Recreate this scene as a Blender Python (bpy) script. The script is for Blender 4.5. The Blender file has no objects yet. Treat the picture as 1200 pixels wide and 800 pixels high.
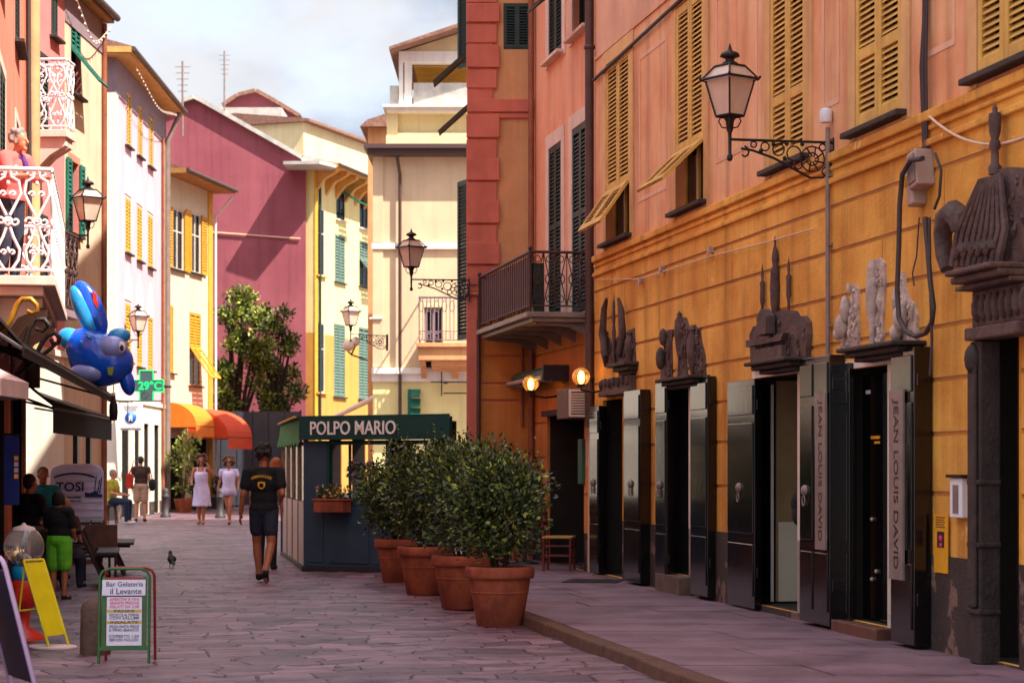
import bpy, bmesh, math, random
from mathutils import Vector, Matrix, noise
from math import sin, cos, pi, radians, atan2, hypot, floor, tan
random.seed(7)
SC = bpy.context.scene
COL = SC.collection
FP, CX, HY, CH = 2400.0, 600.0, 545.0, 1.5       # focal length and horizon of the photograph in its own pixels, eye height

def P(px, py, Y): return Vector(((px-CX)/FP*Y, Y, CH-(py-HY)/FP*Y))
def G(px, py, z=0.0):
    Y = FP*(CH-z)/(py-HY); return Vector(((px-CX)/FP*Y, Y, z))
def s2l(c): return c/12.92 if c <= .04045 else ((c+.055)/1.055)**2.4
def C(r, g, b, k=1.0): return (s2l(r/255)*k, s2l(g/255)*k, s2l(b/255)*k, 1)
def rnd(a, b): return random.uniform(a, b)

# ---------------------------------------------------------------- materials
def mat(name, col, rough=.7, metal=0, var=0, vscale=3.0, streak=0, bump=0, bscale=40, spec=.5, col2=None, island=0, patch=0, patchcol=None, emit=None, trans=0, sub=0, vstretch=None, coat=0):
    m = bpy.data.materials.new(name); m.use_nodes = True
    nt = m.node_tree; N = nt.nodes; L = nt.links
    b = N['Principled BSDF']
    b.inputs['Roughness'].default_value = rough; b.inputs['Metallic'].default_value = metal
    b.inputs['Specular IOR Level'].default_value = spec
    b.inputs['Base Color'].default_value = col
    if coat: b.inputs['Coat Weight'].default_value = coat; b.inputs['Coat Roughness'].default_value = .08
    if trans: b.inputs['Transmission Weight'].default_value = trans
    if emit: b.inputs['Emission Color'].default_value = emit[0]; b.inputs['Emission Strength'].default_value = emit[1]
    tc = N.new('ShaderNodeTexCoord'); src = None
    def nz(scale, det=4, stretch=None, rg=.6):
        t = N.new('ShaderNodeTexNoise'); t.inputs['Scale'].default_value = scale; t.inputs['Detail'].default_value = det; t.inputs['Roughness'].default_value = rg
        if stretch:
            mp = N.new('ShaderNodeMapping'); mp.inputs['Scale'].default_value = stretch
            L.new(tc.outputs['Object'], mp.inputs['Vector']); L.new(mp.outputs['Vector'], t.inputs['Vector'])
        else: L.new(tc.outputs['Object'], t.inputs['Vector'])
        return t
    def mix(fac, a, bb, mode='MIX'):
        x = N.new('ShaderNodeMix'); x.data_type = 'RGBA'; x.blend_type = mode
        if hasattr(fac, 'is_linked') or hasattr(fac, 'links'): L.new(fac, x.inputs[0])
        else: x.inputs[0].default_value = fac
        for v, i in ((a, 6), (bb, 7)):
            if hasattr(v, 'links'): L.new(v, x.inputs[i])
            else: x.inputs[i].default_value = v
        return x.outputs[2]
    def ramp(sock, lo, hi):
        r = N.new('ShaderNodeMapRange'); r.inputs[1].default_value = lo; r.inputs[2].default_value = hi; L.new(sock, r.inputs[0]); return r.outputs[0]
    cur = col
    if col2 is not None or var:
        c2 = col2 if col2 is not None else (col[0]*(1-var), col[1]*(1-var*1.1), col[2]*(1-var), 1)
        t = nz(vscale, 6, vstretch); cur = mix(ramp(t.outputs[0], .38, .63), cur, c2)
    if streak:
        t = nz(1.0, 5, (3.2, 3.2, .22)); d = mix(1.0, cur, (.46, .40, .36, 1), 'MULTIPLY')
        f = ramp(t.outputs[0], .48, .8); mm = N.new('ShaderNodeMath'); mm.operation = 'MULTIPLY'; mm.inputs[1].default_value = streak
        L.new(f, mm.inputs[0]); cur = mix(mm.outputs[0], cur, d)
        t = nz(1.7, 5, (5, 5, .3)); f = ramp(t.outputs[0], .55, .8); m2 = N.new('ShaderNodeMath'); m2.operation = 'MULTIPLY'; m2.inputs[1].default_value = streak*.6
        L.new(f, m2.inputs[0]); cur = mix(m2.outputs[0], cur, (min(1, col[0]*1.35), min(1, col[1]*1.45), min(1, col[2]*1.7), 1))
    if patch:
        t = nz(2.3, 7, None, .7); cur = mix(ramp(t.outputs[0], patch, patch+.03), cur, patchcol)
    if island:
        g = N.new('ShaderNodeNewGeometry'); h = N.new('ShaderNodeHueSaturation')
        r = N.new('ShaderNodeMapRange'); r.inputs[3].default_value = 1-island; r.inputs[4].default_value = 1+island
        L.new(g.outputs['Random Per Island'], r.inputs[0]); L.new(r.outputs[0], h.inputs['Value'])
        if hasattr(cur, 'links'): L.new(cur, h.inputs['Color'])
        else: h.inputs['Color'].default_value = cur
        cur = h.outputs[0]
    if hasattr(cur, 'links'): L.new(cur, b.inputs['Base Color'])
    if bump:
        t = nz(bscale, 6); t2 = nz(bscale*.12, 4)
        ad = N.new('ShaderNodeMath'); L.new(t.outputs[0], ad.inputs[0]); L.new(t2.outputs[0], ad.inputs[1])
        bp = N.new('ShaderNodeBump'); bp.inputs['Strength'].default_value = bump; bp.inputs['Distance'].default_value = .02
        L.new(ad.outputs[0], bp.inputs['Height']); L.new(bp.outputs[0], b.inputs['Normal'])
    return m

M = {}
def MT(k, *a, **kw): M[k] = mat(k, *a, **kw)
MT('orange_plaster', (.60, .235, .026, 1), .9, col2=(.86, .44, .075, 1), vscale=.9, streak=1.0, bump=.45, patch=.635, patchcol=(.86, .52, .16, 1))
MT('groove_plaster', (.52, .22, .028, 1), .9, var=.3, vscale=2, bump=.3)
MT('salmon_plaster', (.67, .27, .115, 1), .9, col2=(.82, .46, .235, 1), vscale=.8, streak=1.0, bump=.3)
MT('salmon_pale', (.76, .43, .27, 1), .9, var=.15, vscale=2, streak=.4, bump=.2)
MT('salmon_high', (.72, .38, .23, 1), .9, var=.2, vscale=1, streak=.6, bump=.25)
MT('tan_surround', (.74, .41, .16, 1), .9, var=.2, vscale=2, streak=.5, bump=.25)
MT('plinth', C(62, 48, 42), .85, var=.3, vscale=4, bump=.5, patch=.56, patchcol=C(120, 92, 78))
MT('ochre_shutter', (.70, .40, .07, 1), .6, var=.25, vscale=4, streak=.5, bump=.12, bscale=60)
MT('green_shutter', C(32, 52, 44), .55, var=.3, vscale=5, bump=.1)
MT('teal_shutter', C(10, 110, 90), .55, var=.25, vscale=5)
MT('black_shutter', (.005, .004, .004, 1), .15, var=.3, vscale=5, bump=.05, bscale=14, coat=.25)
MT('slate', C(98, 74, 66), .75, var=.5, vscale=7, bump=.8, bscale=30)
MT('slate_dark', C(58, 44, 38), .7, var=.45, vscale=6, bump=.6, bscale=30)
MT('stone_white', C(200, 176, 160), .85, var=.35, vscale=9, bump=.7, bscale=30)
MT('iron', C(34, 24, 24), .5, metal=.2, var=.3, vscale=20, bump=.2)
MT('iron_rust', C(70, 42, 36), .6, var=.4, vscale=12)
MT('white_iron', C(232, 224, 224), .5, var=.15, vscale=8)
MT('lamp_glass', C(236, 206, 182), .3, var=.1, vscale=6, trans=.25)
MT('dark_glass', C(14, 13, 14), .06, var=.4, vscale=1.5)
MT('window_glass', C(18, 17, 18), .08, spec=.22, var=.3, vscale=2)
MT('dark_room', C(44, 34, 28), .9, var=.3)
MT('beige_room', C(150, 120, 80), .9, var=.2)
MT('white_frame', C(220, 205, 190), .5, var=.12, vscale=6)
MT('curtain', C(215, 205, 200), .9, var=.2, vscale=14)
MT('pipe_brown', C(84, 54, 46), .5, var=.3, vscale=4)
MT('pipe_copper', C(150, 84, 52), .5, var=.3, vscale=4)
MT('pipe_grey', C(140, 120, 110), .5, var=.25, vscale=5)
MT('pipe_beige', C(200, 172, 120), .5, var=.25, vscale=3)
MT('cable', C(60, 44, 44), .6)
MT('cable_pale', C(220, 180, 150), .6)
MT('box_grey', C(178, 150, 134), .5, var=.2, vscale=6)
MT('pink_wall', C(226, 150, 112), .9, col2=C(232, 165, 128), vscale=1.2, streak=.6, bump=.25)
MT('white_surround', C(226, 196, 176), .85, var=.15, vscale=3, streak=.3)
MT('red_quoin', C(206, 112, 90), .9, var=.2, vscale=2, streak=.35, bump=.3)
MT('ochre_wall', C(216, 156, 104), .9, var=.2, vscale=1.3, streak=.5, bump=.25)
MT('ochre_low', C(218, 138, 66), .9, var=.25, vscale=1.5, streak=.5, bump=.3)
MT('l_orange', C(222, 132, 104), .9, var=.2, vscale=1.5, streak=.4, bump=.2)
MT('l_pink', C(216, 128, 122), .9, var=.15, vscale=1.5, streak=.35, bump=.2)
MT('l_cream', C(216, 190, 158), .9, var=.12, vscale=1.5, streak=.35, bump=.2)
MT('l_white', C(212, 172, 178), .9, var=.07, vscale=1.2, streak=.25, bump=.2)
MT('l_ivory', C(226, 216, 194), .9, var=.08, vscale=1.2, streak=.25, bump=.2)
MT('l_beige', C(212, 196, 168), .9, var=.12, vscale=1.2, streak=.3, bump=.2)
MT('lilac_band', C(140, 118, 124), .9, var=.15, vscale=2)
MT('magenta', C(138, 66, 76), .9, col2=C(156, 82, 90), vscale=.35, streak=.6, bump=.2)
MT('yellow_wall', C(232, 218, 150), .9, var=.1, vscale=1, streak=.35, bump=.2)
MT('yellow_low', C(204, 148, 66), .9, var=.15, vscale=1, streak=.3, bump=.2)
MT('gold_band', C(214, 160, 44), .85, var=.15, vscale=2)
MT('cream_wall', C(226, 208, 158), .9, var=.1, vscale=1, streak=.35, bump=.2)
MT('peach_wall', C(218, 190, 152), .9, var=.1, vscale=1, streak=.3, bump=.2)
MT('white_trim', C(236, 228, 216), .85, var=.1, vscale=2, streak=.3)
MT('yellow_shutter', C(205, 160, 50), .6, var=.2, vscale=5)
MT('gold_shutter', C(216, 148, 20), .6, var=.2, vscale=5)
MT('sage_shutter', C(96, 122, 106), .6, var=.2, vscale=5)
MT('eave_wood', C(186, 132, 72), .8, var=.25, vscale=4)
MT('eave_ochre', C(214, 160, 84), .8, var=.2, vscale=4)
MT('roof_tile', C(150, 108, 88), .85, var=.4, vscale=9, bump=.8, bscale=18)
MT('gutter', C(86, 66, 62), .5, metal=.3)
MT('roof_grey', C(190, 186, 176), .85, var=.25, vscale=3, streak=.3, bump=.3)
MT('terracotta', C(172, 88, 54), .8, col2=C(134, 62, 38), vscale=4, streak=.9, bump=.3, bscale=50, patch=.66, patchcol=C(190, 140, 112))
MT('soil', C(44, 32, 24), 1, var=.4, vscale=30, bump=.8)
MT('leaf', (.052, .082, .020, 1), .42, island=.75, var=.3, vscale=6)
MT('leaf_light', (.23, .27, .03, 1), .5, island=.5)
MT('leaf_dark', (.03, .05, .012, 1), .55, island=.6)
MT('bark', C(70, 52, 40), .9, var=.4, vscale=12, bump=.8)
MT('kiosk_navy', C(56, 76, 92), .45, var=.2, vscale=3, bump=.05)
MT('kiosk_green', C(12, 66, 60), .8, var=.2, vscale=4, bump=.15, bscale=90)
MT('awning_green', C(70, 140, 84), .85, var=.2, vscale=5, bump=.1)
MT('letter_cream', C(250, 240, 232), .7)
MT('panel_white', C(196, 178, 172), .45, var=.12, vscale=3, streak=.3)
MT('awn_green_dark', C(36, 96, 74), .5, var=.25, vscale=4)
MT('awning_black', C(36, 26, 24), .9, var=.3, vscale=4)
MT('awning_orange', C(236, 128, 26), .85, var=.12, vscale=4, bump=.1)
MT('awning_red', C(220, 76, 34), .85, var=.12, vscale=4, bump=.1)
MT('awning_pale', C(224, 196, 186), .85, var=.15, vscale=4)
MT('awning_valance', C(34, 52, 54), .9, var=.2)
MT('wood_dark', C(58, 34, 32), .6, var=.35, vscale=9, vstretch=(1, 8, 8), bump=.2)
MT('wood_mid', C(110, 66, 48), .6, var=.35, vscale=9, bump=.2)
MT('wood_chair', C(120, 40, 34), .5, var=.3, vscale=8)
MT('rush', C(200, 150, 80), .8, var=.3, vscale=20)
MT('gold_iron', C(196, 140, 40), .4, metal=.5, var=.3, vscale=10)
MT('blue_banner', C(20, 52, 140), .7, var=.2, vscale=5)
MT('foil_blue', C(14, 90, 220), .18, var=.3, vscale=5, coat=.4)
MT('foil_cyan', C(40, 165, 232), .18, var=.3, vscale=5, coat=.4)
MT('foil_pale', C(150, 160, 225), .2, var=.15, vscale=5, coat=.4)
MT('red_paint', C(150, 30, 28), .45, var=.2, vscale=6)
MT('green_paint', C(44, 96, 38), .45, var=.25, vscale=6)
MT('yellow_paint', C(236, 214, 20), .45, var=.12, vscale=6)
MT('navy_board', C(22, 34, 66), .6, var=.25, vscale=4)
MT('lilac_frame', C(190, 164, 196), .45, var=.15)
MT('paper_white', C(222, 214, 226), .7, var=.08, vscale=8)
MT('paper_ochre', C(200, 160, 80), .7)
MT('ink_dark', C(44, 36, 70), .7)
MT('ink_pink', C(214, 50, 96), .7)
MT('ink_navy', C(24, 28, 84), .7)
MT('van_white', C(206, 196, 224), .4, var=.08, vscale=4, bump=.05)
MT('globe_clear', C(235, 225, 215), .04, trans=.85)
MT('plastic_blue', C(20, 150, 200), .35)
MT('plastic_red', C(210, 46, 30), .35)
MT('stone_bollard', C(112, 88, 74), .9, var=.35, vscale=8, bump=.6)
MT('cast_iron', C(52, 44, 46), .6, var=.25, vscale=8)
MT('hoarding', C(64, 66, 78), .7, var=.2, vscale=2, streak=.3)
MT('skin', C(196, 126, 92), .55, var=.1, vscale=12)
MT('skin_tan', C(176, 104, 68), .55, var=.1, vscale=12)
MT('skin_pale', C(220, 160, 136), .55, var=.1, vscale=12)
MT('face_dark', C(52, 28, 24), .5)
MT('lip', C(160, 70, 64), .5)
MT('hair_dark', C(34, 22, 18), .6, var=.4, vscale=40, bump=.6, bscale=90)
MT('hair_brown', C(112, 66, 34), .6, var=.5, vscale=40, bump=.6, bscale=90)
MT('hair_blond', C(170, 126, 76), .6, var=.4, vscale=40, bump=.6, bscale=90)
MT('hair_red', C(190, 96, 40), .6, var=.4, vscale=40, bump=.6, bscale=90)
MT('hair_grey', C(150, 140, 134), .6, var=.35, vscale=40, bump=.6, bscale=90)
for k, c in dict(cloth_black=(20, 17, 20), cloth_navy=(44, 46, 64), cloth_white=(226, 206, 232), cloth_teal=(20, 140, 150), cloth_brown=(66, 42, 30), cloth_beige=(190, 150, 120),
                 cloth_lime=(110, 200, 40), cloth_olive=(176, 160, 40), cloth_denim=(28, 40, 66), cloth_red=(214, 44, 26), cloth_coral=(222, 104, 98), cloth_wine=(130, 40, 50), shoe_black=(24, 22, 24), shoe_white=(224, 220, 220)).items():
    MT(k, C(*c), .9, var=.22, vscale=9, bump=.3, bscale=30)
MT('print_yellow', C(226, 170, 20), .8)
MT('bulb', C(255, 225, 150), .3, emit=(C(255, 190, 90), 6))
MT('globe_amber', C(255, 220, 150), .1, trans=.8)
MT('led_green', C(0, 60, 30), .4, emit=(C(10, 220, 110), .75))
MT('led_off', C(70, 92, 90), .5, var=.2, vscale=30)
MT('sign_white', C(228, 226, 226), .5)
MT('sign_blue', C(20, 110, 200), .5)
MT('screen_mat', C(128, 98, 94), .85, var=.3, vscale=3, vstretch=(30, 30, 1.5), bump=.2)
MT('cat_grey', C(60, 52, 56), .8, var=.3)
MT('flower_yellow', C(240, 190, 30), .6, island=.3)
MT('flower_red', C(220, 60, 30), .6, island=.3)
MT('flower_white', C(220, 210, 240), .6, island=.2)
MT('teal_plastic', C(20, 120, 110), .4, var=.2)
MT('scarf_purple', C(96, 50, 130), .9, var=.3)
MT('poster_yellow', C(226, 160, 30), .6, var=.12, vscale=10)

# ---------------------------------------------------------------- mesh builder
class MB:
    def __init__(s): s.v = []; s.f = []; s.m = []; s.sm = []; s.M = None
    def add(s, vs, fs, m=0, smooth=False):
        o = len(s.v)
        for p in vs:
            p = Vector(p); s.v.append(s.M @ p if s.M is not None else p)
        for f in fs: s.f.append([i+o for i in f]); s.m.append(m); s.sm.append(smooth)
    def box(s, x0, x1, y0, y1, z0, z1, m=0):
        if x0 > x1: x0, x1 = x1, x0
        if y0 > y1: y0, y1 = y1, y0
        if z0 > z1: z0, z1 = z1, z0
        s.add([(x0,y0,z0),(x1,y0,z0),(x1,y1,z0),(x0,y1,z0),(x0,y0,z1),(x1,y0,z1),(x1,y1,z1),(x0,y1,z1)],
              [(0,3,2,1),(4,5,6,7),(0,1,5,4),(1,2,6,5),(2,3,7,6),(3,0,4,7)], m)
    def quad(s, a, b, c, d, m=0): s.add([a, b, c, d], [(0,1,2,3)], m)
    def prism(s, poly, d0, d1, m=0, plane='xz'):
        n = len(poly)
        def pt(p, d): return (p[0], d, p[1]) if plane == 'xz' else ((p[0], p[1], d) if plane == 'xy' else (d, p[0], p[1]))
        vs = [pt(p, d0) for p in poly]+[pt(p, d1) for p in poly]
        fs = [list(range(n)), list(range(2*n-1, n-1, -1))]+[(i, i+n, (i+1) % n+n, (i+1) % n) for i in range(n)]
        s.add(vs, fs, m)
    def tube(s, pts, r, n=6, m=0, cap=True, closed=False, smooth=True):
        pts = [Vector(p) for p in pts]; k = len(pts)
        rs = r if isinstance(r, (list, tuple)) else [r]*k
        vs = []; up = None
        for i, p in enumerate(pts):
            a = pts[(i-1) % k] if (closed or i > 0) else p; b = pts[(i+1) % k] if (closed or i < k-1) else p
            t = (b-a).normalized() if (b-a).length > 1e-9 else Vector((0,0,1))
            if up is None: up = Vector((0,0,1)) if abs(t.z) < .9 else Vector((1,0,0))
            x = t.cross(up)
            if x.length < 1e-6: x = t.cross(Vector((.3,.7,.1)))
            x.normalize(); y = x.cross(t).normalized(); up = y
            for j in range(n):
                q = 2*pi*j/n; vs.append(p+(x*cos(q)+y*sin(q))*rs[i])
        fs = []
        for i in range(k if closed else k-1):
            i2 = (i+1) % k
            for j in range(n): fs.append((i*n+j, i*n+(j+1) % n, i2*n+(j+1) % n, i2*n+j))
        s.add(vs, fs, m, smooth)
        if cap and not closed: s.add(vs[:n], [list(range(n))[::-1]], m); s.add(vs[-n:], [list(range(n))], m)
    def lathe(s, prof, c=(0,0,0), n=16, m=0, smooth=True, a0=0, sx=1, sy=1):
        vs = []
        for r, z in prof:
            for j in range(n):
                q = a0+2*pi*j/n; vs.append((c[0]+r*cos(q)*sx, c[1]+r*sin(q)*sy, c[2]+z))
        k = len(prof)
        fs = [(i*n+j, i*n+(j+1) % n, (i+1)*n+(j+1) % n, (i+1)*n+j) for i in range(k-1) for j in range(n)]
        s.add(vs, fs, m, smooth)
        if prof[0][0] > 1e-5: s.add(vs[:n], [list(range(n))[::-1]], m)
        if prof[-1][0] > 1e-5: s.add(vs[-n:], [list(range(n))], m)
    def ball(s, c, r, n=10, m=0, k=None):
        k = k or n//2+1
        if not isinstance(r, (tuple, list)): r = (r, r, r)
        vs = []; 
        for i in range(k+1):
            t = pi*i/k
            for j in range(n): vs.append((c[0]+r[0]*sin(t)*cos(2*pi*j/n), c[1]+r[1]*sin(t)*sin(2*pi*j/n), c[2]-r[2]*cos(t)))
        s.add(vs, [(i*n+j, i*n+(j+1) % n, (i+1)*n+(j+1) % n, (i+1)*n+j) for i in range(k) for j in range(n)], m, True)
    def text(s, t, size, X, m=0, th=.004, bold=0, align='CENTER'):
        vs, fs = text_geo(t, bold, align)
        o = s.M; s.M = (o @ X) if o is not None else X
        s.add([(x*size, y*size, z*th) for x, y, z in vs], fs, m); s.M = o
    def build(s, name, mats, parent=None, bevel=0, loc=None):
        me = bpy.data.meshes.new(name)
        me.from_pydata([tuple(v) for v in s.v], [], s.f)
        if not isinstance(mats, (list, tuple)): mats = [mats]
        for k in mats: me.materials.append(M[k])
        for p, mi, sm in zip(me.polygons, s.m, s.sm): p.material_index = min(mi, len(mats)-1); p.use_smooth = sm
        bm = bmesh.new(); bm.from_mesh(me); bmesh.ops.remove_doubles(bm, verts=bm.verts, dist=1e-5) if len(s.v) < 60000 and s.weld else None
        bm.to_mesh(me); bm.free(); me.update()
        o = bpy.data.objects.new(name, me); COL.objects.link(o)
        if parent: o.parent = parent
        if loc is not None: o.location = loc
        if bevel:
            b = o.modifiers.new('Bevel', 'BEVEL'); b.width = bevel; b.segments = 2; b.limit_method = 'ANGLE'; b.angle_limit = radians(50)
        return o
    weld = False

_TG = {}
def text_geo(t, bold=0, align='CENTER'):
    k = (t, bold, align)
    if k not in _TG:
        c = bpy.data.curves.new('t', 'FONT'); c.body = t; c.size = 1; c.extrude = .5; c.offset = bold; c.align_x = align; c.align_y = 'CENTER'; c.resolution_u = 3
        o = bpy.data.objects.new('t', c); COL.objects.link(o)
        me = bpy.data.meshes.new_from_object(o.evaluated_get(bpy.context.evaluated_depsgraph_get()))
        _TG[k] = ([tuple(v.co) for v in me.vertices], [list(p.vertices) for p in me.polygons])
        bpy.data.objects.remove(o); bpy.data.curves.remove(c); bpy.data.meshes.remove(me)
    return _TG[k]

def tag(o, label, cat, group=None):
    o['label'] = label; o['category'] = cat
    if group: o['group'] = group
    return o
def thing(name, label, cat, loc=(0,0,0), rz=0, group=None):
    o = bpy.data.objects.new(name, None); COL.objects.link(o); o.location = loc; o.rotation_euler = (0, 0, rz); o.empty_display_size = .2
    return tag(o, label, cat, group)
def kind(o, k): o['kind'] = k; return o

def RX(a): return Matrix.Rotation(a, 4, 'X')
def RY(a): return Matrix.Rotation(a, 4, 'Y')
def RZ(a): return Matrix.Rotation(a, 4, 'Z')
def T(x, y=0, z=0): return Matrix.Translation((x, y, z))
def spiral(c, r0, r1, a0, a1, n=14):     # in the local xz plane
    return [(c[0]+(r0+(r1-r0)*i/n)*cos(a0+(a1-a0)*i/n), c[1], c[2]+(r0+(r1-r0)*i/n)*sin(a0+(a1-a0)*i/n)) for i in range(n+1)]

# ---------------------------------------------------------------- facades
class CM(MB):
    def ball(s, c, r, n=10, m=0, k=None):
        if not isinstance(r, (tuple, list)): r = (r, r, r)
        MB.ball(s, c, (r[0]*.62, r[1]*.8, r[2]*.72), n, m, k)
class Fac:
    def __init__(s, A, B):
        s.A = Vector((A[0], A[1])); s.B = Vector((B[0], B[1])); d = s.B-s.A; s.L = d.length; s.e = d/s.L; s.n = Vector((s.e.y, -s.e.x)); s.ang = atan2(d.y, d.x)
    def hit(s, px, py, o=0):
        d = Vector(((px-CX)/FP, 1.0)); t = (s.A.dot(s.n)+o)/d.dot(s.n)
        return (d*t-s.A).dot(s.e), CH+t*(HY-py)/FP
    def u(s, px, o=0): return s.hit(px, HY, o)[0]
    def z(s, px, py, o=0): return s.hit(px, py, o)[1]
    def W(s, u, o, z): q = s.A+s.e*u+s.n*o; return Vector((q.x, q.y, z))

def slats(mb, x0, x1, z0, z1, y=0, th=.035, st=.06, pitch=.05, m=0, mid=None):
    """a louvred leaf: stiles, rails and angled slats, outer face at y-th"""
    mb.box(x0, x0+st, y-th, y, z0, z1, m); mb.box(x1-st, x1, y-th, y, z0, z1, m)
    rails = [z0, z1-st*1.3]+([mid-st*.6] if mid else [])
    for r in rails: mb.box(x0+st, x1-st, y-th+.002, y-.002, r, r+st*1.3, m)
    zz = z0+st*1.3
    while zz < z1-st*1.3-pitch*.5:
        if not (mid and mid-st*.6-pitch*.6 < zz < mid+st*.7):
            a, b = x0+st-.003, x1-st+.003; t = .007
            mb.add([(a, y-th+.003, zz), (b, y-th+.003, zz), (b, y-.004, zz+pitch*.72), (a, y-.004, zz+pitch*.72),
                    (a, y-th+.003, zz+t), (b, y-th+.003, zz+t), (b, y-.004, zz+pitch*.72+t), (a, y-.004, zz+pitch*.72+t)],
                   [(0,3,2,1),(4,5,6,7),(0,1,5,4),(1,2,6,5),(2,3,7,6),(3,0,4,7)], m)
        zz += pitch

class Bld:
    """a building: Empty at the left foot of its street front; x along the front, y into the house, z up"""
    def __init__(s, name, label, A, B, H, depth, cat='building', group=None, z0=0):
        s.f = Fac(A, B); s.H = H; s.D = depth; s.holes = []; s.rows = []; s.z0 = z0
        s.root = thing(name, label, cat, (A[0], A[1], 0), s.f.ang, group)
    def rect(s, px0, px1, pt, pb):
        c = (px0+px1)/2; return s.f.u(px0), s.f.u(px1), s.f.z(c, pb), s.f.z(c, pt)
    def hole(s, u0, u1, z0, z1, rev=.14): s.holes.append((u0, u1, z0, z1, rev))
    def win(s, u0, u1, z0, z1, shut='green_shutter', style='closed', mid=None, pitch=.05, sill='slate_dark', frame='white_frame', rev=.14, flap=None, fa=55, sur=None, sw=.12, st=.06, arch=False, curtain=False, silld=.12):
        s.hole(u0, u1, z0, z1, rev); w = u1-u0; h = z1-z0
        fb = MB(); t = .055; y0, y1 = rev-.06, rev
        fb.box(u0, u0+t, y0, y1, z0, z1); fb.box(u1-t, u1, y0, y1, z0, z1); fb.box(u0+t, u1-t, y0, y1, z1-t, z1); fb.box(u0+t, u1-t, y0, y1, z0, z0+t)
        fb.box(u0+w/2-.03, u0+w/2+.03, y0-.004, y1, z0+t, z1-t)
        if h > 1.2: fb.box(u0+t, u1-t, y0+.006, y1-.006, z0+h*.62, z0+h*.62+.04)
        wo = fb.build('window', frame, s.root)
        g = MB(); g.box(u0+.01, u1-.01, y0+.024, y0+.034, z0+.01, z1-.01); g.build('pane', 'window_glass', wo)
        if curtain:
            c = MB(); n = 10
            for k in range(2):
                a = u0+t+(w/2-.03)*k; pts = [(a+(w/2-.1)*i/n, y0+.016-.006*(i % 2)) for i in range(n+1)]
                for i in range(n): c.quad((pts[i][0], pts[i][1], z0+t), (pts[i+1][0], pts[i+1][1], z0+t), (pts[i+1][0], pts[i+1][1], z0+h*.3+.05*sin(i)), (pts[i][0], pts[i][1], z0+h*.3+.05*sin(i-1)))
            c.build('curtain', 'curtain', wo)
        if sill:
            b = MB(); b.box(u0-.12, u1+.12, -silld, .03, z0-.05, z0-.002); b.build('sill', sill, wo, bevel=.008)
        if sur:
            b = MB(); o = -.018
            b.box(u0-sw, u0-.002, o, .01, z0-.08, z1+sw); b.box(u1+.002, u1+sw, o, .01, z0-.08, z1+sw); b.box(u0-.002, u1+.002, o, .01, z1+.002, z1+sw)
            b.build('surround', sur, wo)
        if style in ('closed', 'flap'):
            zb = z0+.02 if style == 'closed' else flap
            for k in range(2):
                a = u0+.012+k*(w/2-.008); b = a+w/2-.016
                m = MB(); slats(m, a, b, zb, z1-.012, .022, pitch=pitch, mid=mid if style == 'closed' else None, st=st)
                m.build('shutter', shut, wo)
            if style == 'flap':
                for k in range(2):
                    a = .012+k*(w/2-.008); b = a+w/2-.016
                    m = MB(); m.M = T(u0, -.01, flap) @ RX(-radians(fa)); slats(m, a, b, -(flap-z0-.02), 0, .0, pitch=pitch, st=st); m.M = None
                    m.build('shutter', shut, wo)
        elif style == 'open':
            for k in range(2):
                a = (u0-w/2-.01) if k == 0 else (u1+.01); m = MB(); slats(m, a, a+w/2, z0, z1, -.03, pitch=pitch, st=st); m.build('shutter', shut, wo)
        elif style == 'ajar':
            for k in range(2):
                m = MB(); m.M = T(u0 if k == 0 else u1, -.01, 0) @ RZ(radians(-95 if k == 0 else -85)); slats(m, 0, w/2, z0, z1, 0, pitch=pitch, st=st); m.M = None; m.build('shutter', shut, wo)
        return wo
    def finish(s, mats, rows=None, H=None, zs=(), revm=None):
        """rows: (z0,z1,outward offset,material index). One wall mesh with its openings cut in, plus the other three sides."""
        H = s.H; L = s.f.L; rows = rows or [(0, H, 0, 0)]
        us = sorted({0, L} | {x for h in s.holes for x in h[:2] if 0 < x < L}); zz = sorted({s.z0, H} | {x for h in s.holes for x in h[2:4] if s.z0 < x < H} | {x for r in rows for x in r[:2] if s.z0 < x < H})
        mb = MB()
        def row(z):
            for r in rows:
                if r[0] <= z < r[1]: return r
            return rows[-1]
        def solid(u, z): return not any(h[0]-1e-6 < u < h[1]+1e-6 and h[2]-1e-6 < z < h[3]+1e-6 for h in s.holes)
        for j in range(len(zz)-1):
            z0, z1 = zz[j], zz[j+1]; r = row((z0+z1)/2)
            for i in range(len(us)-1):
                u0, u1 = us[i], us[i+1]
                if solid((u0+u1)/2, (z0+z1)/2): mb.quad((u0, -r[2], z0), (u1, -r[2], z0), (u1, -r[2], z1), (u0, -r[2], z1), r[3])
                if j and row((zz[j-1]+z0)/2)[2] != r[2] and (solid((u0+u1)/2, (z0+z1)/2) or solid((u0+u1)/2, (zz[j-1]+z0)/2)):
                    q = row((zz[j-1]+z0)/2); mb.quad((u0, -q[2], z0), (u1, -q[2], z0), (u1, -r[2], z0), (u0, -r[2], z0), q[3])
        for u0, u1, z0, z1, rev in s.holes:
            r = row((z0+z1)/2); o = -max(row(z)[2] for z in (z0+.01, (z0+z1)/2, z1-.01)); k = r[3] if revm is None else revm
            mb.quad((u0, o, z0), (u0, rev, z0), (u0, rev, z1), (u0, o, z1), k); mb.quad((u1, rev, z0), (u1, o, z0), (u1, o, z1), (u1, rev, z1), k)
            mb.quad((u0, o, z1), (u0, rev, z1), (u1, rev, z1), (u1, o, z1), k); mb.quad((u0, rev, z0), (u0, o, z0), (u1, o, z0), (u1, rev, z0), k)
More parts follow.
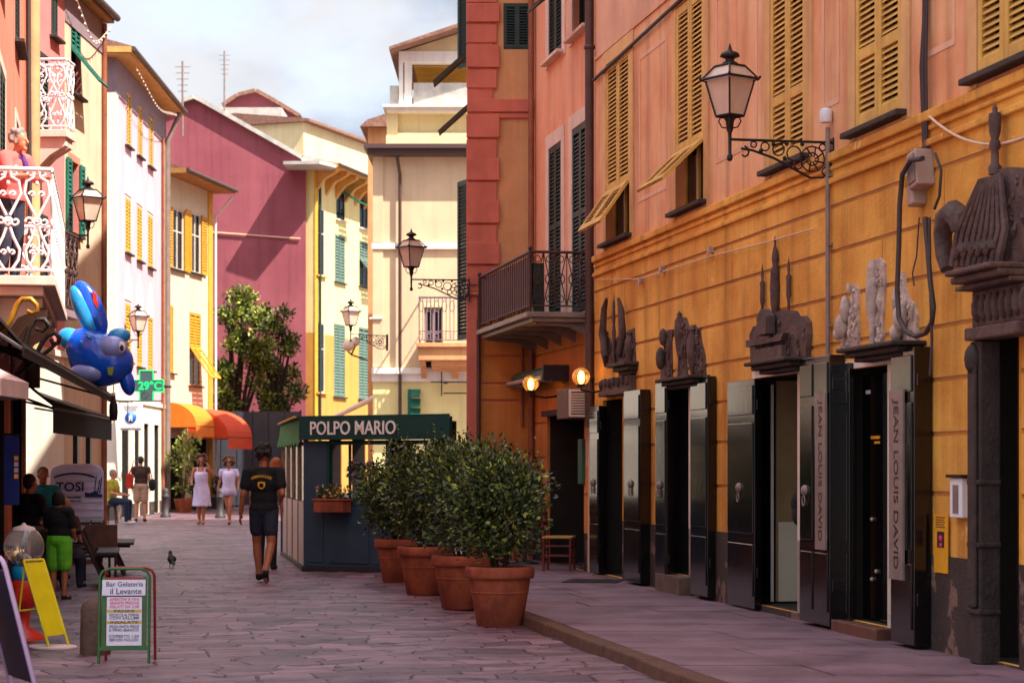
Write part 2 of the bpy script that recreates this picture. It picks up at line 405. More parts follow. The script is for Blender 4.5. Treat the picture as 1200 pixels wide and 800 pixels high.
        for r in rows:
            a, b, o = max(r[0], s.z0), min(r[1], H), -r[2]
            mb.quad((0, s.D, a), (0, o, a), (0, o, b), (0, s.D, b), r[3]); mb.quad((L, o, a), (L, s.D, a), (L, s.D, b), (L, o, b), r[3])
            mb.quad((L, s.D, a), (0, s.D, a), (0, s.D, b), (L, s.D, b), r[3])
        return mb.build('wall', mats, s.root)
    def part(s, mb, name, mats, bevel=0): return mb.build(name, mats, s.root, bevel)
    def flat_roof(s, m='roof_tile', ov=.5, t=.16, soff='eave_wood', gut=True, side=.2):
        mb = MB(); L = s.f.L
        mb.box(-side, L+side, -ov, s.D+.1, s.H+.002, s.H+t, 1)
        mb.add([(-side, -ov-.05, s.H+t), (L+side, -ov-.05, s.H+t), (L+side, s.D*.5, s.H+t+s.D*.16), (-side, s.D*.5, s.H+t+s.D*.16), (L+side, s.D+.1, s.H+t), (-side, s.D+.1, s.H+t)],
               [(0,1,2,3), (3,2,4,5), (0,3,5), (1,4,2)], 0)
        r = mb.build('roof', [m, soff], s.root)
        if gut:
            g = MB(); g.tube([(-side, -ov-.06, s.H+t*.6), (L+side, -ov-.06, s.H+t*.6)], .065, 8); g.build('gutter', 'gutter', r)
        return r

def leafquad(mb, c, d, w, l, m=0):
    d = d.normalized(); x = d.cross(Vector((rnd(-1,1), rnd(-1,1), rnd(-1,1)))); x.normalize(); n = x.cross(d)
    c = Vector(c); mb.add([c-d*l*.5, c+x*w*.5+n*l*.06, c+d*l*.5, c-x*w*.5+n*l*.06], [(0,1,2), (0,2,3)], m)

def foliage(mb, lobes, n, l, w, m=0, shell=.55, ms=None, up=.3, loose=0):
    """leaf-sized faces through the volume of several lobes (centre, radii)"""
    wt = [r[0]*r[1]*r[2] for c, r in lobes]
    for i in range(n):
        c, r = random.choices(lobes, wt)[0]
        d = Vector((random.gauss(0,1), random.gauss(0,1), random.gauss(0,1))).normalized()
        q = shell+(1-shell)*random.random()**.6
        if loose: q = random.random()**.55*(1+loose*abs(random.gauss(0, 1)))
        p = Vector((c[0]+d.x*r[0]*q, c[1]+d.y*r[1]*q, c[2]+d.z*r[2]*q))
        if noise.noise(p*2.6/max(.2, r[0])) < -.22 and random.random() < .8: continue
        k = m
        if ms: k = ms(p)
        s = rnd(.7, 1.25); leafquad(mb, p, d+Vector((rnd(-.9,.9), rnd(-.9,.9), rnd(-.6,.6)+up)), w*s, l*s, k)

# ---------------------------------------------------------------- people
def capsule(m, a, b, ra, rb, n=10, flat=False):
    a, b = Vector(a), Vector(b); L_ = (b-a).length
    if L_ < 1e-5: m.ball(a, ra, n); return
    z = (b-a)/L_; x = z.cross(Vector((0, 1, .01)) if abs(z.y) < .9 else Vector((1, 0, 0))).normalized(); y = z.cross(x)
    prof = []
    if not flat: prof += [(ra*sin(t), -ra*cos(t)) for t in (0, .5, 1.0)]
    prof += [(ra, 0), (rb, L_)]
    if not flat: prof += [(rb*cos(t), L_+rb*sin(t)) for t in (.55, 1.05, pi/2)]
    vs = [a+z*h+(x*cos(2*pi*j/n)+y*sin(2*pi*j/n))*r for r, h in prof for j in range(n)]; k = len(prof)
    fs = [(i*n+j, i*n+(j+1) % n, (i+1)*n+(j+1) % n, (i+1)*n+j) for i in range(k-1) for j in range(n)]
    m.add(vs, fs+[list(range(n))[::-1], list(range((k-1)*n, k*n))], 0, True)
def remesh(m, name, mats, parent, vox=.012, cuts=(), smooth=4, assign=None):
    o = m.build(name, mats, parent); r = o.modifiers.new('r', 'REMESH'); r.mode = 'VOXEL'; r.voxel_size = vox; r.use_smooth_shade = True
    if smooth: s = o.modifiers.new('s', 'SMOOTH'); s.iterations = smooth; s.factor = .5
    me = bpy.data.meshes.new_from_object(o.evaluated_get(bpy.context.evaluated_depsgraph_get())); o.modifiers.clear(); o.data = me
    bm = bmesh.new(); bm.from_mesh(me)
    for co_, no in cuts: bmesh.ops.bisect_plane(bm, geom=bm.verts[:]+bm.edges[:]+bm.faces[:], plane_co=co_, plane_no=no, clear_outer=True)
    for f in bm.faces:
        f.smooth = True; f.material_index = 0
        if assign: f.material_index = assign(f.calc_center_median())
    bm.to_mesh(me); bm.free(); me.materials.clear()
    for k in (mats if isinstance(mats, (list, tuple)) else [mats]): me.materials.append(M[k])
    return o
# ---------------------------------------------------------------- camera, light, sky
cam = bpy.data.cameras.new('camera'); co = bpy.data.objects.new('camera', cam); COL.objects.link(co)
co.location = (0, 0, CH); co.rotation_euler = (pi/2, 0, 0); cam.sensor_width = 36; cam.lens = 72; cam.shift_y = (HY-400)/1200; cam.clip_start = .5; cam.clip_end = 3000
cam.dof.use_dof = True; cam.dof.focus_distance = 21; cam.dof.aperture_fstop = 4.0
SC.camera = co
SUN_EL, SUN_DIR = radians(54), Vector((.84, -.54))
sl = bpy.data.lights.new('sun', 'SUN'); sl.energy = 3.2; sl.angle = radians(.5); sl.color = (1, .95, .87)
so = bpy.data.objects.new('sun', sl); COL.objects.link(so)
sv = Vector((SUN_DIR.x*cos(SUN_EL), SUN_DIR.y*cos(SUN_EL), sin(SUN_EL))); so.rotation_euler = sv.to_track_quat('Z', 'Y').to_euler(); so.location = (20, -10, 40)
w = bpy.data.worlds.new('World'); SC.world = w; w.use_nodes = True
nt = w.node_tree; N = nt.nodes; L = nt.links; bg = N['Background']
sk = N.new('ShaderNodeTexSky'); sk.sky_type = 'NISHITA'; sk.sun_disc = False; sk.sun_elevation = SUN_EL; sk.sun_rotation = atan2(SUN_DIR.x, SUN_DIR.y); sk.dust_density = 2.0
L.new(sk.outputs[0], bg.inputs[0]); bg.inputs[1].default_value = .12
tc = N.new('ShaderNodeTexCoord'); mp = N.new('ShaderNodeMapping'); mp.inputs['Scale'].default_value = (1, 1, 1.7); mp.inputs['Location'].default_value = (.62, .1, .33)
L.new(tc.outputs['Generated'], mp.inputs['Vector'])
n1 = N.new('ShaderNodeTexNoise'); n1.inputs['Scale'].default_value = 4.2; n1.inputs['Detail'].default_value = 8; n1.inputs['Roughness'].default_value = .52; L.new(mp.outputs[0], n1.inputs[0])
r1 = N.new('ShaderNodeMapRange'); r1.inputs[1].default_value = .42; r1.inputs[2].default_value = .60; r1.interpolation_type = 'SMOOTHSTEP'; L.new(n1.outputs[0], r1.inputs[0])
n2 = N.new('ShaderNodeTexNoise'); n2.inputs['Scale'].default_value = 7; n2.inputs['Detail'].default_value = 6; L.new(mp.outputs[0], n2.inputs[0])
cr = N.new('ShaderNodeMix'); cr.data_type = 'RGBA'; cr.inputs[6].default_value = (.17, .20, .27, 1); cr.inputs[7].default_value = (.56, .555, .57, 1); L.new(r1.outputs[0], cr.inputs[0])
b2 = N.new('ShaderNodeBackground'); L.new(cr.outputs[2], b2.inputs[0]); b2.inputs[1].default_value = .62
sx = N.new('ShaderNodeSeparateXYZ'); L.new(tc.outputs['Generated'], sx.inputs[0]); el_ = N.new('ShaderNodeMapRange'); el_.inputs[1].default_value = .22; el_.inputs[2].default_value = .75; el_.inputs[3].default_value = .45; el_.inputs[4].default_value = 1.55; L.new(sx.outputs[2], el_.inputs[0]); L.new(el_.outputs[0], b2.inputs[1])
ms = N.new('ShaderNodeMixShader'); rr = N.new('ShaderNodeMapRange'); rr.inputs[1].default_value = .3; rr.inputs[2].default_value = .5; rr.inputs[3].default_value = .55; rr.inputs[4].default_value = .95
L.new(n2.outputs[0], rr.inputs[0]); L.new(rr.outputs[0], ms.inputs[0]); L.new(bg.outputs[0], ms.inputs[1]); L.new(b2.outputs[0], ms.inputs[2]); L.new(ms.outputs[0], N['World Output'].inputs[0])
vs = SC.view_settings; vs.view_transform = 'Standard'; vs.look = 'None'; vs.exposure = 1.8; vs.gamma = 1; vs.use_curve_mapping = False
SC.cycles.max_bounces = 7; SC.cycles.diffuse_bounces = 4; SC.cycles.transmission_bounces = 6; SC.cycles.use_denoising = True; SC.cycles.sample_clamp_indirect = 6

# ---------------------------------------------------------------- ground, street, pavement
SL = -.19375                                    # the street leaves the eye towards the left
def lane(D, Y, z=0): return Vector((D+SL*Y, Y, z))
mb = MB(); mb.quad((-400, -60, -.035), (400, -60, -.035), (400, 900, -.035), (-400, 900, -.035))
MT('far_ground', C(128, 108, 104), .9, var=.3, vscale=.3)
kind(mb.build('ground', 'far_ground'), 'structure')

def street_mat():
    m = bpy.data.materials.new('street_slabs'); m.use_nodes = True; nt = m.node_tree; N = nt.nodes; L = nt.links; b = N['Principled BSDF']
    b.inputs['Roughness'].default_value = .46; b.inputs['Specular IOR Level'].default_value = .5
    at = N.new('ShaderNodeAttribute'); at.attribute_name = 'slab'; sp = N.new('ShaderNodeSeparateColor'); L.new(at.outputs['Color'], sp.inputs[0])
    tc = N.new('ShaderNodeTexCoord'); nz = N.new('ShaderNodeTexNoise'); nz.inputs['Scale'].default_value = 2.2; nz.inputs['Detail'].default_value = 8; nz.inputs['Roughness'].default_value = .65; L.new(tc.outputs['Object'], nz.inputs[0])
    def nd(t, **k):
        n = N.new(t)
        for a, v in k.items():
            if a.startswith('i'): n.inputs[int(a[1:])].default_value = v
            else: setattr(n, a, v)
        return n
    rot = nd('ShaderNodeMapping'); rot.inputs['Rotation'].default_value = (0, 0, -.185); L.new(tc.outputs['Object'], rot.inputs[0])
    wz = nd('ShaderNodeTexNoise'); wz.inputs['Scale'].default_value = 1.3; wz.inputs['Detail'].default_value = 3; L.new(tc.outputs['Object'], wz.inputs[0])
    sub = nd('ShaderNodeVectorMath', operation='MULTIPLY_ADD'); L.new(wz.outputs['Color'], sub.inputs[0]); sub.inputs[1].default_value = (.62, .50, 0); L.new(rot.outputs[0], sub.inputs[2])
    br = nd('ShaderNodeTexBrick'); br.offset = .43; br.squash = 1.25; br.squash_frequency = 3; L.new(sub.outputs[0], br.inputs['Vector'])
    br.inputs['Color1'].default_value = C(84, 61, 69); br.inputs['Color2'].default_value = C(138, 106, 115); br.inputs['Mortar'].default_value = C(60, 43, 49)
    br.inputs['Scale'].default_value = 1; br.inputs['Mortar Size'].default_value = .013; br.inputs['Mortar Smooth'].default_value = .6; br.inputs['Bias'].default_value = .0; br.inputs['Brick Width'].default_value = .46; br.inputs['Row Height'].default_value = .255
    x = nd('ShaderNodeMix', data_type='RGBA', blend_type='OVERLAY'); x.inputs[0].default_value = .75; L.new(br.outputs['Color'], x.inputs[6])
    gr = nd('ShaderNodeValToRGB'); gr.color_ramp.elements[0].position = .3; gr.color_ramp.elements[0].color = (.28, .25, .25, 1); gr.color_ramp.elements[1].position = .72; gr.color_ramp.elements[1].color = (.72, .70, .70, 1); L.new(nz.outputs[0], gr.inputs[0]); L.new(gr.outputs[0], x.inputs[7])
    y = nd('ShaderNodeMix', data_type='RGBA'); L.new(x.outputs[2], y.inputs[6]); y.inputs[7].default_value = C(34, 22, 26); L.new(sp.outputs[0], y.inputs[0])  # painted streak shade blended into the stone colour
    L.new(y.outputs[2], b.inputs['Base Color'])
    n2 = nd('ShaderNodeTexNoise'); n2.inputs['Scale'].default_value = 4.5; n2.inputs['Detail'].default_value = 8; n2.inputs['Roughness'].default_value = .66; m3 = nd('ShaderNodeMapping'); m3.inputs['Scale'].default_value = (.6, 1.9, 1); L.new(rot.outputs[0], m3.inputs[0]); L.new(m3.outputs[0], n2.inputs[0])
    hh = nd('ShaderNodeMath', operation='MULTIPLY_ADD'); L.new(br.outputs['Fac'], hh.inputs[0]); hh.inputs[1].default_value = -.55; L.new(n2.outputs[0], hh.inputs[2])
    bp = nd('ShaderNodeBump'); bp.inputs['Strength'].default_value = .8; bp.inputs['Distance'].default_value = .05; L.new(hh.outputs[0], bp.inputs['Height']); L.new(bp.outputs[0], b.inputs['Normal'])
    M['street_slabs'] = m
street_mat()
def hsh(i, j): 
    q = sin(i*127.1+j*311.7)*43758.5453; return q-floor(q)
def street():
    RW = .92
    ys = [9.0]
    while ys[-1] < 82: ys.append(ys[-1]*(1.0024 if ys[-1] < 30 else 1.005))
    bs = []; b = -13.0
    while b < 6.5: bs.append(b); b += .12 if b > -5 else .22
    vs, cs, fs = [], [], []
    for Y in ys:
        for b in bs:
            x = b+SL*Y; a = Y-.19*b*.95
            z = noise.noise((b*.35, a*.3, 2))*.022+noise.noise((b*.9, a*2.1, 1))*.020+noise.noise((b*1.7, a*5.2, 6))*.009
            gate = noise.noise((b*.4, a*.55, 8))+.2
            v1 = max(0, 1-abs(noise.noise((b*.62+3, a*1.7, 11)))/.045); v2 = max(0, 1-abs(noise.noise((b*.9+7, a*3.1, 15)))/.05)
            lee_shade = min(1, v1*max(0, min(1, gate*4.5)) + .7*v2*max(0, min(1, (.22-gate)*2.5)))  # dark streaks: lee-side shade of the ripples, painted along the dips
            z -= .03*lee_shade; h1 = .5; tool = 0
            vs.append((x, Y, z))
            cs.append((lee_shade, min(1, max(0, .5+(h1-.5)*.5+tool*.5)), 0, 1))
    n = len(bs)
    for i in range(len(ys)-1):
        for k in range(n-1): fs.append((i*n+k, i*n+k+1, (i+1)*n+k+1, (i+1)*n+k))
    me = bpy.data.meshes.new('street'); me.from_pydata(vs, [], fs); me.materials.append(M['street_slabs'])
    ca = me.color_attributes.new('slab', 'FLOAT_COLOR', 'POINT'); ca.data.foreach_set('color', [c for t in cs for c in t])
    me.polygons.foreach_set('use_smooth', [True]*len(fs)); me.update()
    o = bpy.data.objects.new('street', me); COL.objects.link(o); kind(o, 'structure')
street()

MT('pavement', C(130, 100, 108), .6, col2=C(96, 70, 78), patch=.62, patchcol=C(84, 62, 68), vscale=1.4, bump=.35, bscale=30, streak=0)
MT('kerb_stone', C(96, 62, 44), .85, var=.3, vscale=5, bump=.5)
def pavement():
    D0, D1 = 3.79, 6.6; mb = MB(); kb = MB(); zt = .10
    Y = 8.0
    while Y < 30.4:
        st = rnd(.62, .8); y1 = min(30.45, Y+st); b = D0+.16
        while b < D1:
            b1 = min(D1, b+rnd(.7, 1.3)); g = .004; dz = rnd(-.003, .003)
            p = [lane(b+g, Y+g, zt+dz), lane(b1-g, Y+g, zt+dz+rnd(-.002, .002)), lane(b1-g, y1-g, zt+dz), lane(b+g, y1-g, zt+dz+rnd(-.002, .002))]
            mb.add(p+[q-Vector((0, 0, .08)) for q in p], [(0,1,2,3), (0,4,5,1), (1,5,6,2), (2,6,7,3), (3,7,4,0)]); b = b1
        Y = y1
    a = [lane(D0+.1, 8, zt-.012), lane(D1, 8, zt-.012), lane(D1, 30.45, zt-.012), lane(D0+.1, 30.45, zt-.012)]
    mb.quad(*a)
    kind(mb.build('pavement', 'pavement'), 'structure')
    Y = 8.0
    while Y < 30.4:
        y1 = min(30.45, Y+rnd(.8, 1.2)); dz = rnd(-.006, .004); e = rnd(-.012, .012)
        p = [lane(D0+e, Y+.006), lane(D0+.155, Y+.006), lane(D0+.155, y1-.006), lane(D0+e, y1-.006)]
        kb.add([q+Vector((0, 0, -.03)) for q in p]+[q+Vector((.01 if i in (0, 3) else 0, 0, zt+dz)) for i, q in enumerate(p)], [(0,3,2,1),(4,5,6,7),(0,1,5,4),(1,2,6,5),(2,3,7,6),(3,0,4,7)]); Y = y1
    kind(kb.build('kerb', 'kerb_stone', bevel=.015), 'structure')
pavement()

# ---------------------------------------------------------------- right-hand street front
D_R = 6.23
RA, RB = lane(D_R, 26.55), lane(D_R, 7.5)
HR = 14.4
R1 = Bld('palazzo', 'long orange and salmon palazzo with ochre louvred shutters above dark shop doors', RA, RB, HR, 9)
F = R1.f
ZB = 4.25
def wr(px0, px1, **k):
    u0, u1 = F.u(px0), F.u(px1); return R1.win(u0, u1, 4.30, 6.56, **k)
okw = dict(shut='ochre_shutter', frame='ochre_shutter', sill='slate_dark', sur='tan_surround', sw=.17, pitch=.052, st=.07, silld=.11)
WPX = [(711.5, 739), (793.5, 826), (904, 945.5), (1004, 1058.5), (1147, 1212)]
wr(*WPX[0], style='flap', flap=4.93, fa=35, **okw); wr(*WPX[1], style='flap', flap=4.93, fa=46, **okw)
for p in WPX[2:]: wr(*p, style='closed', mid=4.92, **okw)
# shop doorways: (left px, right px, head z, foot z)
DOORS = [(709, 732, 2.32, .12), (785, 810, 2.35, .30), (887, 938, 2.34, .16), (997, 1044, 2.31, .20), (1152, 1199, 2.40, .12)]
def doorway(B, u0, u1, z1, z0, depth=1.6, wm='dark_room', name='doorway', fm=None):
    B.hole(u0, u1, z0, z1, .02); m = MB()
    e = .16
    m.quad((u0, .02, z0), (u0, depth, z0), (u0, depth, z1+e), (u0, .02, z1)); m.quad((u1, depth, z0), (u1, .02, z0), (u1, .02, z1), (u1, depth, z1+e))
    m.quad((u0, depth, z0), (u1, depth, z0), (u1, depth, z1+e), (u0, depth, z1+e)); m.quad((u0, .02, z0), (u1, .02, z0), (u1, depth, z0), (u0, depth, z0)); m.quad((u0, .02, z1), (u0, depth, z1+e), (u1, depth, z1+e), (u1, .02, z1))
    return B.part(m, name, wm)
du = [(F.u(a), F.u(b), z1, z0) for a, b, z1, z0 in DOORS]
dw = []
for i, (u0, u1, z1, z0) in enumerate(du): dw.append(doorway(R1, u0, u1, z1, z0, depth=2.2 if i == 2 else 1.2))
# things just inside the doorways
u0, u1, z1, z0 = du[2]
m = MB(); m.box(u0+.004, u0+.02, .19, .60, z0+.02, z1-.02); m.build('inner_wall', 'beige_room', dw[2])
m = MB(); m.box(u0+.004, u0+.05, .03, .12, z0+.02, z1-.06); m.build('inner_door', 'dark_glass', dw[2])
m = MB(); m.box(u0+.004, u0+.06, .125, .15, z0+.02, z1-.06); m.build('door_post', 'white_frame', dw[2])
m = MB(); m.box(u0+.022, u0+.03, .21, .6, z0+.02, .95); m.build('low_cabinet', 'l_beige', dw[2])
u0, u1, z1, z0 = du[3]
m = MB(); m.box(u0+.02, u1-.09, .10, .13, z0+.02, z1-.05); m.build('glass_door', 'dark_glass', dw[3])
for k, zz in enumerate((1.05, .55, .62)):
    m = MB(); m.ball((u0+.26+.1*(k == 2), .09, zz), .018, 8); m.build('door_knob', 'box_grey', dw[3])
m = MB(); m.box(u0+.22, u0+.42, .094, .099, 1.72, 1.745); m.box(u0+.30, u0+.42, .094, .099, 1.68, 1.70); m.build('sticker', 'poster_yellow', dw[3])
m = MB()
for i in range(2): m.box(u0+.10+.06*i, u0+.14+.06*i, .094, .099, 2.10, 2.13)
m.build('sticker', 'paper_white', dw[3])
u0, u1, z1, z0 = du[4]
m = MB(); m.box(u0+.02, u1-.02, .25, .31, z0+.02, z1-.04)
for r in range(5):
    for c in range(2): a = u0+.07+c*(u1-u0-.1)/2; m.box(a, a+(u1-u0)/2-.09, .225, .25, z0+.12+r*.44, z0+.12+r*.44+.36)
m.build('old_door', 'wood_dark', dw[4], bevel=.01)
for i, (a, b) in {1: (.02, .30), 0: (.02, .12), 3: (.06, .20)}.items():
    u0, u1, z1, z0 = du[i]
    m = MB(); m.box(u0-.05, u1+.08, -.16, .3, .05, z0-.004); R1.part(m, 'doorstep', 'wood_mid' if i == 3 else 'stone_bollard', .01)
for i in (1, 2, 3):
    u0, u1, z1, z0 = du[i]
    m = MB(); m.box(u0-.06, u1+.06, -.03, .016, z1+.002, z1+.07); m.box(u1+.002, u1+.075, -.03, .016, z0, z1); R1.part(m, 'door_frame', 'white_frame')

def shopshutter(B, px0, px1, zt, zb, out=.15, leaves=1, plaque=None, knob=True, ring=False):
    a, b = B.f.u(px0, out), B.f.u(px1, out); m = MB(); t = out-.03
    m.box(a, b, -out, -.025, zb, zt); wd = (b-a)/leaves
    for k in range(leaves):
        x0, x1 = a+k*wd+.035, a+(k+1)*wd-.035
        for z0, z1 in ((zb+.12, zb+.62), (zb+.72, zt-.42), (zt-.34, zt-.06)): 
            m.box(x0, x1, -out-.012, -out+.004, z0, z1)
    for z in (zb+.3, zt-.3): m.box(b-.006, b+.012, -out+.02, -.05, z, z+.1)
    o = B.part(m, 'shop_shutter', 'black_shutter', .006)
    if knob:
        for k in range(leaves):
            g = MB(); x = a+(k+.5)*wd; g.M = T(x, -out-.018, 1.28) @ RX(pi/2); g.lathe([(.0, .03), (.03, .028), (.045, .015), (.05, .0), (.05, -.01)], n=14); 
            g.M = None; g.tube([(x+.035*cos(q), -out-.03, 1.19+.045*sin(q)) for q in [2*pi*i/12 for i in range(12)]], .007, 6, closed=True)
            g.build('door_knocker', 'pipe_grey', o); break
    if plaque:
        tx, z0, z1, x0, x1 = plaque; g = MB(); g.box(x0, x1, -out-.03, -out-.013, z0, z1)
        sz = (x1-x0)*.46
        X = T((x0+x1)/2, -out-.0305, (z0+z1)/2) @ RX(pi/2) @ RZ(-pi/2)
        vs, fs = text_geo(tx, .006); wdt = max(v[0] for v in vs)-min(v[0] for v in vs); k = min(sz*1.25, (z1-z0)*.9/wdt)
        X = X @ Matrix.Diagonal((1.0, sz/k*1.0, 1, 1)); g.text(tx, k, X, 1, .004, .006)
        g.build('name_plaque', ['pipe_grey', 'face_dark'], o)
    return o
zt = 2.32
shopshutter(R1, 691, 701.5, 2.25, .14, .13)
shopshutter(R1, 731, 750, 2.38, .13, .15)
shopshutter(R1, 768, 781, 2.42, .12, .14)
shopshutter(R1, 809, 829, 2.42, .14, .12, knob=False)
shopshutter(R1, 852.5, 884, 2.33, .12, .10)
a, b = F.u(957, .16), F.u(971, .16)
shopshutter(R1, 937, 972, 2.44, .13, .16, 2, (('JEAN LOUIS DAVID'), .78, 2.12, a+.04, b-.0))
a, b = F.u(1046, .17), F.u(1062, .17)
shopshutter(R1, 1044, 1071, 2.40, .13, .17, 1, (('JEAN LOUIS DAVID'), .62, 2.08, a, b), knob=False)
shopshutter(R1, 981, 995, 2.36, .13, .07, knob=False)
# stone shelves over the doors
def shelf(px0, px1, zc, out=.28, th=.1, name='door_hood', mt='slate_dark'):
    a, b = F.u(px0, out), F.u(px1); m = MB()
    m.box(a, b, -out, -.002, zc, zc+th*.45); m.box(a+.05, b-.05, -out+.06, -.003, zc-th*.55, zc-.002); m.box(a+.1, b-.1, -out+.12, -.004, zc-th, zc-th*.55-.002)
    return R1.part(m, name, mt, .012)
sh1 = shelf(711, 750, 2.69, .2, .1); shelf(767, 834, 2.41, .26, .08); shelf(871, 957, 2.43, .30, .08); shelf(979, 1088, 2.42, .30, .08)
# carved friezes and finials, each traced then carved in relief
def carve(name, pts, th, mt, extra=None, off=0.0, bevel=.02):
    m = CM(); q = [F.hit(x, y, th*.5) for x, y in pts]
    m.prism([(u, z) for u, z in q], -th-off, -.004-off)
    if extra: extra(m)
    R_ = random.Random(len(pts)*7+int(pts[0][0])); lo, hi = [min(p[k] for p in q) for k in (0, 1)], [max(p[k] for p in q) for k in (0, 1)]
    def inside(u, z):
        c_ = False
        for (a, b), (c, d) in zip(q, q[1:]+q[:1]):
            if (b > z) != (d > z) and u < (c-a)*(z-b)/(d-b)+a: c_ = not c_
        return c_
    n_ = 0
    for _ in range(400):
        u, z = R_.uniform(lo[0], hi[0]), R_.uniform(lo[1], hi[1]); r = R_.uniform(.022, .05)
        if n_ < 26 and inside(u-r, z) and inside(u+r, z) and inside(u, z+r) and inside(u, z-r):
            n_ += 1; a0 = R_.uniform(0, 6.28); y = -th-off-.002
            if R_.random() < .55: m.tube(spiral((u, y, z), r, r*.3, a0, a0+R_.choice((-1, 1))*4.6, 9), [.016-.0008*k for k in range(10)], 6)
            else: m.tube([(u-r*.5*cos(a0), y, z-r*1.4), (u+r*.3, y-.012, z), (u-r*.2*sin(a0), y, z+r*1.5)], [.01, .02, .006], 6)
    return R1.part(m, name, mt, .014)
def hl(m, px, y0, y1, prof, out=.06, mi=0, sy=.8):
    """a turned finial standing on the wall between two photo heights; prof = (radius m, 0..1)"""
    u, z0 = F.hit(px, y0); z1 = F.z(px, y1)
    m.lathe([(r*.58, z0+(z1-z0)*t) for r, t in prof], (u, -out*.8, 0), 10, mi, True, sy=sy)
FIN = [(.03, 0), (.055, .06), (.03, .12), (.045, .3), (.06, .45), (.03, .55), (.045, .62), (.03, .74), (.04, .8), (.012, .9), (0, 1)]
BAL = [(.02, 0), (.04, .08), (.10, .3), (.13, .5), (.12, .7), (.06, .86), (.09, .9), (.05, .97), (0, 1)]
# trophy over the hairdresser door
def ex(m):
    hl(m, 914, 388, 276, [(.05, 0), (.035, .1), (.09, .28), (.105, .45), (.09, .6), (.10, .63), (.05, .68), (.07, .76), (.05, .84), (.02, .9), (.025, .95), (0, 1)])
    for x, y0, y1 in ((899, 386, 308), (930, 380, 300)): hl(m, x, y0, y1, [(.05, 0), (.025, .2), (.03, .35), (.05, .42), (.045, .62), (.055, .7), (.02, .74), (.035, .82), (0, 1)])
    q = [F.hit(x, y) for x, y in ((909, 394), (909, 372), (914, 362), (920, 370), (920, 391))]; m.prism(q, -.19, -.1)
    q = [F.hit(x, y) for x, y in ((893, 399), (893, 407), (935, 399), (938, 390), (929, 392), (926, 396))]; m.prism(q, -.165, -.1)
    q = [F.hit(x, y) for x, y in ((902, 430), (902, 410), (934, 404), (934, 425))]; m.prism(q, -.15, -.1)
carve('stone_trophy', [(884, 434), (882, 392), (886, 383), (893, 380), (897, 369), (906, 369), (910, 365), (918, 365), (923, 363), (932, 364), (937, 372), (944, 370), (949, 377), (950, 392), (947, 429)], .07, 'slate', ex)
# three pale carvings over the next door
def ex(m):
    u, z = F.hit(998, 382); m.ball((u, -.09, z), (.09, .08, .14), 10); u, z = F.hit(1001, 362); m.ball((u, -.08, z), (.055, .06, .16), 10); u, z = F.hit(995, 392); m.ball((u, -.1, z), (.055, .06, .07), 8)
    u, z = F.hit(1004, 338); m.ball((u, -.07, z), (.03, .03, .07), 8)
carve('stone_carving', [(987, 415), (988, 398), (990, 385), (993, 372), (998, 360), (1000, 345), (1002, 332), (1007, 338), (1007, 370), (1008, 390), (1006, 413)], .04, 'stone_white', ex)
def ex(m): hl(m, 1030, 412, 305, [(.09, 0), (.06, .06), (.05, .2), (.06, .28), (.11, .45), (.12, .62), (.11, .78), (.09, .88), (.10, .92), (.04, .98), (0, 1)], .07)
carve('stone_carving', [(1021, 408), (1024, 395), (1024, 385), (1020, 350), (1020, 308), (1026, 304), (1033, 302), (1038, 308), (1039, 330), (1037, 365), (1036, 385), (1037, 405)], .035, 'stone_white', ex)
def ex(m):
    u, z = F.hit(1068, 372); m.ball((u, -.09, z), (.09, .08, .15), 10); u, z = F.hit(1060, 352); m.ball((u, -.07, z), (.045, .05, .15), 8); u, z = F.hit(1064, 390); m.ball((u, -.1, z), (.1, .07, .1), 8)
carve('stone_carving', [(1054, 404), (1055, 380), (1056, 350), (1054, 320), (1060, 318), (1062, 335), (1066, 350), (1072, 355), (1076, 368), (1076, 385), (1078, 398)], .04, 'stone_white', ex)
# three dark figures over the narrow door
def ex(m):
    u, z = F.hit(782, 420); m.ball((u, -.08, z), (.09, .07, .18), 10); u, z = F.hit(785, 395); m.ball((u, -.08, z), (.08, .06, .14), 8)
carve('stone_carving', [(775, 449), (776, 425), (780, 410), (780, 388), (786, 386), (790, 386), (788, 400), (789, 447)], .03, 'slate', ex)
def ex(m): hl(m, 801, 445, 364, [(.06, 0), (.04, .1), (.035, .3), (.08, .45), (.12, .66), (.11, .85), (.05, .92), (.06, .95), (0, 1)], .06)
carve('stone_carving', [(797, 444), (799, 420), (795, 405), (794, 385), (798, 372), (804, 372), (808, 385), (806, 405), (804, 420), (806, 442)], .05, 'slate', ex)
def ex(m): hl(m, 817, 442, 380, BAL, .07); hl(m, 822, 404, 382, FIN, .06)
carve('stone_carving', [(812, 442), (813, 415), (815, 400), (812, 382), (816, 380), (818, 392), (821, 384), (823, 400), (827, 415), (828, 440)], .03, 'slate', ex)
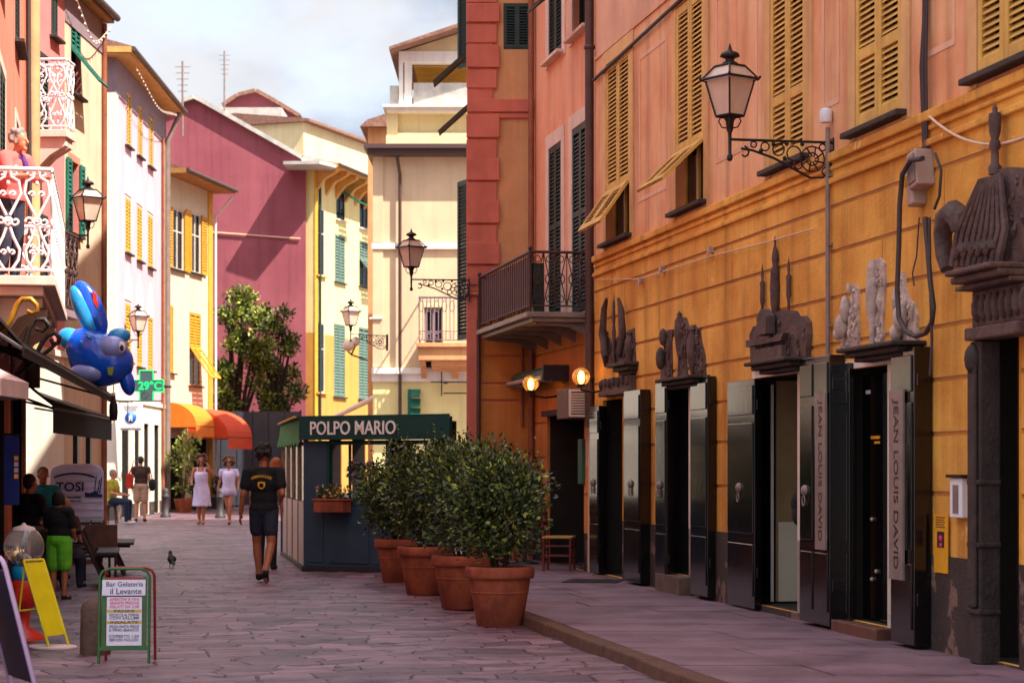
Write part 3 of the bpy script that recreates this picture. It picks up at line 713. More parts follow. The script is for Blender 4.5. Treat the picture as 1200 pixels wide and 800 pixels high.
# the crested frieze over the far door
def ex(m):
    hl(m, 726, 430, 340, FIN, .09)
    for x in (719, 735): u, z = F.hit(x, 395); m.tube([(F.hit(px, py)[0], -.10, F.hit(px, py)[1]) for px, py in ((x, 418), (x-4 if x < 726 else x+4, 392), (x-2 if x < 726 else x+2, 362), (x+1 if x < 726 else x-1, 350))], [.035, .05, .04, .02], 7)
    for x in (714, 743): hl(m, x, 430, 386, BAL, .07)
carve('stone_crest', [(710, 430), (711, 398), (716, 396), (718, 408), (724, 395), (728, 393), (733, 406), (738, 388), (744, 384), (746, 424)], .03, 'slate', ex)
m = MB(); a, b = F.u(713), F.u(747); m.box(a, b, -.10, -.003, 2.37, 2.58)
for i in range(7): x = a+.05+(b-a-.1)*i/6; m.ball((x, -.11, 2.51+.015*(i % 2)), (.03, .035, .06), 8)
m.box(a-.02, b+.02, -.13, -.003, 2.36, 2.42); R1.part(m, 'frieze', 'slate', .01)
# the great portal beside the right edge
pa, pb = F.u(1136, .17), F.u(1225)
m = MB()
m.box(pa-.02, pa+.16, -.16, -.003, .1, 2.375); m.box(pa+.0, pa+.13, -.19, -.161, .5, 2.2)
for z in (.45, .92, 1.36): m.box(pa-.035, pa+.175, -.18, -.002, z, z+.04)
m.ball((pa+.06, -.17, 2.25), (.08, .06, .11), 10); R1.part(m, 'portal_jamb', 'slate_dark', .012)
m = MB(); m.box(pa-.03, pb, -.2, -.003, 2.38, 2.47); m.box(pa-.01, pb, -.15, -.003, 2.472, 2.73)
for i in range(9): m.ball((pa+.1+i*.11, -.155, 2.60), (.035, .05, .10), 8)
m.box(pa-.06, pb, -.26, -.003, 2.732, 2.768); m.box(F.u(1113, .34), pb, -.34, -.003, 2.77, 2.818); m.box(F.u(1106, .40), pb, -.4, -.003, 2.82, 2.86); R1.part(m, 'portal_entablature', 'slate', .014)
def ex(m):
    hl(m, 1181, 205, 122, [(.09, 0), (.10, .1), (.06, .16), (.055, .34), (.085, .38), (.08, .45), (.055, .5), (.085, .6), (.095, .75), (.085, .86), (.04, .88), (.04, .94), (.02, .97), (0, 1)], .12)
    g = [F.hit(x, y) for x, y in ((1131, 316), (1127, 300), (1126, 275), (1130, 256), (1139, 250), (1146, 258), (1146, 272))]
    m.tube([(u, -.14, z) for u, z in g], [.05, .06, .07, .085, .095, .085, .06], 9)
    for i in range(9):
        x = 1144+i*6.6; m.tube([(F.hit(x-2+i*.2, 312)[0], -.17, F.hit(x-2, 312)[1]), (F.hit(x+4+i*.4, 270)[0], -.16, F.hit(x+4, 270)[1]), (F.hit(1172+i*3, 212)[0], -.15, F.hit(1172+i*3, 212-i)[1])], [.034, .03, .02], 6)
    for i in range(5): m.tube([(F.hit(1150+i*9, 306)[0], -.18, F.hit(1150+i*9, 300-i)[1]), (F.hit(1158+i*9, 296-i)[0], -.2, F.hit(1158+i*9, 290-i)[1])], .04, 6)
carve('portal_crest', [(1135, 318), (1142, 300), (1150, 285), (1155, 260), (1160, 235), (1166, 215), (1172, 200), (1190, 196), (1215, 198), (1240, 290), (1240, 300)], .10, 'slate', ex)
# string courses and painted panels
LR = F.L
m = MB(); m.box(0, LR, -.05, -.002, 3.93, 3.985); m.box(0, LR, -.035, -.002, 4.05, 4.09); m.box(0, LR, -.06, -.002, 4.12, 4.2); R1.part(m, 'string_course', 'orange_plaster', .012)
edges = [0]+[x for p in WPX for x in (F.u(p[0])-.30, F.u(p[1])+.30)]+[LR]
for i in range(0, len(edges)-1, 2):
    a, b = edges[i], edges[i+1]
    if b-a < .6: continue
    a += .12; b -= .12; t = .05; m = MB()
    for z0, z1 in ((4.62, 6.35),):
        m.box(a, b, -.006, -.001, z0, z0+t); m.box(a, b, -.006, -.001, z1-t, z1); m.box(a, a+t, -.006, -.001, z0+t, z1-t); m.box(b-t, b, -.006, -.001, z0+t, z1-t)
    R1.part(m, 'painted_border', 'salmon_pale')
rows = [(0, .82, .03, 2)]; z = .82; k = 0
gro = [1.27, 1.72, 2.13, 2.53, 2.93, 3.33, 3.72]
for g in gro:
    rows += [(z, g, .014, 0), (g, g+.026, .003, 1)]; z = g+.035
rows += [(z, ZB-.05, .014, 0), (ZB-.05, 6.74, 0, 3), (6.74, 6.78, .02, 4), (6.78, HR+1, 0, 4)]
# vertical joints of the painted ashlar
rr_ = random.Random(3)
for i, z in enumerate(gro[2:]):
    for k in range(5):
        x = rr_.uniform(.4, LR-.4)
        if z > 2.6: m = MB(); m.box(x, x+.02, -.0165, -.013, z-.36, z); R1.part(m, 'painted_joint', 'groove_plaster')
R1.finish(['orange_plaster', 'groove_plaster', 'plinth', 'salmon_plaster', 'salmon_high'], rows)
R1.flat_roof()
# conduits and small fittings that belong to the palazzo wall
m = MB(); u = F.u(976.5); m.tube([(u, -.05, F.z(976, 440)), (u, -.05, F.z(976, 150))], .022, 8)
for z in (2.7, 3.4, 4.0): m.box(u-.035, u+.035, -.06, -.002, z, z+.025)
R1.part(m, 'conduit', 'pipe_grey')
m = MB(); z = F.z(972, 143); m.lathe([(.05, 0), (.055, .02), (.055, .1), (.04, .12), (0, .125)], (u-.02, -.06, z-.02), 12); R1.part(m, 'sensor_cap', 'white_iron')
m = MB(); u = F.u(1089); 
for k, (du_, r) in enumerate(((0, .016), (.035, .012), (-.03, .012))): m.tube([(u+du_, -.03, 9), (u+du_+.01, -.03, 6.0), (u+du_, -.035, 4.9), (u+du_*1.6, -.05, 4.55), (u+du_+.02, -.04, F.z(1089, 185))], r, 6)
R1.part(m, 'riser_cable', 'cable')
m = MB(); y = F.hit(703, 91); a, b = (0.02, F.hit(703, 91)[1]), F.hit(880, -44.5); m.tube([(0.05, -.04, a[1]), (LR*.4, -.04, 6.69), (LR-.1, -.04, 6.70)], .022, 6); R1.part(m, 'facade_cable', 'cable')
m = MB(); pts = [(u, -.05, z) for u, z in (F.hit(x, y) for x, y in ((703, 328), (751, 327), (755, 327), (840, 300), (900, 285), (960, 268)))]
m.tube(pts, .007, 5); R1.part(m, 'facade_cable', 'cable_pale')
for x, y in ((755, 328), (780, 315), (837, 293)):
    u, z = F.hit(x, y); m = MB(); m.box(u-.04, u+.04, -.07, -.01, z-.03, z+.03); m.tube([(u, -.06, z), (u+.02, -.08, z-.09)], .008, 5); R1.part(m, 'cable_clip', 'box_grey')
m = MB(); u = F.u(822.5, .1)
m.tube([(F.u(826), -.07, .1), (F.u(826), -.07, 2.4)], .035, 10)
for z in (.5, .9, 1.3): m.lathe([(.035, 0), (.05, .005), (.05, .04), (.035, .045)], (F.u(826), -.07, z), 10)
R1.part(m, 'gas_pipe', 'pipe_grey')

# junction box with its cables
u, z = F.hit(1088, 214); jb = thing('junction_box', 'pale grey junction box with looped black cables high on the orange wall', 'junction box', F.W(u, .03, z), F.ang)
m = MB(); m.M = RY(radians(-9)); m.box(-.02, .16, -.13, .02, -.06, .22); m.box(-.14, -.015, -.10, .02, -.16, .14); m.M = None; m.build('enclosure', 'box_grey', jb, bevel=.012)
m = MB(); m.box(-.18, -.14, -.08, .02, -.06, .0); m.box(-.145, -.11, -.10, -.12, -.02, .06); m.build('meter_tag', 'poster_yellow', jb)
m = MB(); m.M = RY(radians(-9)); m.box(0, .14, -.142, -.13, -.03, .19); m.build('cover', 'pipe_grey', jb, bevel=.006)
def cpt(px, py, y=-.17): 
    a, b = F.hit(px, py, .14); return (a-u, y, b-z)
m = MB(); m.tube([cpt(*p) for p in ((1090, 186), (1076, 188), (1066, 205), (1063, 240), (1062, 290), (1060, 340), (1062, 372), (1070, 388), (1082, 394), (1094, 390), (1101, 378), (1103, 360), (1099, 330), (1096, 290), (1093, 255))], .021, 8); m.build('looped_cable', 'cable', jb)
for k, p in enumerate((((1098, 255), (1099, 330), (1101, 400), (1099, 440)), ((1105, 180), (1112, 200), (1110, 230), (1104, 245)))):
    m = MB(); m.tube([cpt(*q) for q in p], .012, 6); m.build('hanging_cable', 'cable', jb)
m = MB(); m.tube([cpt(*q) for q in ((1086, 255), (1083, 300), (1078, 320), (1080, 335))], .006, 5); m.build('thin_wire', 'cable', jb)
q0_, q1_ = F.W(F.u(1098), .06, F.z(1098, 137)), F.W(F.u(1260), .06, F.z(1260, 128))
g = thing('swag_cable', 'pale cable swagged across the wall from the black riser cables towards the right edge', 'cable', q0_)
m = MB(); m.tube([(q1_-q0_)*(i/14)+Vector((0, 0, -.22*(1-(2*i/14-1)**2))) for i in range(15)], .011, 6); m.build('wire', 'cable_pale', g)
# letter box and poster
u, z = F.hit(1130.5, 583); lb = thing('letter_box', 'small white notice box with dark lid beside the carved portal', 'notice box', F.W(u, .03, z), F.ang)
hh = .145; m = MB(); m.box(-.11, .11, -.04, .03, -hh, hh); m.build('box', 'sign_white', lb, bevel=.006); m = MB(); m.box(-.14, .14, -.06, .03, hh+.002, hh+.025); m.build('lid', 'iron', lb)
m = MB(); m.box(-.05, .05, -.044, -.0405, -hh+.03, hh-.05); m.build('notice', 'pipe_grey', lb)
u, z = F.hit(1108.5, 638); ps = thing('poster', 'narrow yellow poster pasted low on the orange wall beside the portal', 'poster', F.W(u, .035, z), F.ang)
m = MB(); m.box(-.13, .13, -.006, 0, -.21, .23); m.build('sheet', 'poster_yellow', ps); m = MB(); m.box(-.065, .065, -.009, -.0062, -.02, .1); m.build('picture', 'wood_dark', ps)
m = MB(); m.ball((0, -.0095, .05), (.035, .002, .024), 8); m.ball((0.004, -.0095, .0), (.03, .002, .016), 8); m.build('printed_flower', 'ink_pink', ps)
m = MB()
for i in range(5): m.box(-.09, .08-.02*(i % 2), -.0085, -.0062, .13+i*.018, .137+i*.018)
m.build('printed_lines', 'wood_mid', ps)
# dark bag beside the door
u, z = F.hit(931, 590, -.1)
bg_ = thing('hanging_bag', 'dark rounded bag hanging inside the hairdresser doorway', 'bag', F.W(u, -.16, z), F.ang)
m = MB(); m.ball((0, 0, 0), (.11, .09, .13), 14); m.ball((.02, .01, -.10), (.13, .1, .12), 14); m.build('bag_body', 'cloth_black', bg_)
m = MB(); m.tube([(-.06, 0, .08), (-.05, 0, .2), (0, 0, .27), (.05, 0, .2), (.06, 0, .08)], .01, 6); m.build('strap', 'cloth_black', bg_)

# ---------------------------------------------------------------- the narrow pink house and its balcony
A2, B2 = lane(D_R+.03, 30.6), lane(D_R+.03, 26.56)
R2 = Bld('townhouse', 'narrow peach-pink house with white window surrounds and an iron balcony', A2, B2, HR, 9); F2 = R2.f
def w2(p0, p1, z0, z1, **k): return R2.win(F2.u(p0), F2.u(p1), z0, z1, **k)
gk = dict(shut='green_shutter', frame='green_shutter', sur='white_surround', sw=.2, pitch=.055, st=.06)
w2(644, 658.5, 3.56, 6.05, style='closed', mid=4.9, sill=None, **gk); w2(671.5, 690, 3.56, 6.08, style='closed', mid=4.9, sill=None, **gk)
w2(644, 659.5, 7.30, 9.3, style='closed', mid=8.2, sill='white_surround', **gk); w2(672, 690, 7.32, 9.3, style='flap', flap=8.15, fa=50, sill='white_surround', **gk)
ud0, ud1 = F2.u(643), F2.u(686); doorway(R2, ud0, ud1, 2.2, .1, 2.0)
m = MB(); m.box(ud0-.05, ud1+.05, -.1, .016, 2.203, 2.28); R2.part(m, 'door_lintel', 'slate_dark')
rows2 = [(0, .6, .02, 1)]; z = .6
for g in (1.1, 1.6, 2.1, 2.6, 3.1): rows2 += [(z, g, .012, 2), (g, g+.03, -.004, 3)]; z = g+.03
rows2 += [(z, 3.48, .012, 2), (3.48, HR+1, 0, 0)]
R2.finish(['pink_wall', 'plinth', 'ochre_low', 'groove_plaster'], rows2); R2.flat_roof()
m = MB(); u = F2.L-.1; m.tube([(u, -.09, 2.0), (u, -.09, HR)], .06, 10)
for z in (2.6, 4.6, 6.9, 9): m.lathe([(.06, 0), (.075, .01), (.075, .05), (.06, .06)], (u, -.09, z), 10)
R2.part(m, 'downpipe', 'pipe_brown')
m = MB(); u = .12; m.tube([(u, -.07, .2), (u, -.07, HR)], .045, 10); R2.part(m, 'downpipe', 'pipe_copper')
m = MB()
for du_, pts in enumerate((((.35, .1), (.33, 1.4), (.36, 2.6)), ((.45, 1.5), (.5, 3.0), (.42, 3.5)))): m.tube([(F2.L-p[0], -.04, p[1]) for p in pts], .016, 6)
R2.part(m, 'riser_cable', 'cable_pale')
m = MB(); m.box(F2.u(682)-.0, F2.u(687), -.06, .0, 1.25, 1.85); R2.part(m, 'sign_box', 'awn_green_dark', .01)
# balcony: slab, end railings of iron lattice, long front hung with a reed screen
bz = 3.50; bo = .84; ba, bb = F2.u(571, bo)-.0, F2.u(628.5, bo)
ba = max(ba, -3); bb = F2.L-.28; ba = .05
m = MB(); m.box(ba-.04, bb+.04, -bo-.05, -.003, bz-.07, bz); m.box(ba, bb, -bo+.03, -.003, bz-.13, bz-.072)
for x in [ba+.1+i*(bb-ba-.2)/4 for i in range(5)]:
    m.prism([(-.003, bz-.34), (-.003, bz-.135), (-bo+.1, bz-.135), (-bo+.1, bz-.16), (-.3, bz-.19)], x-.015, x+.015, plane='yz')
sl_ = R2.part(m, 'balcony_slab', 'pipe_grey', .008)
m = MB(); rt = bz+.78
for (p, q) in (((bb, -.02), (bb, -bo)), ((bb, -bo), (ba, -bo)), ((ba, -bo), (ba, -.02))):
    m.tube([(p[0], p[1], rt), (q[0], q[1], rt)], .02, 6); m.tube([(p[0], p[1], bz+.08), (q[0], q[1], bz+.08)], .012, 6)
for x, y in ((bb, -bo), (ba, -bo)): m.tube([(x, y, bz-.02), (x, y, rt+.02)], .016, 6); m.ball((x, y, rt+.05), .032, 8)
for xe in (bb, ba):
    n = 5
    for i in range(n):
        y0 = -.04-(bo-.06)*i/n; y1 = -.04-(bo-.06)*(i+1)/n; ym = (y0+y1)/2; zm = (bz+.08+rt)/2
        m.tube([(xe, y0, bz+.08), (xe, ym, zm), (xe, y0, rt)], .008, 5); m.tube([(xe, y1, bz+.08), (xe, ym, zm), (xe, y1, rt)], .008, 5)
        m.tube([(xe, ym+.05*cos(q), zm+.07*sin(q)) for q in [2*pi*k/10 for k in range(10)]], .008, 5, closed=True)
        for zz in (bz+.17, rt-.09): m.tube([(xe, ym+.04*cos(q), zz+.045*sin(q)) for q in [2*pi*k/8 for k in range(8)]], .007, 5, closed=True)
        m.tube([(xe, y1, bz+.08), (xe, y1, rt)], .007, 5)
for i in range(26): x = ba+(bb-ba)*i/25; m.tube([(x, -bo, bz+.08), (x, -bo, rt)], .008, 5)
R2.part(m, 'railing', 'iron_rust')
m = MB(); m.box(ba+.02, bb-.03, -bo+.016, -bo+.024, bz+.1, rt-.05); R2.part(m, 'reed_screen', 'screen_mat')
m = MB(); m.box(bb-.16, bb-.05, -bo+.05, -bo+.20, bz, bz+.62); m.box(bb-.16, bb-.05, -bo+.05, -bo+.20, bz+.622, bz+.64); R2.part(m, 'balcony_cabinet', 'green_shutter', .01)
# retracted awning, air vent box, globe lamps over the restaurant door
za = 2.72; aw = thing('retracted_awning', 'retracted dark green awning cassette under the iron balcony', 'awning', F2.W(F2.u(640), .02, za), F2.ang)
la, lb_ = F2.u(599)-F2.u(640), F2.u(690, .4)-F2.u(640); la = -1.5; lb_ = 1.55
m = MB(); m.M = T(0, -.22, 0); m.tube([(la, 0, .05), (lb_, 0, .05)], .1, 12); m.box(la, lb_, .0, .2, .07, .16); m.M = None; m.build('cassette', 'awn_green_dark', aw)
m = MB(); m.tube([(la, -.36, -.01), (lb_, -.36, -.01)], .035, 8); m.build('front_bar', 'panel_white', aw)
for x in (la+.5, lb_-.5):
    m = MB(); m.tube([(x, -.1, -.05), (x+.55, -.25, -.06), (x+.05, -.33, -.03)], .025, 6); m.build('folding_arm', 'panel_white', aw)
m = MB(); m.box(lb_+.002, lb_+.06, -.36, 0, -.06, .16); m.build('end_cap', 'cast_iron', aw)
def globe(px, py, o, lab):
    u, z = F2.hit(px, py, o); g = thing('globe_lamp', lab, 'wall lamp', F2.W(u, 0, z), F2.ang, 'globe lamps by the restaurant door')
    m = MB(); m.ball((0, -o, 0), .115, 16); m.build('globe', 'globe_amber', g); m = MB(); m.ball((0, -o, -.01), (.03, .03, .06), 8); m.build('light_bulb', 'bulb', g)
    m = MB(); m.tube([(0, -o, -.11), (0, -o, -.17), (0, -o*.5, -.2), (0, -.01, -.17)], .014, 6); m.lathe([(.05, 0), (.06, .02), (.05, .04)], (0, -o, -.135), 10); m.build('bracket', 'iron', g)
globe(681, 441, .32, 'lit globe lamp just under the near end of the green awning'); globe(622, 449, .42, 'lit globe lamp near the corner pier left of the air vent')
u0, z0 = F2.hit(650, 488, .3); u1, z1 = F2.hit(679, 457, .3); ac = thing('air_vent', 'boxed air conditioning unit with pale louvred grille over the restaurant door', 'air vent', F2.W((u0+u1)/2, .02, (z0+z1)/2), F2.ang)
wv, hv = .34, .2; m = MB(); m.box(-wv, wv, -.34, 0, -hv, hv); m.build('housing', 'wood_mid', ac, bevel=.01)
m = MB(); x = wv
m.box(x+.001, x+.014, -.33, -.02, -hv+.02, -hv+.05); m.box(x+.001, x+.014, -.33, -.02, hv-.05, hv-.02); m.box(x+.001, x+.014, -.33, -.30, -hv+.05, hv-.05); m.box(x+.001, x+.014, -.05, -.02, -hv+.05, hv-.05)
for i in range(8): z = -hv+.07+i*.034; m.box(x+.001, x+.012, -.30, -.05, z, z+.018)
m.build('grille', 'white_frame', ac)
# chair and café table outside the restaurant
def chair(loc, rz, lab):
    c = thing('bistro_chair', lab, 'chair', loc, rz)
    m = MB(); m.box(-.2, .2, -.2, .2, .43, .46); m.build('seat', 'rush', c, bevel=.008)
    for x in (-.18, .18):
        for y in (-.18, .18): m = MB(); m.tube([(x, y, 0), (x, y, .43 if y < 0 else .45)], .018, 6); m.build('leg', 'wood_chair', c)
    m = MB()
    for x in (-.18, .18): m.tube([(x, .18, .45), (x, .22, .88)], .017, 6)
    for z in (.6, .72, .84): m.box(-.17, .17, .19, .212, z, z+.05)
    m.build('backrest', 'wood_chair', c)
    m = MB()
    for z in (.15, .28): m.tube([(-.18, -.18, z), (.18, -.18, z)], .01, 5); m.tube([(-.18, .18, z), (.18, .18, z)], .01, 5); m.tube([(-.18, -.18, z+.05), (-.18, .18, z+.05)], .01, 5); m.tube([(.18, -.18, z+.05), (.18, .18, z+.05)], .01, 5)
    m.build('stretcher', 'wood_chair', c)
q = G(655, 668, .1); chair((q.x, q.y, .10), radians(80), 'reddish wooden chair with rush seat outside the restaurant door')
q = G(636, 662, .1); t = thing('bistro_table', 'small dark café table behind the nearest potted bush', 'table', (q.x-.25, q.y+.4, .10))
m = MB(); m.box(-.32, .32, -.32, .32, .70, .735); m.build('table_top', 'wood_dark', t, bevel=.006); m = MB(); m.lathe([(.2, 0), (.2, .02), (.03, .05), (.025, .69)], n=12); m.build('pedestal', 'cast_iron', t)

# ---------------------------------------------------------------- the house that steps forward, with red quoins
Y3 = 30.62; XL3, XR3 = P(549, 0, Y3).x, P(640, 0, Y3).x
R3 = Bld('corner_house', 'tall ochre house end with raised red corner blocks standing forward of the pink house', (XL3, Y3), (XR3, Y3), 15.6, 20.6); F3 = R3.f
def z3(py): return CH+(HY-py)*Y3/FP
def u3(px): return (px-549)/FP*Y3
R3.win(u3(590), u3(622), z3(58), z3(4), shut='green_shutter', style='closed', pitch=.04, st=.03, frame='green_shutter', sill=None, rev=.06)
m = MB(); qb = u3(585.5)
m.box(-.02, qb-.1, -.03, -.002, z3(342), 15.5); m.box(-.02, XR3-XL3, -.06, -.0025, z3(132), z3(117)); m.box(-.02, XR3-XL3, -.04, -.0022, z3(139), z3(133))
for y0, y1 in ((5, 27), (54, 80), (136, 162), (186, 212), (236, 262), (284, 310), (-45, -20), (-95, -70)):
    m.box(-.03, qb, -.075, -.031, z3(y1), z3(y0)); 
    for k in (0,): m.box(-.03, qb-.04, -.05, -.0305, z3(y1+24), z3(y1+2))
R3.part(m, 'quoin', 'red_quoin', .02)
m = MB(); m.box(-.03, u3(560), -.07, -.003, 0, z3(346)); m.box(-.06, u3(562), -.11, -.003, z3(347), z3(343)); R3.part(m, 'corner_pier', 'red_quoin', .02)
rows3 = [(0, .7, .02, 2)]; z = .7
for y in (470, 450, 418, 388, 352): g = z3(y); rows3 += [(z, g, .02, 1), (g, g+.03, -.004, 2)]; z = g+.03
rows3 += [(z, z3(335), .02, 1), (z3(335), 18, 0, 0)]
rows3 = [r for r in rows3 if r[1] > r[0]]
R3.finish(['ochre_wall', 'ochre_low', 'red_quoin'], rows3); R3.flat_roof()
m = MB(); m.tube([(u3(561), -.1, .1), (u3(561), -.1, z3(375))], .03, 8); R3.part(m, 'downpipe', 'pipe_brown')
m = MB(); m.tube([(u3(612), -.05, z3(500)), (u3(612), -.05, z3(345))], .02, 8); R3.part(m, 'conduit', 'pipe_copper')
# street-side shutters of that house, swung out past its corner
def outshut(y, px0, px1, z0, z1, rzz, nm='shutter'):
    o = MB(); o.M = T(-.02, y-Y3, 0) @ RZ(rzz); slats(o, 0, .62, z0, z1, 0, pitch=.06); o.M = None; R3.part(o, nm, 'green_shutter')
P3 = lambda py, Y: CH+(HY-py)*Y/FP
outshut(33.2, 0, 0, P3(396, 33.2), P3(208, 33.2), radians(112))
outshut(33.2, 0, 0, P3(60, 33.2), P3(-60, 33.2), radians(98))
outshut(39, 0, 0, P3(75, 39), P3(-40, 39), radians(128))
for yy, a, b in ((34.5, 90, 60), (37, 160, 120)):
    m = MB(); zt_ = P3(b, yy); m.M = T(-.03, yy-Y3, zt_) @ RZ(pi/2) @ RX(0); 
    m.M = T(-.03, yy-Y3, zt_) @ RZ(-pi/2) @ RX(-radians(48)); slats(m, -.26, .26, -.85, 0, 0, th=.025, pitch=.06); m.M = None; R3.part(m, 'shutter', 'green_shutter')

q = G(695, 681, .1); g = thing('drain_grate', 'dark rectangular drain grate let into the pavement near the shop doors', 'drain grate', (q.x, q.y, .104), -.19)
m = MB()
for i in range(9): m.box(-.3+i*.068, -.26+i*.068, -.28, .28, 0, .008)
m.build('bars', 'cast_iron', g); m = MB(); m.box(-.33, .33, -.32, -.29, 0, .010); m.box(-.33, .33, .29, .32, 0, .010); m.box(-.33, -.305, -.289, .289, 0, .010); m.box(.305, .33, -.289, .289, 0, .010); m.build('rim', 'cast_iron', g)
# ---------------------------------------------------------------- street lamps
def lamp(loc, wall, L, k, lab, stub=False):
    """lantern at loc (its middle); wall = direction from lantern to the wall, L = length of the bracket, k = scale"""
    rz = atan2(wall[1], wall[0]); g = thing('street_lamp', lab, 'street lamp', loc, rz)
    rr = RZ(radians(38)-rz); s2 = 2**.5
    m = MB(); m.M = rr
    b, t, h0, h1 = .115*k, .20*k, -.24*k, .17*k
    def sq(r, z): return [(r*cos(pi/4+i*pi/2)*s2, r*sin(pi/4+i*pi/2)*s2, z) for i in range(4)]
    B_, T_ = sq(b, h0), sq(t, h1); R_ = sq(t*1.18, h1+.015*k); U_ = sq(t*.62, h1+.17*k)
    for i in range(4):
        m.tube([B_[i], T_[i]], .012*k, 5); m.tube([B_[i], B_[(i+1) % 4]], .014*k, 5); m.tube([R_[i], R_[(i+1) % 4]], .018*k, 5); m.tube([R_[i], U_[i]], .012*k, 5); m.tube([U_[i], U_[(i+1) % 4]], .013*k, 5)
        m.ball((R_[i][0]*1.04, R_[i][1]*1.04, R_[i][2]+.02*k), .018*k, 6)
    m.M = None
    m.lathe([(.06*k, .17*k+h1), (.11*k, .19*k+h1), (.05*k, .23*k+h1), (.06*k, .26*k+h1), (.12*k, .28*k+h1), (.10*k, .32*k+h1), (.03*k, .35*k+h1), (.012*k, .41*k+h1), (0, .44*k+h1)], n=12)
    m.lathe([(.02*k, h0-.52*k), (.035*k, h0-.5*k), (.035*k, h0-.46*k), (.02*k, h0-.44*k), (.022*k, h0-.2*k), (.04*k, h0-.16*k), (.05*k, h0-.06*k), (.09*k, h0)], n=10)
    for i in range(4): q = pi/4+i*pi/2-rz+radians(38); m.tube([(.1*k*cos(q), .1*k*sin(q), h0), (.13*k*cos(q), .13*k*sin(q), h0-.06*k), (.09*k*cos(q), .09*k*sin(q), h0-.13*k), (.02*k*cos(q), .02*k*sin(q), h0-.14*k)], .009*k, 5)
    m.build('lantern_frame', 'iron', g)
    m = MB(); m.M = rr; i_ = .9; 
    Bq, Tq, Uq = sq(b*.94, h0+.01*k), sq(t*.94, h1), sq(t*.58, h1+.165*k)
    for i in range(4): j = (i+1) % 4; m.quad(Bq[i], Bq[j], Tq[j], Tq[i]); m.quad([c*1.12 if n < 2 else c for n, c in enumerate(Tq[i])], [c*1.12 if n < 2 else c for n, c in enumerate(Tq[j])], Uq[j], Uq[i])
    m.M = None; m.build('glass', 'lamp_glass', g)
    m = MB(); m.lathe([(.02*k, h0+.05*k), (.035*k, h0+.12*k), (.03*k, h0+.28*k), (0, h0+.31*k)], n=8); m.build('light_bulb', 'letter_cream', g)
    zb = h0-.27*k; m = MB()
    m.tube([(0, 0, zb), (L, 0, zb)], .017*k, 6)
    if stub:
        m.tube([(0, 0, zb), (L*.3, 0, zb)], .02*k, 6); m.tube(spiral((L*.62, 0, zb-.14*k), .12*k, .03*k, pi/2, -2*pi, 18), .014*k, 5); m.tube([(L*.3, 0, zb-.02*k), (L, 0, zb-.3*k)], .014*k, 5)
    else:
        zl = .42*k
        m.tube([(.10, 0, zb-.10*k), (.22*L, 0, zb-.12*k), (.42*L, 0, zb-.20*k), (.6*L, 0, zb-.31*k), (.78*L, 0, zb-zl), (.9*L, 0, zb-zl*.98), (.97*L, 0, zb-zl*.8), (L*.985, 0, zb-zl*.5), (.97*L, 0, zb-.06)], .015*k, 6)
        m.tube(spiral((.13*L, 0, zb-.155*k), .085*k, .02*k, pi*.45, -pi*1.8+pi*.45+pi*.6, 16), .012*k, 5)
        def ring(cx, cz, r, w_=.010): m.tube([(cx*L+r*k*cos(q), 0, zb+cz*k+r*k*sin(q)) for q in [2*pi*i/12 for i in range(12)]], w_*k, 5, closed=True)
        for cx, cz, r in ((.80, -.20, .15), (.80, -.20, .075), (.62, -.14, .085), (.47, -.10, .07), (.34, -.07, .05), (.9, -.06, .04), (.66, -.27, .05), (.93, -.34, .045), (.23, -.05, .035)): ring(cx, cz, r)
        for i in range(8): q = 2*pi*i/8; m.tube([(.80*L+.03*k*cos(q), 0, zb-.20*k+.03*k*sin(q)), (.80*L+.14*k*cos(q+.5), 0, zb-.20*k+.14*k*sin(q+.5))], .011*k, 5)
        for a, c in ((.55, -.03), (.70, -.03), (.42, -.04), (.53, -.2), (.3, -.12)): m.ball((a*L, 0, zb+c*k), .028*k, 6)
    m.box(L-.012, L+.005, -.05*k, .05*k, zb-.46*k if not stub else zb-.34*k, zb+.05*k); m.build('bracket', 'iron', g)
    return g
u = F.u(976); lw = F.W(u, 0, 0); Ll = .93; wd = -F.n; q = lw-Vector((wd.x, wd.y, 0))*Ll
lamp((q.x, q.y, CH+(HY-112)*q.y/FP), wd, Ll, .74, 'large iron lantern on a scrolled bracket fixed to the orange palazzo wall')
q = P(482, 300, 30.4); lamp(q, (1, .12), XL3-q.x+.02, .68, 'iron lantern on the bracket of the red quoined corner house')
q = P(411, 372, 58.6); lamp(q, (1, .95), 1.36, .92, 'small iron lantern on a pale bracket in front of the cream villa')
q = P(103, 244, 35.4); lamp(q, (-1, .05), .42, .92, 'iron lantern on a short bracket on the cream house behind the balconies', stub=True)
q = P(162, 378, 57.6); lamp(q, (-1, .0), .52, .95, 'distant iron lantern on the wall of the white and lilac house', stub=True)

# ---------------------------------------------------------------- left row
LD = 1.27
def lw_(Y, D=LD): return (-D+SL*Y, Y)
L1 = Bld('balcony_house', 'orange house at the left edge whose white iron balcony hangs over the street', lw_(15), lw_(29.2), 9.6, 7); FL = L1.f
for (ya, yb) in ((17, 18.2), (22.4, 23.6), (26.2, 27.2)): L1.win(ya-15, yb-15, 3.55 if ya > 20 else 4.2, 5.9, shut='green_shutter', style='closed', mid=4.6, pitch=.07, sur='white_surround', frame='green_shutter')
for (ya, yb) in ((17, 18.2), (22.4, 23.6), (26.2, 27.2)): L1.win(ya-15, yb-15, 6.9, 8.6, shut='green_shutter', style='closed', mid=7.7, pitch=.07, frame='green_shutter')
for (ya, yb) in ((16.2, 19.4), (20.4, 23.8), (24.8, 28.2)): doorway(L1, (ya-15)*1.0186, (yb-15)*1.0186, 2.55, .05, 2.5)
L1.finish(['l_orange', 'plinth'], [(0, .7, .02, 1), (.7, 20, 0, 0)]); L1.flat_roof(ov=.35)
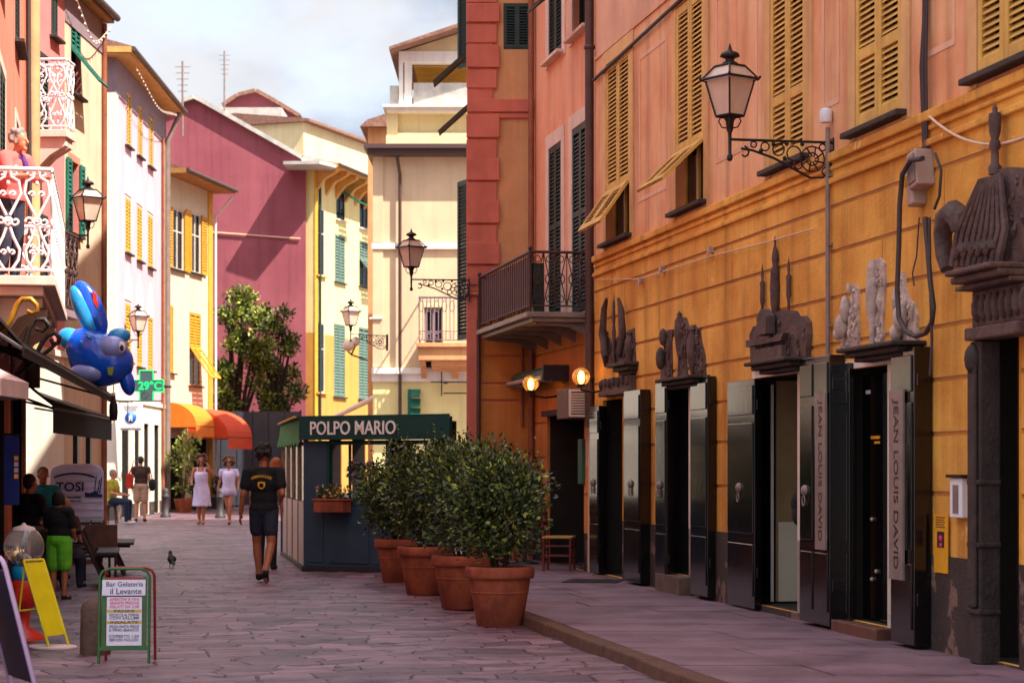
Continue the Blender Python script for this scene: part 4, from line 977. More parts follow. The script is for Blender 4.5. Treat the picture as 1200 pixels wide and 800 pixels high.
m = MB(); u = FL.L-.12; m.tube([(u, -.1, 2.6), (u, -.1, 9.6)], .10, 12); L1.part(m, 'downpipe', 'pipe_beige')
m = MB(); u = FL.L-.5; m.tube([(u, -.05, 3.2), (u+.05, -.07, 5), (u-.05, -.06, 7), (u, -.05, 9.5)], .03, 6); L1.part(m, 'riser_cable', 'cable')
# big white balcony
bz, bo = 3.45, .62; b0, b1 = (21-15)*1.0186, (26.2-15)*1.0186
def yb_(x): return -x
m = MB(); m.box(b0, b1, -bo-.02, -.003, bz-.10, bz); m.box(b0+.08, b1-.08, -bo+.10, -.003, bz-.2, bz-.102)
for x in [b0+.35+i*(b1-b0-.7)/3 for i in range(4)]: m.prism([(-.003, bz-.75), (-.003, bz-.205), (-bo+.12, bz-.205), (-bo+.12, bz-.3), (-.25, bz-.42)], x-.06, x+.06, plane='yz')
L1.part(m, 'balcony_slab', 'white_surround', .012)
def vase(m, X, h, w_):   # one ornamental baluster panel, local x across and z up
    o = m.M; m.M = X; r = .017
    for s in (-1, 1):
        m.tube([(s*w_*.12, 0, 0), (s*w_*.34, 0, h*.10), (s*w_*.38, 0, h*.2), (s*w_*.16, 0, h*.33), (s*w_*.06, 0, h*.42)], r, 5)
        m.tube([(s*w_*.06, 0, h*.54), (s*w_*.2, 0, h*.62), (s*w_*.42, 0, h*.76), (s*w_*.34, 0, h*.88), (s*w_*.1, 0, h*.92), (s*w_*.05, 0, h)], r, 5)
        m.tube(spiral((s*w_*.24, 0, h*.48), w_*.15, w_*.05, 0, s*2*pi*.9, 12), r*.85, 5); m.tube(spiral((s*w_*.2, 0, h*.95), w_*.13, w_*.04, 0, 2*pi*.9, 10), r*.8, 5)
        m.tube(spiral((s*w_*.14, 0, h*.17), w_*.1, w_*.03, 0, 2*pi*.9, 10), r*.8, 5); m.tube(spiral((s*w_*.16, 0, h*.75), w_*.11, w_*.03, 0, 2*pi*.9, 10), r*.8, 5)
    m.tube([(w_*.12*cos(q), 0, h*.48+w_*.12*sin(q)) for q in [2*pi*i/10 for i in range(10)]], r, 5, closed=True)
    m.ball((0, 0, h*.48), (w_*.07, .03, w_*.07), 6); m.ball((0, 0, h*.2), (w_*.06, .02, w_*.1), 6); m.ball((0, 0, h*.86), (w_*.07, .02, w_*.09), 6)
    m.M = o
hr = 1.10
def panel_rail(B, x0, x1, bo, bz, hr, mt, wv=.36, dense=1):
    m = MB(); o = -bo
    for p, q in (((x0, -.02), (x0, o)), ((x0, o), (x1, o)), ((x1, o), (x1, -.02))):
        for z, r in ((bz+.06, .016), (bz+hr, .026)): m.tube([(p[0], p[1], z), (q[0], q[1], z)], r, 6)
    ends = max(1, round((bo)/wv)); 
    for xe in (x0, x1):
        for i in range(ends): vase(m, T(xe, -.02-(bo-.02)*(i+.5)/ends, bz+.06) @ RZ(pi/2), hr-.06, (bo-.02)/ends*1.05)
    n = max(2, round((x1-x0)/wv))
    for i in range(n): vase(m, T(x0+(x1-x0)*(i+.5)/n, o, bz+.06), hr-.06, (x1-x0)/n*1.05)
    return B.part(m, 'railing', mt)
panel_rail(L1, b0+.04, b1-.04, bo-.02, bz, hr, 'white_iron', .33)

A4, B4 = (-7.86, 29.6), (-7.64, 38.2)
L2 = Bld('pink_house', 'pink and cream house with tiled eave and white upper balcony on the left', A4, B4, 9.75, 6); FL2 = L2.f
def w4(p0, p1, z0, z1, **k): return L2.win(FL2.u(p0), FL2.u(p1), z0, z1, **k)
c = lambda px, py: FL2.z(px, py)
w4(82.5, 94, c(88, 112), c(88, 22), shut='teal_shutter', style='flap', flap=c(88, 62), fa=40, sill='slate_dark', frame='green_shutter', pitch=.08)
w4(60, 67, c(64, 45), c(64, -30), shut='green_shutter', style='closed', pitch=.08, frame='green_shutter', sill='slate_dark')
w4(81, 91, c(86, 275), c(86, 190), shut='teal_shutter', style='open', pitch=.08, frame='teal_shutter', sur='l_orange')
w4(40, 56, c(48, 165), c(48, 60), shut='green_shutter', style='closed', pitch=.08, frame='green_shutter', sill=None)
w4(40, 56, c(48, 375), c(48, 250), shut='green_shutter', style='closed', pitch=.08, frame='green_shutter', sill=None)
ub = FL2.u(75)
doorway(L2, FL2.u(84), FL2.u(92), 2.3, .03, 1.2); doorway(L2, FL2.u(99), FL2.u(107), 2.3, .03, 1.2)
L2.finish(['l_pink', 'plinth', 'l_ivory'], [(0, .5, .02, 1), (.5, 3.35, .004, 2), (3.35, 3.45, .05, 2), (3.45, 20, 0, 0)])
m = MB(); m.box(ub, FL2.L+.012, -.012, -.003, .52, 9.74); 
hs = [(FL2.u(82.5)-.02, FL2.u(94)+.02)]
L2.holes2 = 1
# cream render lies proud of the pink one, cut round the openings
m = MB(); ops = [h for h in L2.holes if h[1] > ub]
us = sorted({ub, FL2.L+.012} | {x for h in ops for x in (h[0]-.01, h[1]+.01)}); zz = sorted({.52, 9.74} | {x for h in ops for x in (max(.52, h[2]-.01), h[3]+.01)})
for i in range(len(us)-1):
    for j in range(len(zz)-1):
        uc, zc = (us[i]+us[i+1])/2, (zz[j]+zz[j+1])/2
        if not any(h[0]-.01 < uc < h[1]+.01 and h[2]-.01 < zc < h[3]+.01 for h in ops): m.box(us[i], us[i+1], -.012, -.003, zz[j], zz[j+1])
L2.part(m, 'cream_render', 'l_cream')
m = MB(); m.box(ub, FL2.L, -.03, -.0125, 9.15, 9.72); L2.part(m, 'eave_band', 'lilac_band')
L2.flat_roof(ov=.2, soff='eave_wood', side=.1)
m = MB(); m.tube([(FL2.L-.1, -.06, .1), (FL2.L-.1, -.06, 9.7)], .05, 8); L2.part(m, 'downpipe', 'pipe_copper')
zb = c(50, 163); x0_, x1_ = FL2.u(33), FL2.u(33)+.5
m = MB(); m.box(x0_-.05, x1_+.05, -.64, -.003, zb-.12, zb)
for x in (x0_+.12, x1_-.12): m.prism([(-.003, zb-.75), (-.003, zb-.122), (-.6, zb-.122), (-.6, zb-.25), (-.35, zb-.4)], x-.1, x+.1, plane='yz')
L2.part(m, 'balcony_slab', 'white_surround', .01)
panel_rail(L2, x0_, x1_, .62, zb, 1.13, 'white_iron', .32)
zb = c(75, 372); x0_, x1_ = FL2.u(40), FL2.u(40)+.9
m = MB(); m.box(x0_-.05, x1_+.05, -.52, -.003, zb-.12, zb); L2.part(m, 'balcony_slab', 'lilac_band', .01)
panel_rail(L2, x0_, x1_, .5, zb, 1.25, 'iron_rust', .3)
# bulbs on a cable under both eaves
def string_lights(B, x0, x1, y, z, n, lab, sag=.25):
    g = thing('string_lights', lab, 'string lights', B.f.W(x0, -y, z), B.f.ang); L_ = x1-x0; f = lambda t: -sag*(1-(2*t-1)**2)+.05*sin(t*9)
    m = MB(); m.tube([(L_*i/24, 0, f(i/24)) for i in range(25)], .01, 4); m.build('wire', 'cable_pale', g)
    m = MB()
    for i in range(n): t = (i+.5)/n; m.ball((L_*t, 0, f(t)-.04), .024, 6)
    m.build('bulb_row', 'white_iron', g)
string_lights(L2, FL2.L-3.0, FL2.L-.2, -.2, 9.6, 13, 'string of small pale bulbs under the eave of the pink and cream house', .45)

# white and lilac house
A5, B5 = (-10.88, 56.0), (-11.05, 65.2)
L4 = Bld('white_house', 'tall white and pale lilac house with three columns of narrow yellow shutters', A5, B5, 12.7, 7); F5 = L4.f
for c0, (ta, sa), (tb, sb), (tc_, sc) in (((147.0, 152.8), (109, 172), (233, 297), (356, 424)), ((160.6, 166), (124, 184), (243, 306), (366, 430)), ((173.4, 178.6), (137, 196), (253, 314), (371, 434))):
    cc = sum(c0)/2
    for t_, s_ in ((ta, sa), (tb, sb), (tc_, sc)):
        L4.win(F5.u(c0[0]), F5.u(c0[1]), F5.z(cc, s_), F5.z(cc, t_), shut='yellow_shutter', style='closed', pitch=.1, frame='yellow_shutter', sill='slate_dark', rev=.06)
for p0, p1, zt_ in ((142, 151, 2.75), (157, 163, 2.75), (168, 174, 2.75), (180, 186, 2.75)): doorway(L4, F5.u(p0), F5.u(p1), zt_, .03, 1.3)
rows5 = [(0, .4, .02, 1), (.4, 3.3, .0, 2), (3.3, 3.42, .05, 2), (3.42, 11.7, 0, 0), (11.7, 14, .04, 3)]
L4.finish(['l_white', 'plinth', 'l_ivory', 'lilac_band'], rows5)
m = MB(); m.box(-.03, .45, -.035, -.002, .42, 11.68); m.box(-.035, -.003, .0, 7, .45, 11.68); m.box(F5.L-.5, F5.L+.01, -.035, -.002, .42, 11.68); L4.part(m, 'corner_pilaster', 'l_ivory')
m = MB()
for t_, s_ in ((109, 172), (233, 297), (356, 424)):
    for p0, p1, d in ((147.0, 152.8, 0), (160.6, 166, 1), (173.4, 178.6, 2)):
        a, b = F5.u(p0), F5.u(p1); z = F5.z((p0+p1)/2, t_+(0, 11, 20)[d]); 
        if t_ != 109: m = MB(); m.prism([(a-.12, z+.1), (b+.12, z+.1), (b+.1, z+.5), ((a+b)/2, z+1.15), (a-.1, z+.5)], -.022, -.003); L4.part(m, 'painted_gable', 'white_trim')
L4.flat_roof(ov=.55, soff='eave_ochre', side=.45)
m = MB(); m.box(-.4, .6, -.5, 6.5, 12.65, 12.69); L4.part(m, 'soffit_board', 'eave_ochre')
m = MB(); m.tube([(F5.L-.15, -.12, .1), (F5.L-.15, -.12, 11.8), (F5.L-.15, -.5, 12.7)], .08, 8); L4.part(m, 'downpipe', 'pipe_grey')
m = MB(); m.tube([(F5.L-.75, -.06, .1), (F5.L-.75, -.06, 11.8)], .05, 8); L4.part(m, 'downpipe', 'pipe_copper')
string_lights(L4, .6, 8.4, -.5, 12.5, 22, 'string of small pale bulbs under the eave of the white house', .35)
# antennas stand on roofs behind
for px, py, Y, h, lab in ((214, 72, 74, 1.5, 'short mast aerial on a roof behind the white house'), (263, 60, 96, 3.2, 'tall thin mast aerial above the magenta gables')):
    q = P(px, py, Y); g = thing('aerial', lab, 'aerial', q)
    m = MB(); m.tube([(0, 0, -h-1.2), (0, 0, 0)], .04, 6); m.build('mast', 'pipe_grey', g); m = MB()
    for k in range(5): z = -.2-k*.22; m.tube([(-.28+k*.03, 0, z), (.28-k*.03, 0, z)], .015, 5)
    m.build('dipole', 'pipe_grey', g)

# beige house with gold corner
A6, B6 = P(196.5, 545, 67), P(248, 545, 71.5)
L5 = Bld('beige_house', 'small beige house with golden shutters and corner strip above orange awnings', A6, B6, 11.0, 6); F6 = L5.f
def w6(p0, p1, t_, b_, **k): cc = (p0+p1)/2; return L5.win(F6.u(p0), F6.u(p1), F6.z(cc, b_), F6.z(cc, t_), **k)
w6(201, 215, 245, 316, shut='gold_shutter', style='open', frame='white_frame', sill='slate_dark', pitch=.1, rev=.08)
w6(223, 235, 250, 320, shut='gold_shutter', style='open', frame='white_frame', sill='slate_dark', pitch=.1, rev=.08)
w6(197.5, 203, 358, 437, shut='gold_shutter', style='closed', frame='gold_shutter', sill='slate_dark', pitch=.1, rev=.08)
w6(222, 235, 367, 452, shut='gold_shutter', style='flap', flap=F6.z(228, 408), fa=35, frame='gold_shutter', sill='slate_dark', pitch=.1, rev=.08)
doorway(L5, F6.u(199), F6.u(214), 2.4, .03, 1.5); doorway(L5, F6.u(224), F6.u(242), 2.4, .03, 1.5)
L5.finish(['l_beige', 'plinth'], [(0, .4, .02, 1), (.4, 20, 0, 0)])
m = MB(); m.box(F6.u(243.5), F6.L+.03, -.04, -.002, .42, 10.98); m.box(F6.L+.003, F6.L+.035, 0, 6, .45, 10.98); L5.part(m, 'corner_strip', 'gold_band')
L5.flat_roof(ov=.75, soff='eave_wood', side=.35)
m = MB(); m.tube([(F6.L+.3, -.7, 10.9), (F6.L+.15, -.1, 10.2), (F6.L+.15, -.1, .1)], .05, 6); L5.part(m, 'downpipe', 'white_iron')
def awning(name, lab, B, u0, u1, z, proj, drop, mt, val=.3, group=None):
    g = thing(name, lab, 'awning', B.f.W((u0+u1)/2, 0, z), B.f.ang, group); w_ = (u1-u0)/2; m = MB(); n = 8; th = .03
    arc = [(-proj*sin(pi/2*i/n), -drop*(1-cos(pi/2*i/n))*1.0) for i in range(n+1)]
    for i in range(n):
        (ya, za), (yb, zb_) = arc[i], arc[i+1]
        m.quad((-w_, ya-.01, za), (w_, ya-.01, za), (w_, yb-.01, zb_), (-w_, yb-.01, zb_)); m.quad((-w_, yb-.01, zb_-th), (w_, yb-.01, zb_-th), (w_, ya-.01, za-th), (-w_, ya-.01, za-th))
        for s in (-1, 1): m.quad((s*w_, ya-.01, za), (s*w_, yb-.01, zb_), (s*w_, yb-.01, -drop-val*.2), (s*w_, ya-.01, -drop-val*.2))
    m.build('fabric', mt, g)
    m = MB(); k = 10
    for i in range(k): a = -w_+2*w_*i/k; b = -w_+2*w_*(i+1)/k; m.add([(a, -proj-.012, -drop), (b, -proj-.012, -drop), (b, -proj-.014, -drop-val), ((a+b)/2, -proj-.014, -drop-val-.05), (a, -proj-.014, -drop-val)], [(0,1,2,3,4)])
    m.build('valance', mt, g)
    m = MB()
    for s in (-1, 1): m.tube([(s*(w_-.03), -.02, -drop), (s*(w_-.03), -proj, -drop-.03)], .02, 6)
    m.tube([(-w_, -proj, -drop-.03), (w_, -proj, -drop-.03)], .02, 6); m.build('awning_frame', 'cast_iron', g)
    return g
awning('awning', 'bright orange awning over the near shop of the beige house', L5, F6.u(195), F6.u(217), F6.z(206, 472), 1.0, .75, 'awning_orange', .35)
awning('awning', 'red orange awning over the far shop of the beige house', L5, F6.u(220), F6.u(250), F6.z(235, 479), 1.4, .95, 'awning_red', .4)

# magenta gables
def gable(name, lab, Y, pts, mt, depth, roofm, mats=None, rz=0):
    p0 = P(pts[0][0], HY, Y); g = thing(name, lab, 'building', (p0.x, Y, 0)); m = MB()
    poly = [((px-pts[0][0])/FP*Y, max(0, CH+(HY-py)*Y/FP)) for px, py in pts]; m.prism(poly, 0, depth); m.build('wall', mt, g); return g, poly
g, poly = gable('magenta_house', 'large magenta gabled house wall behind the trees', 79.9, [(186, 620), (186, 140), (204, 125), (228, 117), (236, 121), (353, 187), (358, 195), (358, 620)], 'magenta', 10, 'roof_grey')
m = MB()
for (a, b) in zip(poly[1:6], poly[2:7]):
    d = Vector((b[0]-a[0], 0, b[1]-a[1])).normalized(); n_ = Vector((-d.z, 0, d.x))*.16
    a3, b3 = Vector((a[0], -.25, a[1]+.004)), Vector((b[0], -.25, b[1]+.004)); k = Vector((0, 10.4, 0))
    m.add([a3, b3, b3+n_, a3+n_, a3+k, b3+k, b3+n_+k, a3+n_+k], [(0,1,2,3),(4,7,6,5),(0,4,5,1),(1,5,6,2),(2,6,7,3),(3,7,4,0)])
m.build('roof', 'roof_grey', g)
m = MB(); zz_ = CH+(HY-277)*79.9/FP; m.tube([((250-186)/FP*79.9, -.06, zz_+.15), ((352-186)/FP*79.9, -.06, zz_-.1)], .03, 5); m.build('facade_cable', 'cable_pale', g)
g, poly = gable('gabled_house', 'second magenta gable rising behind the first with pale flat roof in front', 104, [(262, 600), (262, 126), (280, 114), (300, 109), (320, 120), (350, 138), (350, 600)], 'magenta', 8, 'roof_grey')
m = MB()
for (a, b) in zip(poly[1:5], poly[2:6]):
    d = Vector((b[0]-a[0], 0, b[1]-a[1])).normalized(); n_ = Vector((-d.z, 0, d.x))*.18
    a3, b3 = Vector((a[0], -.3, a[1]+.004)), Vector((b[0], -.3, b[1]+.004)); k = Vector((0, 8.4, 0))
    m.add([a3, b3, b3+n_, a3+n_, a3+k, b3+k, b3+n_+k, a3+n_+k], [(0,1,2,3),(4,7,6,5),(0,4,5,1),(1,5,6,2),(2,6,7,3),(3,7,4,0)])
m.build('roof', 'roof_tile', g)
q0, q1 = P(238, 545, 100), P(330, 545, 100); m = MB(); zt_ = CH+(HY-126)*100/FP; m.box(0, q1.x-q0.x, 0, 3.5, zt_-.9, zt_); o_ = thing('roof_terrace', 'pale flat roof terrace behind the magenta gable', 'building', (q0.x, 100, 0)); m.build('parapet', 'roof_grey', o_)
m = MB(); m.box(.1, q1.x-q0.x-.1, .1, 3.4, 0, zt_-.91); m.build('wall', 'cream_wall', o_)
# cream block above the yellow house
A7, B7 = P(356, 545, 95), P(452, 545, 104)
L6 = Bld('cream_block', 'plain cream upper house with sloping tiled roof behind the yellow house', A7, B7, 17.4, 7)
L6.finish(['cream_wall'])
m = MB(); h0_, h1_ = .0, .0
m.add([(-.2, -.35, 17.41), (L6.f.L+.3, -.35, 17.41), (L6.f.L+.3, 7.1, 17.41), (-.2, 7.1, 17.41), (-.2, -.35, 17.53), (L6.f.L+.3, -.35, 17.53), (L6.f.L+.3, 3.5, 18.0), (-.2, 3.5, 18.0)], [(0,3,2,1),(0,1,5,4),(4,5,6,7),(7,6,2,3),(0,4,7,3),(1,2,6,5)])
L6.part(m, 'roof', 'roof_tile')

# yellow house
A8, B8 = P(368.5, 545, 80), P(449, 545, 88)
L7 = Bld('yellow_house', 'yellow house with green awning shutters and carved ochre eave', A8, B8, 13.1, 7); F8 = L7.f
def w8(p0, p1, t_, b_, **k): cc = (p0+p1)/2; return L7.win(F8.u(p0), F8.u(p1), F8.z(cc, b_), F8.z(cc, t_), **k)
w8(394, 404, 217, 258, shut='teal_shutter', style='flap', flap=F8.z(398, 224), fa=60, frame='green_shutter', sill='white_trim', pitch=.12, rev=.08)
w8(421.5, 431, 228, 268, shut='teal_shutter', style='flap', flap=F8.z(426, 236), fa=60, frame='green_shutter', sill='white_trim', pitch=.12, rev=.08)
w8(392.5, 404, 276, 331, shut='sage_shutter', style='closed', frame='sage_shutter', pitch=.12, rev=.08)
w8(421, 431.5, 283, 336, shut='sage_shutter', style='flap', flap=F8.z(426, 305), fa=40, frame='sage_shutter', pitch=.12, rev=.08)
w8(370.5, 380, 244, 323, shut='sage_shutter', style='glass', frame='white_frame', sill='gold_band', rev=.05)
w8(370.5, 380, 378, 460, shut='sage_shutter', style='glass', frame='white_frame', sill='gold_band', rev=.05)
w8(391, 404, 380, 465, shut='sage_shutter', style='closed', frame='sage_shutter', pitch=.12, rev=.08)
w8(420, 432, 384, 468, shut='sage_shutter', style='closed', frame='sage_shutter', pitch=.12, rev=.08)
doorway(L7, F8.u(385), F8.u(400), 2.6, .03, 1.5); doorway(L7, F8.u(412), F8.u(428), 2.6, .03, 1.5)
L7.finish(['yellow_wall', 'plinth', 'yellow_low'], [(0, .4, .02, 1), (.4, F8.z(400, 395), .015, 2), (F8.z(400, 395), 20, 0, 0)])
m = MB(); m.box(-.02, .28, -.04, -.002, .5, 13.0); L7.part(m, 'corner_pilaster', 'gold_band')
L7.flat_roof(m='roof_grey', ov=1.0, soff='eave_ochre', side=.04)
m = MB()
for i in range(8): x = .2+i*(F8.L-.4)/7; m = MB(); m.prism([(-.002, 12.2), (-.002, 13.09), (-.9, 13.09), (-.9, 12.95), (-.4, 12.7)], x-.12, x+.12, plane='yz'); L7.part(m, 'eave_bracket', 'eave_ochre')
m = MB(); m.M = L7.root.matrix_basis.inverted(); m.prism([(-8.75, 78.35), (-7.35, 78.2), (-6.8, 79.3), (-7.2, 80.6), (-8.75, 80.6)], 13.0, 13.12, plane='xy'); m.M = None; L7.part(m, 'eave_return', 'roof_grey')
m = MB(); m.tube([(.36, -.1, .2), (.36, -.1, 13)], .06, 6); L7.part(m, 'downpipe', 'green_shutter')

# cream villa closing the street
YV = 60.0; xv0, xv1 = P(437, 0, YV).x, P(620, 0, YV).x; zv = lambda py: CH+(HY-py)*YV/FP; uv = lambda px: (px-437)/FP*YV
L8 = Bld('cream_villa', 'cream villa closing the street with white string courses and a rooftop loggia', (xv0, YV), (xv1, YV), zv(177), 8)
def w9(p0, p1, t_, b_, **k): return L8.win(uv(p0), uv(p1), zv(b_), zv(t_), **k)
w9(497, 519, 360, 438, shut='green_shutter', style='glass', frame='lilac_band', sill=None, rev=.12, sur='cream_wall')
w9(437.8, 444, 333, 372, shut='green_shutter', style='closed', frame='green_shutter', sill='white_trim', pitch=.1)
doorway(L8, uv(455), uv(470), 2.8, .03, 1.5); doorway(L8, uv(505), uv(535), 2.8, .03, 1.5)
L8.finish(['peach_wall', 'plinth', 'yellow_wall'], [(0, .4, .02, 1), (.4, zv(433), .0, 2), (zv(433), 20, 0, 0)])
m = MB(); m.box(-.03, uv(640), -.10, -.003, zv(292), zv(285)); L8.part(m, 'string_course', 'white_trim')
m = MB(); m.box(-.03, uv(640), -.18, -.004, zv(438), zv(431)); m.box(-.03, uv(640), -.08, -.0035, zv(447), zv(438)-.002); L8.part(m, 'string_course', 'white_trim')
m = MB(); m.box(0.001, uv(449), -.06, -.002, zv(430), zv(293)); m.box(.001, uv(449), -.06, -.002, zv(284), zv(182)); L8.part(m, 'corner_pilaster', 'peach_wall')
m = MB(); m.tube([(uv(465), -.25, zv(180)), (uv(469), -.14, zv(205)), (uv(469), -.14, zv(500))], .05, 8); L8.part(m, 'downpipe', 'pipe_brown')
m = MB(); m.box(uv(428), uv(640), -.58, 8.2, zv(177)+.002, zv(172)); m.box(uv(432), uv(640), -.4, -.003, zv(184), zv(177)); L8.part(m, 'cornice', 'gutter')
m = MB(); m.box(uv(453), uv(640), -.25, 7.9, zv(171.8), zv(160)); m.box(uv(453), uv(466), .1, 7.8, zv(160)+.002, zv(127)); m.box(uv(466)+.002, uv(640), .3, 7.8, zv(160)+.002, zv(127)); m.box(uv(466)+.002, uv(640), .02, .298, zv(160)+.002, zv(156)); L8.part(m, 'attic_wall', 'cream_wall')
m = MB(); m.box(uv(449), uv(640), -.25, 7.9, zv(127)+.002, zv(124)); m.box(uv(453), uv(640), -.12, 7.8, zv(132), zv(127)-.001); L8.part(m, 'attic_cornice', 'white_trim')
m = MB(); m.box(uv(456), uv(466), .35, 7, zv(123.8), zv(98)); m.box(uv(484), uv(640), .3, .6, zv(123.8), zv(95)); L8.part(m, 'parapet', 'roof_grey')
m = MB()
for a, b in ((467, 472), (473.5, 482)): m = MB(); m.box(uv(a), uv(b), .2, .5, zv(123.8), zv(72)); L8.part(m, 'loggia_column', 'white_trim')
m = MB()
m.box(uv(467), uv(640), .15, .6, zv(72)+.003, zv(59)); L8.part(m, 'loggia_beam', 'white_trim')
m = MB(); m.box(uv(467), uv(640), 6, 6.3, zv(123.8), zv(72)); L8.part(m, 'loggia_wall', 'cream_wall')
m = MB(); m.box(uv(484), uv(640), .62, 5.9, zv(74), zv(72.5)); m.box(uv(484), uv(640), 5.6, 5.9, zv(123), zv(75)); L8.part(m, 'loggia_ceiling', 'gold_band')
m = MB(); m.add([(uv(462), -.35, zv(59)), (uv(660), -.35, zv(59)), (uv(660), -.35, zv(8)), (uv(548), -.35, zv(30)), (uv(462), 6.6, zv(59)), (uv(660), 6.6, zv(59)), (uv(660), 6.6, zv(8)), (uv(548), 6.6, zv(30))][:0] or
    [(uv(457), -.5, zv(59)), (uv(548), -.5, zv(28)), (uv(640), -.5, zv(0)), (uv(457), 6.6, zv(59)), (uv(548), 6.6, zv(28)), (uv(640), 6.6, zv(0)),
     (uv(457), -.5, zv(62)), (uv(548), -.5, zv(33)), (uv(640), -.5, zv(5)), (uv(457), 6.6, zv(62)), (uv(548), 6.6, zv(33)), (uv(640), 6.6, zv(5))],
    [(0,1,4,3), (1,2,5,4), (6,9,10,7), (7,10,11,8), (0,6,7,1), (1,7,8,2), (3,4,10,9), (4,5,11,10), (0,3,9,6), (2,8,11,5)]); L8.part(m, 'roof', 'roof_tile')
m = MB(); m.prism([(uv(470), zv(58.9)), (uv(640), zv(58.9)), (uv(640), zv(8)), (uv(548), zv(34))], .25, .5); L8.part(m, 'pediment', 'cream_wall')
m = MB(); m.box(uv(490), uv(640), -1.15, -.003, zv(409), zv(404)); m.box(uv(492), uv(640), -1.05, -.004, zv(424), zv(409)-.002); m.prism([(-.004, zv(436)), (-.004, zv(424)-.002), (-.95, zv(424)-.002), (-.9, zv(430)), (-.5, zv(434))], uv(507), uv(640), plane='yz')
m.prism([(-.004, zv(446)), (-.004, zv(420)-.002), (-1.0, zv(420)-.002), (-1.0, zv(426)), (-.5, zv(430))], uv(494), uv(500), plane='yz'); m.prism([(-.004, zv(446)), (-.004, zv(420)-.002), (-1.0, zv(420)-.002), (-1.0, zv(426)), (-.5, zv(430))], uv(530), uv(537), plane='yz'); L8.part(m, 'balcony_slab', 'ochre_wall', .01)
m = MB(); x0_, x1_ = uv(493), uv(560); zb, zt_ = zv(403), zv(352)
for z, r in ((zb+.05, .02), (zt_, .03), (zb+.3, .015)): m.tube([(x0_, -.02, z), (x0_, -1.1, z), (x1_, -1.1, z)], r, 6)
for i in range(16):
    x = x0_+(x1_-x0_)*i/15; m.tube([(x, -1.1, zb+.05), (x, -1.1, zt_)], .014, 5)
    if i % 2 == 0: m.tube([(x+.06+.07*cos(q), -1.1, zt_-.25+.16*sin(q)) for q in [2*pi*k/10 for k in range(10)]], .014, 5, closed=True); m.tube([(x+.06+.05*cos(q), -1.1, zb+.17+.06*sin(q)) for q in [2*pi*k/8 for k in range(8)]], .012, 5, closed=True)
L8.part(m, 'railing', 'lilac_band')
m = MB(); m.box(uv(478), uv(482), -.12, -.002, zv(486), zv(456)); 
for y in (456, 467, 478): m.add([(uv(482), -.003, zv(y)), (uv(493), -.003, zv(y)), (uv(493), -.5, zv(y+8)), (uv(482), -.5, zv(y+8)), (uv(482), -.003, zv(y)-.05), (uv(493), -.003, zv(y)-.05), (uv(493), -.5, zv(y+8)-.05), (uv(482), -.5, zv(y+8)-.05)], [(0,3,2,1),(4,5,6,7),(0,1,5,4),(1,2,6,5),(2,3,7,6),(3,0,4,7)])
L8.part(m, 'shutter', 'teal_shutter')
m = MB(); m.tube([(uv(505), -.3, zv(448)), (uv(548), -.3, zv(448))], .02, 5); m.tube([(uv(518), -.3, zv(436)), (uv(518), -.3, zv(464))], .02, 5); m.tube([(uv(520), -.3, zv(461)), (uv(548), -.3, zv(461))], .02, 5); m.box(uv(520), uv(525), -.34, -.26, zv(450), zv(448)); L8.part(m, 'pipe_run', 'cast_iron')
# small tiled house glimpsed between the yellow house and the villa
A9 = P(431, 545, 70); g = thing('tiled_house', 'narrow orange house with tiled roof squeezed behind the cream villa', 'building', (A9.x, 70, 0)); zz_ = lambda py: CH+(HY-py)*70/FP
m = MB(); m.box(0, 2.6, 0, 5, 0, zz_(150)); m.build('wall', 'ochre_wall', g)
m = MB(); m.prism([(-.25, zz_(150)+.003), (2.7, zz_(150)+.003), (2.7, zz_(112)), (.0, zz_(142))], -.3, 5.3); m.build('roof', 'roof_tile', g)
# folded white awning and globe on the yellow house
q = P(438, 470, 62.5); g = thing('folded_awning', 'folded pale awning arm sloping beside the cream villa', 'awning', q)
m = MB(); m.tube([(-1.25, -.6, -.55), (0, 0, .1)], [.06, .09], 8); m.tube([(.02, 0, .12), (.08, 0, .12)], .17, 10); m.build('roller', 'awning_pale', g); m = MB(); m.tube([(.05, .05, .12), (.05, .3, -.4)], .05, 6); m.build('bracket', 'cast_iron', g)
q = P(408, 405, 70); g = thing('globe_lamp', 'small white globe lamp pair in front of the yellow house', 'wall lamp', q)
m = MB(); m.ball((0, 0, 0), .2, 10); m.build('globe', 'white_frame', g); m = MB(); m.ball((.22, .2, .15), .17, 10); m.build('globe', 'white_frame', g); m = MB(); m.tube([(0, 0, -.2), (.1, .1, -.3), (.5, 9.0, -.2)], .03, 5); m.tube([(.22, .2, -.02), (.1, .1, -.3)], .03, 5); m.build('bracket', 'iron', g)
